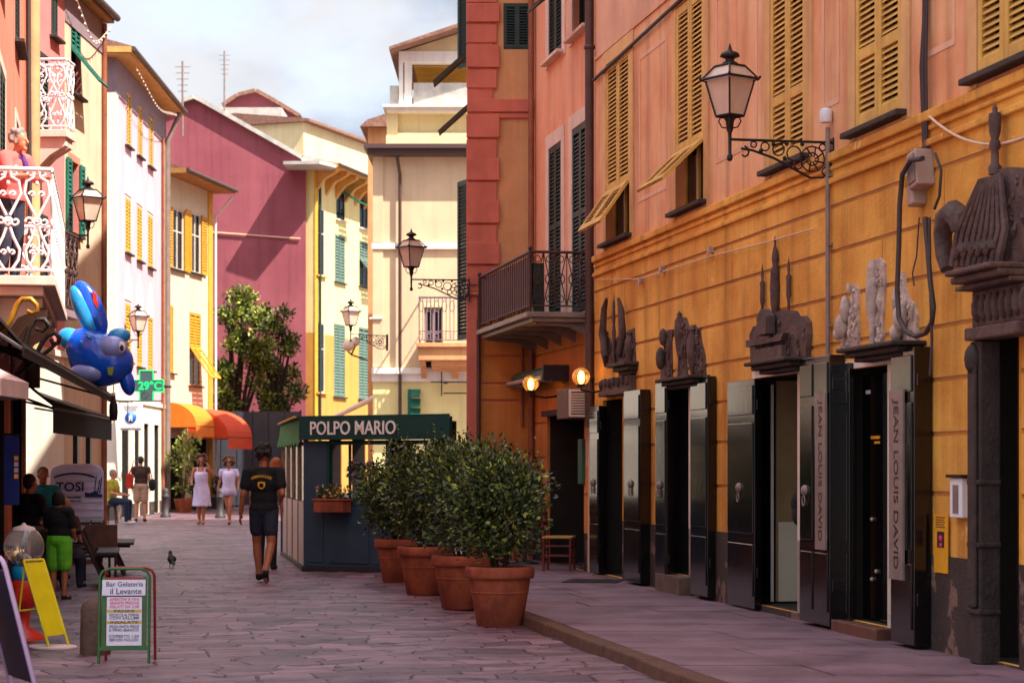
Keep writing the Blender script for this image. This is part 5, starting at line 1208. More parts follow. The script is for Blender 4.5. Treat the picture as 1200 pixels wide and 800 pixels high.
# grey hoarding and the trees behind it
q0, q1 = P(240, 545, 73), P(352, 545, 73); g = thing('hoarding', 'dark grey site hoarding standing in front of the trees', 'hoarding', (q0.x, 73, 0)); wd_ = q1.x-q0.x; hz = CH+(HY-482)*73/FP; n = 6
for i in range(n): m = MB(); m.box(wd_*i/n+.015, wd_*(i+1)/n-.015, 0, .04, .08, hz); m.build('panel', 'hoarding', g)
m = MB()
for i in range(n+1): m.box(wd_*i/n-.03, wd_*i/n+.03, .045, .11, 0, hz+.05)
m.box(0, wd_, .042, .09, hz*.5, hz*.5+.08); m.build('hoarding_frame', 'cast_iron', g)
def tree(px, Y, topy, lab, lobes, n, leafsz, lightk):
    q = P(px, 545, Y); g = thing('tree', lab, 'tree', (q.x, Y, 0)); m = MB(); s = Y/FP
    L_ = [(((x-px)*s, rnd(-.5, .5), CH+(HY-y)*s), (rx*s, rx*s*1.1, ry*s)) for x, y, rx, ry in lobes]
    zt_ = min(l[0][2] for l in L_)
    m.tube([(0, 0, 0), (.05, 0, zt_*.5), (-.05, .05, zt_), (.05, .05, zt_+1.2)], [.2, .15, .11, .05], 8)
    for c_, r_ in L_: m.tube([(0, 0, zt_*.6), (c_[0]*.5, c_[1]*.5, (zt_*.6+c_[2])*.5), c_], [.09, .06, .02], 6)
    m.build('trunk', 'bark', g); f = MB(); foliage(f, L_, n, leafsz, leafsz*.55, 0, .35, loose=.28, ms=lambda p: (0 if random.random() < lightk else 1))
    f.build('crown', ['leaf_light', 'leaf_dark'], g)
R_ = random.Random(11)
def blobs(x0, x1, y0, y1, n, r0, r1, wob): return [((x0+x1)/2+(R_.uniform(-1, 1)*(x1-x0)/2)*(wob+(1-wob)*min(1, (k/n)*1.6)), y0+(y1-y0)*(k+.5)/n+R_.uniform(-5, 5), R_.uniform(r0, r1), R_.uniform(r0, r1)) for k in range(n)]
tree(276, 75.4, 330, 'bushy tree with sunlit yellow green top left of its neighbour against the magenta wall', blobs(256, 312, 344, 478, 22, 9, 17, .6), 8500, .17, .62)
tree(320, 76.2, 345, 'darker open tree right of its neighbour in front of the magenta wall', blobs(300, 348, 358, 480, 19, 8, 15, .7), 6000, .16, .42)
# ---------------------------------------------------------------- the restaurant kiosk in the street
K0 = Vector((P(357, 0, 29.3).x, 29.3)); K1 = Vector((P(530, 0, 27.9).x, 27.9)); K3 = Vector((P(331, 0, 34.4).x, 34.4)); K2 = K1+(K3-K0)+Vector((.1, 0))
kd = (K1-K0); KW = kd.length; ka = atan2(kd.y, kd.x)
kio = thing('kiosk', 'navy dining kiosk with dark green POLPO MARIO fascia and green scalloped side valance', 'kiosk', (K0.x, K0.y, 0), ka)
Mi = RZ(-ka)
def kl(v, z): q = Mi @ Vector((v.x-K0.x, v.y-K0.y, 0)); return Vector((q.x, q.y, z))
def kz(px, py, Y): return CH+(HY-py)*Y/FP
c0, c1, c2, c3 = [kl(v, 0) for v in (K0, K1, K2, K3)]
def wallseg(m, a, b, z0, z1, th=.05, inset=0, e0=0, e1=0, mi=0):
    d = (b-a); L_ = d.length; d.normalize(); n_ = Vector((-d.y, d.x, 0)); a_ = a+d*e0+n_*inset; b_ = b-d*e1+n_*inset; Z = Vector((0, 0, 1))
    p = [a_+Z*z0, b_+Z*z0, b_+n_*th+Z*z0, a_+n_*th+Z*z0]; p += [v+Z*(z1-z0) for v in p]
    m.add(p, [(0,3,2,1),(4,5,6,7),(0,1,5,4),(1,2,6,5),(2,3,7,6),(3,0,4,7)], mi)
zf0, zf1 = 1.86, 2.17
m = MB(); wallseg(m, c0, c1, .06, .98, .06); wallseg(m, c0, c1, .981, zf0-.01, .06, 0, 0, KW-.40); wallseg(m, c0, c1, .981, zf0-.01, .06, 0, KW-.12, 0); wallseg(m, c0, c1, .981, zf0-.01, .05, 0, KW*.56, KW*.44-.07)
kio_front = m.build('front_wall', 'kiosk_navy', kio, bevel=.006)
m = MB(); wallseg(m, c0, c1, .0, .058, .2, -.06); wallseg(m, c3, c0, 0, .058, .2, -.04); m.build('base_plate', 'cast_iron', kio)
m = MB(); wallseg(m, c0, c1, zf0, zf1, .08, -.10, -.03, -.02); m.build('fascia', 'kiosk_green', kio, bevel=.008)
d = (c1-c0).normalized(); X = Matrix.Translation(c0+d*(KW*.365)+Vector((0, -.105, (zf0+zf1)/2+.0))) @ RX(pi/2)
m = MB(); vs, fs = text_geo('POLPO MARIO', .006); wt = max(v[0] for v in vs)-min(v[0] for v in vs); m.text('POLPO MARIO', .27, X @ Matrix.Diagonal((KW*.585/(wt*.27), 1, 1, 1)), 0, .02, .006)
X = None; m.build('lettering', 'letter_cream', kio)
m = MB(); wallseg(m, c0, c1, .985, 1.03, .09, -.015, .40, .06); wallseg(m, c0, c1, zf0-.07, zf0-.012, .09, -.015, .40, .06); wallseg(m, c0, c1, 1.031, zf0-.071, .09, -.015, .40, KW-.45); wallseg(m, c0, c1, 1.031, zf0-.071, .03, .02, KW*.30, KW*.70-.035); m.build('window_frame', 'kiosk_green', kio, bevel=.004)
m = MB(); wallseg(m, c0, c1, .12, .90, .012, -.012, .10, KW-.34); wallseg(m, c0, c1, .12, .90, .012, -.012, .46, KW-1.15); wallseg(m, c0, c1, .12, .90, .012, -.012, 1.25, KW-1.95); m.build('raised_panel', 'kiosk_navy', kio, bevel=.004)
# left side: white lower panels, glazing bars, green valance
m = MB(); Ls = (c3-c0).length
for k in range(4): wallseg(m, c3, c0, .06, .97, .04, 0, Ls*k/4+.03, Ls*(3-k)/4+.03)
m.build('side_panel', 'panel_white', kio)
for k in range(5):
    m = MB(); t = k/4; p = c3+(c0-c3)*t; m.box(p.x-.025, p.x+.025, p.y-.025+.03, p.y+.055, .03, zf0+.02); m.build('post', 'pipe_grey' if k < 4 else 'kiosk_navy', kio)
m = MB(); wallseg(m, c3, c0, .985, zf0-.02, .008, .02, .03, .03); m.build('side_glazing', 'window_glass', kio)
m = MB(); wallseg(m, c1, c2, .06, .97, .05, 0, .06, 0); wallseg(m, c2, c3, .06, .97, .05, 0, 0, 0); wallseg(m, c2, c3, .971, zf0-.01, .05, 0, 0, 2.3); wallseg(m, c1, c2, .971, zf0-.01, .05, 0, 2.2, 2.2); m.build('rear_wall', 'kiosk_navy', kio)
m = MB(); n = 16
for i in range(n):
    a, b = c3+(c0-c3)*(i/n), c3+(c0-c3)*((i+1)/n); out = Vector((-.10, 0, 0)); z0 = zf0-.03; mid = (a+b)/2
    k = .02*(1 if i % 2 else -1); o2 = out+Vector((k, 0, 0)); o3 = out-Vector((k, 0, 0))
    p = [a+out*.4+Vector((0, 0, zf1)), b+out*.4+Vector((0, 0, zf1)), b+o2*1.2+Vector((0, 0, z0)), mid+out*1.25+Vector((0, 0, z0-.05)), a+o3*1.2+Vector((0, 0, z0))]
    m.add(p+[v+Vector((.012, 0, 0)) for v in p], [(0,1,2,3,4), (9,8,7,6,5), (0,4,9,5), (1,6,7,2)])
m.build('side_valance', 'awning_green', kio)
m = MB(); Z = Vector((0, 0, 1)); p = [c0+Z*zf1, c1+Z*zf1, c2+Z*zf1, c3+Z*zf1]; cc = sum(p, Vector())/4+Z*.22; p = [c0+Z*(zf1+.002)+Vector((-.06, -.1, 0)), c1+Z*(zf1+.002)+Vector((.03, -.1, 0)), c2+Z*(zf1+.002), c3+Z*(zf1+.002)+Vector((-.06, 0, 0))]
m.add(p+[v+Z*.03 for v in p], [(0,3,2,1),(4,5,6,7),(0,1,5,4),(1,2,6,5),(2,3,7,6),(3,0,4,7)]); m.build('roof', 'kiosk_green', kio)
m = MB(); m.tube([c0+Vector((-.09, -.1, zf1+.02)), c3+Vector((-.09, 0, zf1+.02))], .018, 6); m.build('valance_rail', 'gold_band', kio)
# flower box hanging on the kiosk window
def kp(t, z, o=0): return Matrix.Translation((K0.x, K0.y, 0)) @ RZ(ka) @ (c0+d*t+Vector((0, -o, z)))
fb = thing('flower_box', 'terracotta window box of yellow and red flowers hung on the navy kiosk', 'flower box', kp(.62, .84, .15), ka)
m = MB(); m.box(-.26, .26, -.1, .1, 0, .16); m.box(-.28, .28, -.115, .115, .162, .19); m.build('planter', 'terracotta', fb, bevel=.008)
m = MB(); foliage(m, [((x, 0, .27), (.14, .13, .13)) for x in (-.16, .02, .17)], 420, .06, .03, 0, .2, lambda p: random.choices((0, 1, 2, 3), (.74, .12, .1, .04))[0]); m.build('plants', ['leaf', 'flower_yellow', 'flower_red', 'flower_white'], fb)
q = kp(.78, 1.02, -.35); fb = thing('flower_vase', 'bunch of white and pink flowers on a shelf inside the kiosk window', 'flowers', (q.x, q.y, 1.0))
m = MB(); m.lathe([(.05, 0), (.07, .1), (.05, .22), (.06, .24)], n=10); m.build('vase', 'awn_green_dark', fb)
m = MB(); foliage(m, [((-.1, 0, .42), (.15, .12, .14)), ((.1, 0, .45), (.14, .12, .13))], 420, .06, .04, 0, .2, lambda p: random.choices((0, 1, 2), (.4, .45, .15))[0]); m.build('blooms', ['leaf', 'flower_white', 'flower_red'], fb)
m = MB(); wallseg(m, c0, c1, .90, .97, .5, .075, .1, .1); m.build('counter', 'wood_mid', kio)

# ---------------------------------------------------------------- row of four potted bushes
POT = [(585.5, 735, 'nearest terracotta pot with the biggest dark green bush'), (541, 714, 'second terracotta pot from the front, overlapped by the nearest pot'), (497, 697, 'third terracotta pot from the front, standing before the kiosk'), (467, 683, 'farthest terracotta pot of the row, touching the navy kiosk')]
pots = None
def pot(loc, lab, grow):
    g = thing('potted_bush', lab, 'potted plant', loc, rnd(0, 6), 'terracotta pots of bushes along the kerb')
    m = MB(); m.lathe([(.205, 0), (.215, .01), (.285, .43), (.287, .445), (.315, .45), (.325, .47), (.325, .53), (.318, .555), (.29, .56), (.275, .55), (.27, .5), (0, .5)], n=36)
    m.lathe([(.262, .31), (.272, .315), (.272, .325), (.263, .33)], n=36); m.build('pot', 'terracotta', g)
    m = MB(); m.lathe([(0, .515), (.27, .50), (.27, .48)], n=20); m.build('soil', 'soil', g)
    s = MB(); lob = []
    for k in range(9):
        a = 2*pi*k/9+rnd(-.3, .3); r = rnd(.12, .34); top = Vector((r*1.1*cos(a), r*1.1*sin(a), rnd(1.0, 1.48)*grow))
        s.tube([(.05*cos(a), .05*sin(a), .48), (r*.5*cos(a), r*.5*sin(a), .75), top], [.012, .010, .004], 5)
        top.x *= 1.12; top.y *= 1.12; lob.append(((top.x, top.y, top.z-.16), (rnd(.22, .32), rnd(.22, .32), rnd(.24, .36))))
    lob += [((0, 0, .95*grow), (.42, .42, .36)), ((0, 0, 1.2*grow), (.38, .38, .32)), ((rnd(-.1, .1), 0, .8), (.40, .40, .22))]
    s.build('stems', 'bark', g)
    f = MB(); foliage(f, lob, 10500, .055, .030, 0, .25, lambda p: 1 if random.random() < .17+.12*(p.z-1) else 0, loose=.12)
    for k in range(26):
        a = rnd(0, 6.28); r = rnd(.1, .42); z0 = rnd(1.15, 1.4)*grow; h = rnd(.12, .34); dx, dy = rnd(-.1, .1), rnd(-.1, .1)
        for j in range(9): t = j/8; leafquad(f, (r*cos(a)+dx*t, r*sin(a)+dy*t, z0+h*t), Vector((rnd(-1, 1), rnd(-1, 1), .5)), .022, .045, 1 if random.random() < .3 else 0)
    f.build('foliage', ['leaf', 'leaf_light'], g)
for i, (px, py, lab) in enumerate(POT):
    q = G(px, py); pot((q.x, q.y+.2, 0), lab, (1.10, 1.16, 1.18, 1.1)[i])

# ---------------------------------------------------------------- signs on the left
def aboard_frame(m, w_, h, r=.018, arch=True, mi=0):
    pts = [(-w_/2, 0, 0), (-w_/2, 0, h-.06), (-w_/2+.02, 0, h-.02), (-w_/2+.07, 0, h), (w_/2-.07, 0, h), (w_/2-.02, 0, h-.02), (w_/2, 0, h-.06), (w_/2, 0, 0)]; m.tube(pts, r, 6, mi)
q = G(145, 777); mbd = thing('menu_board', 'green and red A-frame menu board with white menu sheets on the paving', 'menu board', (q.x, q.y, 0), radians(6))
lean = radians(-9); wb, hb = .375, .72
for s_, mt_, nm in ((0, 'green_paint', 'front_frame'), (1, 'red_paint', 'rear_frame')):
    m = MB(); m.M = T(.03*s_, .26*s_, 0) @ RX(lean if s_ == 0 else -lean*.7); aboard_frame(m, wb, hb, .012)
    if s_ == 0: m.box(-wb/2, wb/2, -.012, .012, .10, .13); m.box(-wb/2+.02, -wb/2+.05, -.012, .012, .13, .66); m.box(wb/2-.05, wb/2-.02, -.012, .012, .13, .66)
    m.M = None; m.build(nm, mt_, mbd)
m = MB(); m.M = RX(lean); m.box(-wb/2+.052, wb/2-.052, -.004, .008, .131, .655); m.M = None; m.build('board', 'red_paint', mbd)
m = MB(); m.M = RX(lean); m.box(-wb/2+.02, wb/2-.03, -.020, -.014, .515, .635); m.text('Bar Gelateria', .052, T(0, -.021, .60) @ RX(pi/2), 1, .002, .004); m.text('il Levante', .062, T(.01, -.021, .545) @ RX(pi/2), 1, .002, .008); m.M = None; m.build('title_sheet', ['paper_white', 'ink_dark'], mbd)
m = MB(); m.M = RX(lean); m.box(-wb/2+.056, wb/2-.056, -.012, -.0045, .135, .505)
def line(t, z, k, mi, wmax=.22):
    vs, fs = text_geo(t, .006); wt = max(v[0] for v in vs)-min(v[0] for v in vs); m.text(t, k, T(0, -.0135, z) @ RX(pi/2) @ Matrix.Diagonal((min(1.6, wmax/(wt*k)), 1, 1, 1)), mi, .002, .006)
m.box(-wb/2+.058, wb/2-.058, -.0128, -.0121, .385, .408, 3); m.box(-wb/2+.058, wb/2-.058, -.0128, -.0121, .300, .322, 3)
for t, z, mi in (('APERITIVI E VINI', .485, 2), ('GRANITE FRESCHE', .458, 2), ('GELATI DA 2,50', .43, 2), ('PANINI', .397, 1), ('FOCACCE AL FORNO', .367, 1), ('CON SALUMI', .343, 1), ('INSALATE', .311, 1), ('PIZZA PASTA PESCE', .278, 1), ('E VINO BIANCO', .252, 1), ('COPERTO 1,50', .205, 1), ('SERVIZIO INCLUSO', .178, 1)): line(t, z, .03, mi)
m.M = None; m.build('menu_sheet', ['paper_white', 'ink_dark', 'ink_pink', 'paper_ochre'], mbd)
q = G(108, 768); g = tag(None or (lambda m: (m.lathe([(.12, 0), (.122, .02), (.118, .22), (.115, .36), (.10, .41), (.06, .44), (0, .45)], n=20), m.build('stone_bollard', 'stone_bollard', loc=(q.x, q.y+.12, 0)))[1])(MB()), 'short rounded stone bollard just left of the menu board', 'bollard')
q = G(62, 760); yb = thing('folding_board', 'bright yellow folding board leaning on a pale base near the gumball machine', 'sign board', (q.x, q.y, .03), radians(-28))
m = MB(); m.M = T(.06, 0, 0) @ RY(radians(-21)); m.box(-.012, .004, -.12, .12, .09, .72); m.M = None; m.build('panel', 'yellow_paint', yb)
m = MB(); m.M = T(.06, 0, 0) @ RY(radians(-21))
for s in (-1, 1): m.tube([(0, s*.12, 0), (0, s*.12, .74)], .012, 6)
m.tube([(0, -.12, .74), (0, .12, .74)], .012, 6); m.M = None
for s in (-1, 1): m.tube([(-.20, s*.11, .68), (-.26, s*.11, .28)], .009, 5)
m.tube([(-.26, -.11, .28), (-.26, .11, .28)], .009, 5); m.build('tube_frame', 'yellow_paint', yb)
m = MB(); m.lathe([(0, -.03), (.22, -.03), (.225, -.01), (.21, .0), (0, .0)], n=20, sy=.7); m.build('base_slab', 'awning_pale', yb)
q = Vector(P(28, 640, 17.6)); gm = thing('gumball_machine', 'clear globe vending machine with blue collar and red base at the left edge', 'vending machine', (q.x, q.y, 0))
zc = q.z
m = MB(); m.ball((0, 0, zc), .172, 24); m.build('globe', 'globe_clear', gm)
m = MB(); rr_ = random.Random(5)
for i in range(46): a = rr_.uniform(0, 6.28); r = rr_.uniform(0, .11); m.ball((r*cos(a), r*sin(a), zc-.12+rr_.uniform(0, .06)-.0*r), .022, 6, rr_.randrange(4))
m.build('gumballs', ['flower_yellow', 'plastic_red', 'sign_white', 'plastic_blue'], gm)
m = MB(); m.lathe([(.10, zc+.14), (.09, zc+.165), (.02, zc+.185), (.015, zc+.2), (0, zc+.205)], n=16); m.build('lid', 'awning_pale', gm)
m = MB(); m.lathe([(.09, zc-.165), (.105, zc-.18), (.105, zc-.28), (.09, zc-.285)], n=16); m.build('collar', 'plastic_blue', gm)
m = MB(); m.lathe([(.115, zc-.286), (.12, zc-.30), (.12, zc-.5), (.06, zc-.53), (.045, .12), (.17, .04), (.18, 0)], n=16); m.box(-.04, .04, -.135, -.11, zc-.46, zc-.36); m.build('base', 'plastic_red', gm)
q = G(-2, 850); q = Vector((-3.56, 13.1, 0)); nb = thing('navy_board', 'dark navy A-frame sign with lilac tubular frame cut off by the left edge', 'sign board', q, radians(-62))
m = MB(); m.M = T(0, -.05, 0) @ RX(radians(-8)); m.box(-.30, .30, -.006, .006, .12, .86); m.M = None; m.build('front_panel', 'navy_board', nb)
m = MB(); m.M = T(0, .45, 0) @ RX(radians(14)); m.box(-.30, .30, -.006, .006, .12, .86); m.M = None; m.build('rear_panel', 'navy_board', nb)
m = MB(); m.M = T(0, -.05, 0) @ RX(radians(-8)); aboard_frame(m, .66, .94, .016); m.M = T(0, .45, 0) @ RX(radians(14)); aboard_frame(m, .66, .94, .016); m.M = None; m.build('tube_frame', 'lilac_frame', nb)

# ---------------------------------------------------------------- café awnings, bracket, banner, balloon, tables
def slope_awning(lab, Y0, Y1, X0, X1, zf, zw, dwall, mt, vmt, val, group=None):
    f0, f1 = Vector((X0, Y0, zf)), Vector((X1, Y1, zf-.02)); w0, w1 = Vector((-dwall+SL*Y0, Y0, zw)), Vector((-dwall+SL*Y1, Y1, zw)); g = thing('cafe_awning', lab, 'awning', w0); o = w0
    m = MB(); p = [f0-o, f1-o, w1-o, w0-o]; Z = Vector((0, 0, .03)); m.add(p+[v+Z for v in p], [(0,3,2,1),(4,5,6,7),(0,1,5,4),(1,2,6,5),(2,3,7,6),(3,0,4,7)]); m.build('fabric', mt, g)
    m = MB(); p = [f0-o, f1-o, f1-o-Vector((0, 0, val)), f0-o-Vector((0, 0, val))]; X_ = Vector((.012, 0, 0)); m.add(p+[v+X_ for v in p], [(0,1,2,3),(7,6,5,4),(0,4,5,1),(3,2,6,7),(0,3,7,4),(1,5,6,2)]); 
    e = [f1-o+Vector((0, .006, 0)), w1-o+Vector((0, .006, 0)), f1-o+Vector((0, .006, -val))]; m.add(e, [(0,1,2)]); m.build('valance', vmt, g)
    m = MB()
    for a, b in ((f0, w0), ((f0+f1)/2, (w0+w1)/2), (f1, w1)): m.tube([a-o-Vector((0, 0, .03)), b-o-Vector((0, 0, .25))], .018, 6)
    m.tube([f0-o-Vector((0, 0, .02)), f1-o-Vector((0, 0, .02))], .025, 6); m.build('awning_frame', 'cast_iron', g); return g
slope_awning('black sloping awning under the white iron balcony', 17.4, 29.6, -4.16, P(131, 0, 29.6).x, 2.52, 3.05, LD, 'awning_black', 'awning_black', .10)
slope_awning('lower dark awning with hanging blue grey valance behind the black one', 26.0, 32.2, P(62, 0, 26).x, P(130, 0, 32.2).x, 2.25, 2.65, LD-.0, 'awning_black', 'awning_valance', .34)
q = P(0, 425, 17.0); g = thing('parasol', 'pale pink parasol edge reaching in from the left edge', 'parasol', (q.x-1.0, 17, 0))
m = MB(); zt_ = CH+(HY-395)*17/FP; n = 8; pts = [(1.22*cos(pi/8+2*pi*i/n), 1.22*sin(pi/8+2*pi*i/n), zt_-.36) for i in range(n)]; m.add([(0, 0, zt_+.22)]+pts+[(p[0], p[1], p[2]-.14) for p in pts], [(0, 1+i, 1+(i+1) % n) for i in range(n)]+[(1+i, 1+n+i, 1+n+(i+1) % n, 1+(i+1) % n) for i in range(n)]); m.build('canopy', 'awning_pale', g)
m = MB(); m.tube([(0, 0, .08), (0, 0, zt_+.2)], .022, 8); m.build('pole', 'wood_mid', g); m = MB(); m.lathe([(.25, 0), (.25, .06), (.05, .09)], n=16); m.build('base', 'stone_bollard', g)
# iron scroll bracket, gilded in part
q = P(30, 392, 19.6); g = thing('scroll_bracket', 'ornate iron scroll sign bracket with one gilded curl below the white balcony', 'sign bracket', q)
s_ = 19.6/FP
def sp(px, py, y=0): return ((px-30)*s_, y, (392-py)*s_)
m = MB(); m.tube([sp(-6, 395), sp(6, 385), sp(14, 372), sp(20, 356), sp(26, 350), sp(36, 350), sp(43, 357), sp(44, 364), sp(38, 367), sp(32, 364)], [.03, .03, .03, .028, .026, .026, .024, .022, .02, .018], 7); m.build('gilt_scroll', 'gold_iron', g)
m = MB(); 
m.tube([sp(-10, 405), sp(14, 410), sp(24, 412), sp(30, 402), sp(34, 385), sp(42, 374), sp(52, 374), sp(58, 382)], .026, 6)
m.tube([sp(18, 400), sp(12, 402), sp(11, 410), sp(18, 414), sp(26, 410), sp(30, 400)], .022, 6)
m.tube([sp(34, 425), sp(44, 412), sp(50, 400), sp(56, 393), sp(64, 390), sp(70, 396), sp(68, 402), sp(62, 402), sp(60, 397)], .024, 6)
m.tube([sp(20, 440), sp(40, 424), sp(60, 408), sp(66, 402)], .02, 6); m.tube([sp(-20, 404), sp(38, 422)], .02, 6); m.tube([sp(42, 385), sp(50, 388), sp(56, 382)], .018, 6)
m.build('scrollwork', 'iron', g)
m = MB(); m.box(*[f(v) for f, v in ((lambda v: v, -.75), (lambda v: v, -.3))], -.02, .02, -.35, .3); m.build('wall_plate', 'iron', g)
q = P(13.5, 551, 20.5); g = thing('blue_banner', 'hanging blue banner with small yellow and white badges at the left edge', 'banner', q)
m = MB(); m.box(-.075, .075, -.01, .01, -.345, .345); m.build('cloth', 'blue_banner', g); m = MB(); m.tube([(-.1, 0, .36), (.1, 0, .36)], .015, 6); m.tube([(0, 0, .36), (0, 0, 1.2)], .01, 5); m.build('hanger', 'iron', g)
m = MB()
for i, k in enumerate((0, 1, 1, 0)): m.box(.03, .07, -.016, -.0105, .10-.06*i, .145-.06*i, k)
m.build('badge', ['flower_yellow', 'paper_white'], g)
# fish-shaped foil balloon (plain generic fish)
yb_ = 27.2; q = P(118, 420, yb_); bl = thing('foil_balloon', 'shiny blue fish-shaped foil balloon with upright tail tied to the black awning', 'balloon', q); s_ = yb_/FP
def bp(px, py): return ((px-118)*s_, (420-py)*s_)
def puff(m, c, r, mi=0, rot=0, n=20): 
    o = m.M; m.M = T(c[0], 0, c[1]) @ RY(rot); m.ball((0, 0, 0), r, n, mi); m.M = o
m = MB(); puff(m, bp(114, 420), (.42, .28, .36), 0, radians(38)); puff(m, bp(131, 425), (.30, .27, .29), 0); puff(m, bp(104, 410), (.34, .24, .28), 0, radians(38)); remesh(m, 'body', 'foil_blue', bl, .03, smooth=10); m = MB(); puff(m, bp(149, 447), (.10, .09, .19), 0, radians(-14)); m.build('lower_fin', 'foil_blue', bl)
m = MB(); puff(m, bp(106, 361), (.17, .09, .40), 0, radians(-26)); m.build('tail_fin', 'foil_blue', bl)
m = MB(); o = m.M; m.M = T(*[bp(98, 364)[0], -.04, bp(98, 364)[1]]) @ RY(radians(-24)); m.ball((0, 0, 0), (.115, .075, .36), 16); m.M = None; m.build('fin_panel', 'foil_cyan', bl)
m = MB(); m.M = T(bp(134, 408)[0], -.13, bp(134, 408)[1]); m.ball((0, 0, 0), (.20, .17, .16), 18); m.M = T(bp(105, 437)[0], -.15, bp(105, 437)[1]); m.ball((0, 0, 0), (.24, .14, .13), 18); m.M = None; m.build('belly', 'foil_pale', bl)
m = MB(); puff(m, bp(84, 398), (.20, .14, .15), 0, radians(30)); m.build('side_fin', 'foil_cyan', bl); m = MB(); puff(m, bp(140, 393), (.15, .13, .10), 0); m.build('side_fin', 'foil_cyan', bl)
m = MB(); m.M = T(bp(134, 436)[0], -.265, bp(134, 436)[1]); m.prism([(-.04, .05), (.05, .06), (.02, -.06), (-.03, -.04)], -.01, .02); m.M = None; m.build('patch', 'leaf_light', bl)
m = MB(); c_ = bp(146, 408); m.M = T(c_[0], -.235, c_[1]); m.ball((0, 0, 0), (.06, .03, .075), 12); m.M = None; m.build('eye_white', 'sign_white', bl)
m = MB(); m.M = T(c_[0]+.012, -.262, c_[1]-.01); m.ball((0, 0, 0), (.028, .012, .04), 10); m.M = None; m.build('pupil', 'cloth_navy', bl)
m = MB(); c_ = bp(114, 352); m.M = T(c_[0], -.075, c_[1]) @ RY(radians(-24)); m.prism([(-.03, -.11), (.025, -.04), (.005, -.01), (.04, .06), (.0, .14), (-.02, .05), (-.045, .0)], -.012, .012); m.M = None; m.build('printed_flame', 'plastic_red', bl)
m = MB()
for x, y in ((100, 402), (96, 414), (108, 396)): c_ = bp(x, y); m.M = T(c_[0], -.20, c_[1]) @ RY(radians(30)); m.ball((0, 0, 0), (.05, .03, .018), 8)
m.M = None; m.build('printed_scale', 'foil_cyan', bl)
m = MB(); m.tube([(bp(150, 470)[0], 0, bp(150, 470)[1]), (bp(146, 480)[0], .2, bp(146, 490)[1])], .006, 5); m.build('string', 'cable_pale', bl)
q = P(133, 474, 27.8); g = thing('hanging_bottle', 'dark bottle-shaped ornament hanging from the awning corner', 'hanging ornament', q); m = MB(); m.lathe([(0, -.22), (.05, -.21), (.06, -.1), (.055, .0), (.03, .06), (.028, .12), (0, .13)], n=12); m.build('bottle', 'wood_dark', g); m = MB(); m.tube([(0, 0, .12), (0, 0, .34)], .008, 5); m.lathe([(.03, .12), (.03, .16)], n=8); m.build('cord', 'letter_cream', g)

# pedestrian sign and pharmacy cross on the white house
q = P(154, 488, 54.5); g = thing('pedestrian_sign', 'white box sign with round blue pedestrian symbol on the white house', 'street sign', q); wS, hS = .29, .36
m = MB(); m.box(-wS, wS, -.08, .08, -hS, hS); m.build('box', 'sign_white', g, bevel=.02)
m = MB(); m.M = T(0, -.085, -.02) @ RX(pi/2); m.lathe([(0, .012), (.15, .012), (.15, 0)], n=24); m.M = None; m.build('disc', 'sign_blue', g)
m = MB(); y0, y1 = -.105, -.098
m.ball((0, -.10, .075), (.022, .006, .026), 8); m.prism([(-.03, .045), (.03, .045), (.05, -.04), (.035, -.045), (.025, 0), (.05, -.12), (.025, -.125), (0, -.04), (-.03, -.125), (-.055, -.115), (-.025, .0), (-.04, -.04), (-.055, -.035)], y0, y1); m.build('pictogram', 'sign_white', g)
m = MB()
for i in range(3): m.box(-.2+.02*i, .2-.03*i, -.086, -.081, .26-.05*i, .275-.05*i)
m.box(-wS+.02, wS-.02, -.086, -.081, -hS+.03, -hS+.06); m.build('small_lines', 'pipe_grey', g)
m = MB(); m.tube([(-.5, .05, .42), (.8, .05, .42)], .02, 6); m.tube([(0, .05, .36), (0, .05, .44)], .02, 6); m.tube(spiral((.35, .05, .55), .12, .03, 0, 9, 16), .012, 5); m.build('bracket', 'iron', g)
q = P(172, 452, 55.4); g = thing('pharmacy_cross', 'green lit pharmacy cross showing 29°C above the pedestrian sign', 'pharmacy sign', q); u_ = 55.4/FP
m = MB(); m.box(-8*u_, 8*u_, -.07, .07, -18*u_, 18*u_); m.box(-16*u_, -8*u_-.002, -.07, .07, -7*u_, 7*u_); m.box(8*u_+.002, 20*u_, -.07, .07, -7*u_, 7*u_); m.build('cabinet', 'led_off', g)
m = MB()
a = 8*u_; h = 18*u_; k = 7*u_; wL, wR = -16*u_, 20*u_
for p in (((-a, h), (a, h)), ((-a, -h), (a, -h)), ((-a, k), (-a, h)), ((a, k), (a, h)), ((-a, -k), (-a, -h)), ((a, -k), (a, -h)), ((wL, k), (-a, k)), ((wL, -k), (-a, -k)), ((a, k), (wR, k)), ((a, -k), (wR, -k)), ((wL, -k), (wL, k)), ((wR, -k), (wR, k))): m.tube([(p[0][0], -.075, p[0][1]), (p[1][0], -.075, p[1][1])], .014, 4)
m.build('led_outline', 'led_green', g)
m = MB(); m.text('29°C', .30, T(.10, -.075, -.01) @ RX(pi/2), 0, .01, .02); m.build('readout', 'led_green', g)
m = MB(); m.tube([(20*u_, .05, 0), (24*u_, .6, 0)], .03, 6); m.tube([(24*u_, .6, 0), (10*u_, 1.2, 0)], .03, 6); m.build('bracket', 'iron', g)

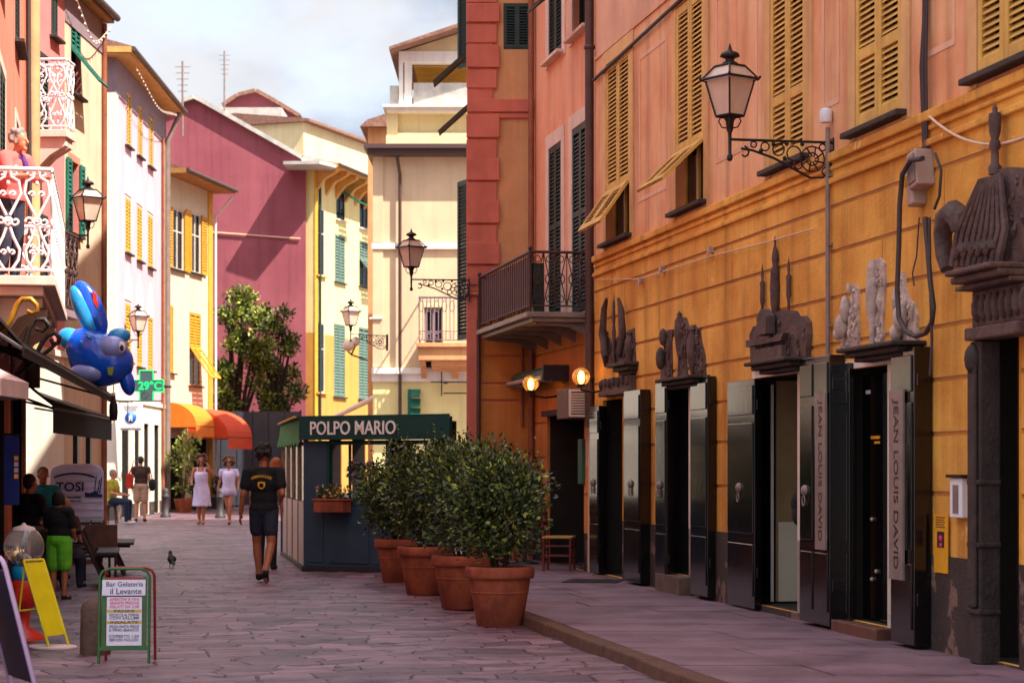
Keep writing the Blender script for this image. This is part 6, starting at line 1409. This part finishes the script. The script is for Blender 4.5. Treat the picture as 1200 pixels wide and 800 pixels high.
# three-wheeled van with lettering
q = G(90, 622); q = Vector((P(90, 0, 31).x, 31, 0)); vn = thing('delivery_van', 'tiny white three-wheeled van seen from behind with TOSI lettering', 'van', q, radians(12)); wV = .40; zb, zt_ = .42, 1.505
m = MB(); prof = [(-wV, zb), (wV, zb), (wV, zt_-.10), (wV-.03, zt_-.04), (wV-.09, zt_-.01), (.2, zt_+.02), (-.2, zt_+.02), (-wV+.09, zt_-.01), (-wV+.03, zt_-.04), (-wV, zt_-.10)]
m.prism(prof, 0, 1.1); m.build('cargo_box', 'van_white', vn, bevel=.02)
m = MB()
for i in range(9): z = zb+.08+i*.11; m.box(-wV+.03, wV-.03, -.012, -.001, z, z+.012)
m.build('rib', 'van_white', vn)
m = MB(); m.text('TOSI', .19, T(-.10, -.014, 1.17) @ RX(pi/2) @ Matrix.Diagonal((1.05, 1, 1, 1)), 0, .006, .02); m.build('lettering', 'ink_navy', vn)
m = MB(); m.tube([(-.34+.84*i/12*.72, -.012, 1.32+.06*(1-((i-6)/6)**2)) for i in range(13)], .014, 5)
for i in range(2): m.box(-.28, .06, -.014, -.004, 1.01-.055*i, 1.025-.055*i)
m.prism([(.12, 1.02), (.38, 1.02), (.38, 1.06), (.31, 1.07), (.29, 1.12), (.24, 1.10), (.18, 1.08), (.12, 1.10)], -.016, -.004)
for x, h in ((.26, .26), (.31, .2), (.34, .24)): m.tube([(x, -.012, 1.08), (x+.03, -.012, 1.08+h)], .008, 5)
m.build('boat_emblem', 'ink_navy', vn)
m = MB(); m.box(-wV+.03, wV-.03, .02, 1.9, .22, .40); m.box(-.37, .37, 1.12, 1.9, .41, 1.42); m.build('cab', 'van_white', vn, bevel=.03)
for s in (-1, 1):
    m = MB(); m.M = T(s*(wV-.07), .35, .2) @ RY(pi/2); m.lathe([(.1, -.06), (.19, -.06), (.2, -.03), (.2, .03), (.19, .06), (.1, .06)], n=18); m.M = None; m.build('wheel', 'cast_iron', vn)
    m = MB(); m.box(s*(wV-.14), s*(wV-.03), -.012, .03, .28, .36); m.build('tail_light', 'red_paint', vn)
m = MB(); m.M = T(0, 1.7, .2) @ RY(pi/2); m.lathe([(.1, -.06), (.19, -.06), (.2, 0), (.19, .06), (.1, .06)], n=18); m.M = None; m.build('wheel', 'cast_iron', vn)

def picnic(loc, rz, lab, L_=1.6):
    g = thing('picnic_table', lab, 'table', loc, rz)
    m = MB()
    for i in range(4): m.box(-L_/2, L_/2, -.32+i*.165, -.175+i*.165, .70, .735)
    m.build('table_top', 'wood_dark', g, bevel=.005)
    for s in (-1, 1):
        m = MB(); m.box(-L_/2, L_/2, s*.62-.13, s*.62+.13, .42, .455); m.build('bench', 'wood_dark', g, bevel=.005)
    for x in (-L_/2+.2, L_/2-.2):
        m = MB(); m.tube([(x, -.3, .70), (x, -.62, 0)], .03, 5); m.tube([(x, .3, .70), (x, .62, 0)], .03, 5); m.box(x-.02, x+.02, -.7, .7, .38, .418); m.build('trestle', 'wood_dark', g)
    return g
qa = Vector((-5.62, 25.3)); picnic((qa.x, qa.y, 0), radians(100), 'dark wooden picnic table with benches beside the child in green shorts', 1.5)
picnic((-6.0, 28.4, 0), radians(100), 'second dark picnic table farther along, where the group sits', 1.5)
m = MB(); m.box(-.22, .22, -.03, .03, .0, .28); g = thing('backrest_board', 'dark lilac slatted chair back standing behind the picnic table', 'chair', (-5.35, 26.6, .45)); m.build('back', 'wood_mid', g)
m = MB()
for x in (-.2, .2): m.tube([(x, 0, -.45), (x, 0, 0)], .018, 6); m.tube([(x, -.4, -.45), (x, -.4, -.02)], .018, 6)
m.box(-.22, .22, -.42, .02, -.04, 0); m.build('chair_frame', 'wood_dark', g)
# bollard, stone column, potted shrub and pigeon
def bollard(loc, lab):
    g = thing('bollard', lab, 'bollard', loc); m = MB(); m.lathe([(.15, 0), (.15, .08), (.10, .12), (.095, .55), (.12, .58), (.12, .63), (.09, .66), (.10, .74), (.08, .82), (0, .86)], n=14); m.build('post', 'cast_iron', g); return g
q = G(194, 606); bollard((q.x, q.y, 0), 'dark cast iron bollard left of the woman in the white dress')
q = G(258, 607); bollard((q.x, q.y, 0), 'dark cast iron bollard between the two walking women')
q = G(206, 602); g = thing('potted_shrub', 'thin pale leaved shrub in a pot by the bollard', 'potted plant', (q.x, q.y+1.5, 0)); m = MB(); m.lathe([(.22, 0), (.3, .4), (.32, .45), (.28, .45), (0, .42)], n=16); m.build('pot', 'terracotta', g)
m = MB(); 
for i in range(6): a = i*1.05; m.tube([(0, 0, .4), (.15*cos(a), .15*sin(a), 1.2), (.4*cos(a), .4*sin(a), 2.0)], [.02, .015, .006], 5)
m.build('stem', 'bark', g); m = MB(); foliage(m, [((.0, 0, 1.7), (.55, .5, .55)), ((.15, 0, 2.2), (.4, .4, .4)), ((0, 0, .8), (.4, .35, .25))], 700, .15, .07, 0, .3, lambda p: 0 if random.random() < .75 else 1); m.build('foliage', ['leaf_light', 'leaf'], g)
q = G(226, 598); g = thing('potted_shrub', 'dark low clipped shrub at the foot of the grey hoarding', 'potted plant', (q.x, 71.5, 0)); m = MB(); m.box(-.8, .8, -.25, .25, 0, .4); m.build('trough', 'cast_iron', g); m = MB(); foliage(m, [((x, 0, .75), (.4, .3, .45)) for x in (-.6, -.1, .4)], 900, .12, .07, 0, .3); m.build('foliage', 'leaf_dark', g)
q = G(201, 664); pg = thing('pigeon', 'lone dark pigeon standing on the paving', 'pigeon', (q.x, q.y, 0), radians(200))
m = MB(); m.M = T(0, 0, .115) @ RX(radians(-28)); m.ball((0, 0, 0), (.055, .11, .06), 12); m.M = None; m.tube([(0, -.07, .15), (0, -.095, .185), (0, -.10, .21)], [.04, .03, .026], 8); m.ball((0, -.105, .215), (.027, .03, .027), 10); m.tube([(0, -.13, .213), (0, -.15, .205)], [.009, .002], 5)
m.M = T(0, .13, .07) @ RX(radians(-22)); m.ball((0, 0, 0), (.03, .09, .012), 8); m.M = None
for s in (-1, 1): m.ball((s*.045, .02, .12), (.018, .09, .04), 8)
m.build('body', 'cat_grey', pg)
for s in (-1, 1): m = MB(); m.tube([(s*.022, 0, .075), (s*.024, -.005, .03), (s*.024, .0, .005)], .006, 5); m.tube([(s*.024, .01, .004), (s*.024, -.035, .004)], .005, 4); m.build('leg', 'wood_chair', pg)

# ---------------------------------------------------------------- figures
V = Vector
def pose(**kw):
    J = dict(pel=V((0,0,.95)), hipL=V((.085,0,.92)), hipR=V((-.085,0,.92)), kneL=V((.095,-.01,.5)), kneR=V((-.095,-.01,.5)), ankL=V((.10,.03,.085)), ankR=V((-.10,.03,.085)), toeL=V((.12,-.12,.03)), toeR=V((-.12,-.12,.03)),
             wai=V((0,0,1.08)), che=V((0,.0,1.27)), nec=V((0,.015,1.45)), hd=V((0,-.01,1.625)), shoL=V((.175,.01,1.40)), shoR=V((-.175,.01,1.40)), elbL=V((.225,.03,1.13)), elbR=V((-.225,.03,1.13)), wriL=V((.235,-.05,.89)), wriR=V((-.235,-.05,.89)))
    for k, v in kw.items(): J[k] = V(v)
    return J
def hand(m, J, s, curl=.5, k=1.0):
    w_, e_ = J['wri'+s], J['elb'+s]; d_ = (w_-e_).normalized(); sd = 1 if s == 'L' else -1
    ref = V((0, -1, .05)); side = d_.cross(ref); side = side.normalized() if side.length > .1 else V((1, 0, 0)); fw = side.cross(d_).normalized()   # fw = thumb side direction
    fw = -fw if fw.dot(ref) < 0 else fw
    pm = w_+d_*.085*k; inn = side if side.x*sd < 0 else -side
    for i in range(4): capsule(m, w_+d_*.01+fw*(.012-.008*i)*k, w_+d_*.085*k+fw*(.030-.02*i)*k, .015*k, .012*k, 8)
    for i, ln in enumerate((.066, .075, .07, .055)):
        b_ = pm+fw*(.031-.0205*i)*k; m1 = b_+(d_+inn*curl*.4).normalized()*ln*.5*k; t_ = m1+(d_*(1-curl*.5)+inn*curl).normalized()*ln*.5*k
        capsule(m, b_, m1, .0095*k, .0088*k, 7); capsule(m, m1, t_, .0088*k, .0075*k, 7)
    tb = w_+d_*.03*k+fw*.02*k; t1 = tb+(fw*.8+d_*.7+inn*.3).normalized()*.04*k; capsule(m, tb, t1, .013*k, .011*k, 7); capsule(m, t1, t1+(d_+fw*.3+inn*.35).normalized()*.032*k, .011*k, .0085*k, 7)
def limb(m, J, a, b, ra, rb, mid=None): 
    if mid: c_ = J[a].lerp(J[b], .35); capsule(m, J[a], c_, ra, mid); capsule(m, c_, J[b], mid, rb)
    else: capsule(m, J[a], J[b], ra, rb)
def person(lab, loc, rz, J, skin='skin', k=1.0, fem=False, hair=None, group=None, vox=.011, face=True, child=False, feet=True):
    g = thing('person', lab, 'person', loc, rz, group); g.scale = (k, k, k); m = MB(); wS = .92 if fem else 1.0
    Lx = (J['shoL']-J['shoR']).normalized(); up = (J['nec']-J['pel']).normalized(); fw = Lx.cross(up).normalized()*1.0
    # torso as rings
    def slab(c_, rx, ry, h): 
        o = m.M; R_ = Matrix((( Lx.x, fw.x, up.x, c_.x), (Lx.y, fw.y, up.y, c_.y), (Lx.z, fw.z, up.z, c_.z), (0,0,0,1))); m.M = R_; m.ball((0,0,0), (rx, ry, h), 14); m.M = o
    slab(J['pel'], .165, .12, .13); slab(J['wai'], .135*wS, .105, .16); slab(J['che'], .165*wS, .12, .19)
    capsule(m, J['shoL'], J['shoR'], .062*wS, .062*wS); capsule(m, J['che'], J['nec'], .12*wS, .055)
    if fem:
        for s in (1, -1): slab(J['che']+Lx*s*.07-fw*-.0+fw*0+V((0,0,.02))+(-fw if fw.y > 0 else fw)*.08, .065, .06, .065)
    nk = J['nec'].lerp(J['hd'], .6); capsule(m, J['nec'], nk, .056*wS, .052*wS)
    hd = J['hd']; hv = (hd-J['nec']).normalized()
    m.ball(hd+V((0, .012, .02)), (.074, .092, .095), 14); m.ball(hd+V((0, -.02, -.045)), (.056, .066, .07), 12); capsule(m, hd+V((0, -.085, .012)), hd+V((0, -.108, -.03)), .011, .016, 8); m.ball(hd+V((0, -.07, -.095)), (.03, .025, .025), 8)
    for s in (1, -1): m.ball(hd+V((s*.078, .012, -.01)), (.012, .02, .03), 8)
    for s in 'LR':
        limb(m, J, 'hip'+s, 'kne'+s, .092, .058, .086); limb(m, J, 'kne'+s, 'ank'+s, .056, .036, .058); capsule(m, J['ank'+s], J['toe'+s], .042, .032); capsule(m, J['ank'+s]+V((0, .02, -.045)), J['toe'+s], .034, .028)
        limb(m, J, 'sho'+s, 'elb'+s, .056*wS, .041*wS); limb(m, J, 'elb'+s, 'wri'+s, .042*wS, .028*wS); hand(m, J, s)
    eyes = [hd+V((s*.031, -.088, .012)) for s in (1, -1)]; mouth = hd+V((0, -.098, -.055))
    def asg(c_):
        if face:
            for e in eyes:
                if abs(c_.x-e.x) < .019 and abs(c_.z-e.z) < .009 and c_.y < hd.y-.05: return 1
                if abs(c_.x-e.x) < .024 and abs(c_.z-e.z-.026) < .006 and c_.y < hd.y-.05: return 1
            if abs(c_.x-mouth.x) < .024 and abs(c_.z-mouth.z) < .009 and c_.y < hd.y-.06: return 2
        return 0
    remesh(m, 'body', [skin, 'face_dark', 'lip'], g, vox, assign=asg)
    return g
def cloth(g, name, segs, mt, vox=.012, cuts=(), balls=()):
    m = MB()
    for a, b, ra, rb in segs: capsule(m, a, b, ra, rb, 12)
    for c_, r in balls: m.ball(c_, r, 14)
    return remesh(m, name, mt, g, vox, cuts)
def shirt(g, J, mt, sleeve=.55, hem=.9, wid=1.0, neck=1.47, fem=False):
    w_ = .93*wid if fem else wid
    sg = [(J['shoL'], J['shoR'], .08*w_, .08*w_), (J['che'], J['nec'], .14*w_, .07)]; cuts = []
    for s in 'LR': e = J['sho'+s].lerp(J['elb'+s], sleeve); sg.append((J['sho'+s], e, .078*w_, .068*w_))
    up = (J['nec']-J['pel']).normalized()
    bl = [(J['che'], (.19*w_, .145, .2)), (J['wai'], (.168*w_, .132, .18)), (J['pel'], (.182*w_, .142, .13))]
    cuts = [((0, 0, J['nec'].z+.03), (0, 0, 1))]
    if hem is not None: cuts.append((J['pel'].lerp(J['wai'], hem), -up))
    return cloth(g, 'shirt', sg, mt, .012, cuts, bl)
def shorts(g, J, mt, leg=.6, name='shorts', wid=1.0):
    sg = []; 
    for s in 'LR': e = J['hip'+s].lerp(J['kne'+s], leg); sg.append((J['hip'+s], e, .112*wid, .098*wid))
    bl = [(J['pel'], (.178*wid, .135*wid, .13))]
    return cloth(g, name, sg, mt, .012, [((0, 0, J['pel'].z+.10), (0, 0, 1))], bl)
def trousers(g, J, mt): 
    sg = []
    for s in 'LR': sg += [(J['hip'+s], J['kne'+s], .105, .075), (J['kne'+s], J['ank'+s], .075, .058)]
    return cloth(g, 'trousers', sg, mt, .013, [((0, 0, J['pel'].z+.10), (0, 0, 1))], [(J['pel'], (.178, .135, .13))])
def shoes(g, J, mt):
    for s in 'LR':
        m = MB(); a, b = J['ank'+s], J['toe'+s]; capsule(m, a+V((0, .02, -.04)), b+V((0, -.02, .005)), .043, .038); capsule(m, a+V((0, 0, -.02)), a+V((0, .01, -.045)), .047, .045); remesh(m, 'shoe', mt, g, .012)
def hair(g, J, mt, style='short', seed=1):
    R_ = random.Random(seed); m = MB(); h = J['hd']
    m.ball(h+V((0, .028, .04)), (.084, .092, .086), 12)
    if style == 'short': m.ball(h+V((0, .055, -.01)), (.074, .06, .075), 10)
    if style == 'curly':
        for i in range(46):
            a = R_.uniform(0, 6.28); t = R_.uniform(-.9, 1); r = .125+R_.uniform(-.02, .03); p = h+V((r*cos(a)*(1-t*t*.35), .045+r*.8*sin(a)*(1-t*t*.35), .03+t*.135))
            if p.y < h.y-.055 and p.z < h.z+.075: continue
            m.ball(p, R_.uniform(.028, .05), 8)
    if style == 'bushy':
        for i in range(30):
            a = R_.uniform(0, 6.28); t = R_.uniform(-.7, 1); p = h+V((.088*cos(a)*(1-t*t*.4), .045+.075*sin(a)*(1-t*t*.4), .02+t*.11))
            if p.y > h.y-.03 or p.z > h.z+.08: m.ball(p, R_.uniform(.03, .045), 8)
    if style == 'wavy':
        for i in range(40):
            a = R_.uniform(0, 6.28); t = R_.uniform(-.6, 1); p = h+V((.085*cos(a)*(1-t*t*.4), .04+.08*sin(a)*(1-t*t*.4), .03+t*.10))
            if p.y > h.y+.005 or p.z > h.z+.085: m.ball(p, R_.uniform(.024, .036), 8)
    if style == 'long':
        for s in (-1, 0, 1): capsule(m, h+V((s*.06, .05, .02)), h+V((s*.09, .07, -.27)), .06, .04)
        for s in (-1, 1): capsule(m, h+V((s*.075, .0, .02)), h+V((s*.085, -.01, -.22)), .035, .025)
    if style == 'bob':
        m.ball(h+V((0, .06, -.03)), (.092, .06, .10), 10)
        for s in (-1, 1): capsule(m, h+V((s*.075, .02, .02)), h+V((s*.085, .02, -.09)), .035, .03)
    return remesh(m, 'hair', mt, g, .011, smooth=2)
def dress(g, J, mt, rings, name='dress', seed=0, n=40):
    m = MB(); vs = []
    for i, (z, rx, ry, cx, cy, wv) in enumerate(rings):
        for j in range(n):
            a = 2*pi*j/n; f = 1+wv*sin(a*7+seed)+wv*.6*sin(a*3+1.3+seed); vs.append((cx+rx*cos(a)*f, cy+ry*sin(a)*f, z))
    k = len(rings); m.add(vs, [(i*n+j, i*n+(j+1) % n, (i+1)*n+(j+1) % n, (i+1)*n+j) for i in range(k-1) for j in range(n)], 0, True)
    o = m.build(name, mt, g); s = o.modifiers.new('Solidify', 'SOLIDIFY'); s.thickness = .006; return o

# man walking away
q = G(309, 682); J = pose(hipL=(.085,0,.92), kneL=(.115,-.13,.52), ankL=(.09,-.16,.105), toeL=(.09,-.30,.05), kneR=(-.105,.04,.50), ankR=(-.075,.27,.17), toeR=(-.075,.24,.03), elbL=(.255,.06,1.13), wriL=(.30,-.02,.88), elbR=(-.26,.10,1.14), wriR=(-.20,-.13,1.05), hd=(0,-.015,1.63))
J['shoL'] = V((.195, .01, 1.41)); J['shoR'] = V((-.195, .01, 1.41))
g = person('man in black T-shirt with yellow back print and dark shorts walking away', (q.x, q.y, 0), pi-.06, J, 'skin_tan', 1.0, vox=.009)
J['ankR'] += V((0,0,0)); shorts(g, J, 'cloth_navy', .62, wid=.97); shirt(g, J, 'cloth_black', .62, -.2, 1.07); hair(g, J, 'hair_dark', 'bushy'); shoes(g, J, 'shoe_black')
m = MB(); tx = 'CARMAGNOLESE'; n = len(tx)
def back(x, z): return .148-.35*x*x
for i, ch in enumerate(tx):
    a = (i-(n-1)/2)/(n-1)*1.75; x = -.155*sin(a); z = 1.285+.075*cos(a)
    m.text(ch, .048, T(x, back(x, z)+.013, z) @ RZ(pi) @ RX(pi/2) @ RZ(-a*.55), 0, .003, .012)
def bk(pts): m.add([(x, back(x, z)+y, z) for x, z in pts for y in (.005, .015)], [(2*i, 2*i+1, (2*i+3) % (2*len(pts)), (2*i+2) % (2*len(pts))) for i in range(len(pts))]+[[2*i+1 for i in range(len(pts))], [2*i for i in range(len(pts))][::-1]])
bk([(-.045, 1.285), (-.05, 1.25), (-.035, 1.215), (0, 1.195), (.035, 1.215), (.05, 1.25), (.045, 1.285), (0, 1.295)])
m.build('back_print', 'print_yellow', g)
m = MB(); 
for a in (.0,): m.lathe([(.026, -.002), (.018, -.002)], n=10)
m.M = T(0, back(0, 0)+.0165, 1.245) @ RX(pi/2); m.lathe([(.020, 0), (.030, 0), (.030, .002), (.020, .002), (.020, 0)], n=14); m.M = None; m.v = m.v[20:]; m.f = [[i-20 for i in f] for f in m.f if min(f) >= 20]; m.m = m.m[-len(m.f):]; m.sm = m.sm[-len(m.f):]
m.build('print_ring', 'cloth_black', g)
# person beside him, mostly hidden
q = P(312.5, 0, 29.6); J = pose(nec=(-.07,.015,1.45), hd=(-.15,-.01,1.615), elbL=(.23,.02,1.15), wriL=(.25,-.08,.92)); g = person('person with reddish hair mostly hidden between the walking man and the kiosk', (q.x, 29.6, 0), pi, J, 'skin', .93, fem=True, vox=.012); shirt(g, J, 'cloth_wine', .4, -.1, 1, fem=True); trousers(g, J, 'cloth_black'); hair(g, J, 'hair_red', 'bob'); shoes(g, J, 'shoe_black')
# woman in white dress
q = G(236, 614); J = pose(hipL=(.08,0,.92), kneL=(.06,-.06,.5), ankL=(.05,-.02,.085), toeL=(.06,-.17,.03), kneR=(-.07,-.03,.5), ankR=(-.06,.08,.09), toeR=(-.07,-.07,.03), elbR=(-.24,-.02,1.14), wriR=(-.22,-.16,1.0), elbL=(.33,-.03,1.25), wriL=(.22,-.10,1.45))
g = person('woman in white sleeveless midi dress with curly hair, one hand raised', (q.x, q.y, 0), 0, J, 'skin_tan', 1.0, fem=True, vox=.011)
dress(g, J, 'cloth_white', [(.46, .24, .19, 0, .0, .05), (.5, .235, .185, 0, 0, .05), (.7, .215, .17, 0, 0, .035), (.9, .20, .15, 0, 0, .02), (1.05, .16, .13, 0, 0, .01), (1.15, .168, .158, 0, -.01, .005), (1.27, .175, .172, 0, -.014, .0), (1.33, .155, .15, 0, -.014, 0)])
m = MB()
for s in (-1, 1): m.tube([(s*.09, -.12, 1.32), (s*.10, -.03, 1.455), (s*.09, .1, 1.36)], .011, 6)
m.build('dress_strap', 'cloth_white', g); hair(g, J, 'hair_brown', 'curly', 3); shoes(g, J, 'skin_tan')
m = MB(); m.box(-.05, .05, -.03, .03, -.12, .02); m.M = None; o = m.build('handbag', 'cloth_black', g, bevel=.012, loc=(-.22, -.24, .98))
# woman in white top
q = G(268, 614); J = pose(hipL=(.08,0,.92), kneL=(.08,-.12,.53), ankL=(.07,-.10,.11), toeL=(.08,-.24,.04), kneR=(-.03,-.02,.5), ankR=(.0,.22,.15), toeR=(.0,.15,.03), elbR=(-.23,.07,1.16), wriR=(-.28,.02,.94), elbL=(.25,.04,1.15), wriL=(.25,-.1,.95))
J['kneL'] = V((.045,-.14,.5)); J['ankL'] = V((.03,-.12,.085)); J['toeL'] = V((.03,-.26,.03))
g = person('woman in short-sleeved white minidress with sunglasses and curly hair walking', (q.x, q.y, 0), .05, J, 'skin_tan', .97, fem=True, vox=.011)
dress(g, J, 'cloth_white', [(.76, .205, .165, 0, 0, .03), (.9, .195, .155, 0, 0, .02), (1.05, .155, .128, 0, 0, .01), (1.2, .17, .165, 0, -.012, 0), (1.33, .17, .165, 0, -.014, 0), (1.41, .135, .10, 0, 0, 0)])
cl = [(J['sho'+s], J['sho'+s].lerp(J['elb'+s], .42), .075, .075) for s in 'LR']+[(J['shoL'], J['shoR'], .07, .07)]; cloth(g, 'sleeves', cl, 'cloth_white', .012, [((0, 0, 1.455), (0, 0, 1))]); hair(g, J, 'hair_brown', 'curly', 8); shoes(g, J, 'face_dark')
m = MB(); h = J['hd']
for s in (-1, 1): m.ball(h+V((s*.034, -.10, .012)), (.030, .012, .022), 10); m.tube([h+V((s*.06, -.09, .016)), h+V((s*.082, .0, .015))], .004, 4)
m.tube([h+V((-.02, -.106, .018)), h+V((.02, -.106, .018))], .005, 5); m.build('sunglasses', 'cloth_black', g)
# man with red bag
q = G(165, 611); J = pose(kneL=(.1,.0,.5), ankL=(.12,.06,.085), toeL=(.14,-.08,.03)); g = person('man in dark brown top and beige shorts with red shoulder bag seen from behind', (q.x, q.y, 0), pi+.1, J, 'skin', 1.0)
shirt(g, J, 'cloth_brown', .3, -.1, 1.05); shorts(g, J, 'cloth_beige', .8, wid=1.1); hair(g, J, 'hair_dark', 'short'); shoes(g, J, 'cloth_brown')
m = MB(); m.box(-.07, .07, -.15, .15, -.2, .2); m.tube([(0, -.1, .19), (-.12, -.02, .55), (0, .1, .19)], .012, 5); m.build('shoulder_bag', 'cloth_red', g, bevel=.05, loc=(.30, .02, 1.08))
m = MB(); m.ball((0, 0, 0), (.10, .13, .17), 12); m.tube([(0, -.08, .14), (.06, 0, .46), (0, .08, .14)], .01, 5); m.build('dark_bag', 'cloth_black', g, loc=(-.30, .0, .98))
# seated poses
def seat_pose(h=.47, lean=.0, tw=0, arms='lap'):
    J = pose(pel=(0,.0,h+.10), hipL=(.09,-.02,h+.09), hipR=(-.09,-.02,h+.09), kneL=(.12,-.44,h+.06), kneR=(-.12,-.44,h+.06), ankL=(.12,-.42,.085), ankR=(-.12,-.46,.085), toeL=(.13,-.56,.03), toeR=(-.13,-.60,.03), wai=(0,.0-lean*.3,h+.24), che=(0,-.02-lean,h+.43), nec=(0,-.02-lean*1.6,h+.61), hd=(0,-.05-lean*2,h+.78))
    for s, x in (('L', 1), ('R', -1)): J['sho'+s] = V((x*.175, -.02-lean*1.5, h+.56)); J['elb'+s] = V((x*.24, -.10-lean, h+.29)); J['wri'+s] = V((x*.14, -.34-lean*.5, h+.24))
    return J
def stool(loc, h, lab, mt='wood_dark'):
    g = thing('stool', lab, 'stool', loc); m = MB(); m.lathe([(0, h-.04), (.17, h-.04), (.18, h-.02), (.17, h), (0, h)], n=16); m.build('seat', mt, g)
    for i in range(4): a = pi/4+i*pi/2; m = MB(); m.tube([(.12*cos(a), .12*sin(a), h-.04), (.17*cos(a), .17*sin(a), 0)], .018, 6); m.build('leg', mt, g)
q = Vector((P(131, 0, 52.5).x, 52.5, 0)); J = seat_pose(.50); g = person('grey haired man in olive shirt and dark trousers seated by the white house', (q.x, q.y, 0), radians(78), J, 'skin', 1.0); shirt(g, J, 'cloth_olive', .55, None, 1.05); trousers(g, J, 'cloth_denim'); hair(g, J, 'hair_grey', 'short'); shoes(g, J, 'shoe_white'); stool((q.x, q.y, 0), .5, 'stool under the seated man in the olive shirt')
q = P(50, 0, 29.6); J = seat_pose(.58); g = person('person in teal shirt sitting at the far picnic table', (q.x, 29.6, 0), radians(20), J, 'skin_tan', 1.0); shirt(g, J, 'cloth_teal', .6, None, 1.05); trousers(g, J, 'cloth_black'); hair(g, J, 'hair_dark', 'short'); shoes(g, J, 'shoe_black'); stool((q.x, 29.6, 0), .58, 'stool under the person in the teal shirt')
q = P(33, 0, 26.5); J = seat_pose(.52); g = person('person in black sitting in shade left of the teal shirt', (q.x, 26.5, 0), radians(150), J, 'skin_tan', .98); shirt(g, J, 'cloth_black', .6, None, 1.05); trousers(g, J, 'cloth_black'); hair(g, J, 'hair_dark', 'short'); shoes(g, J, 'shoe_black'); stool((q.x, 26.5, 0), .52, 'stool under the person in black')
q = P(90, 0, 25.4); J = seat_pose(.44, .04); g = person('light-brown long haired person seated at the picnic table with back to us', (q.x-.05, 24.62+.1, 0), radians(172), J, 'skin', .84, fem=True); shirt(g, J, 'cloth_brown', .6, None, 1.0, fem=True); trousers(g, J, 'cloth_navy'); hair(g, J, 'hair_blond', 'long'); shoes(g, J, 'shoe_black')
q = G(69, 703); J = pose(elbL=(.22,-.05,1.12), wriL=(.18,-.2,1.0), elbR=(-.22,-.05,1.12), wriR=(-.18,-.2,1.0)); g = person('child in black T-shirt and lime green shorts standing at the picnic table', (q.x, q.y, 0), pi-.2, J, 'skin_tan', .70, child=True); shorts(g, J, 'cloth_lime', .85, wid=1.22); shirt(g, J, 'cloth_black', .7, -.1, 1.12); hair(g, J, 'hair_dark', 'bob'); shoes(g, J, 'shoe_black')
# old woman on the balcony
q = P(18, 0, 22.0); J = pose(che=(0,-.04,1.25), nec=(0,-.08,1.42), hd=(0,-.14,1.57), shoL=(.17,-.07,1.37), shoR=(-.17,-.07,1.37), elbL=(.22,-.18,1.15), wriL=(.18,-.36,1.16), elbR=(-.22,-.18,1.15), wriR=(-.12,-.36,1.16))
g = person('grey haired old woman in coral blouse leaning on the white balcony rail', (q.x-.05, 22.0, 3.45), radians(62), J, 'skin', .97, fem=True, vox=.010); shirt(g, J, 'cloth_coral', .8, -.1, 1.15, fem=True); trousers(g, J, 'cloth_navy'); hair(g, J, 'hair_grey', 'wavy', 5); shoes(g, J, 'shoe_black')
m = MB(); h = J['nec']; m.tube([h+V((.085*cos(a), .02+.08*sin(a), -.01-.03*cos(a+1.57))) for a in [2*pi*i/14 for i in range(14)]], .028, 7, closed=True); m.tube([h+V((.02, -.07, -.02)), h+V((.03, -.12, -.14)), h+V((.02, -.13, -.25))], [.03, .035, .03], 7); m.build('scarf', 'scarf_purple', g)
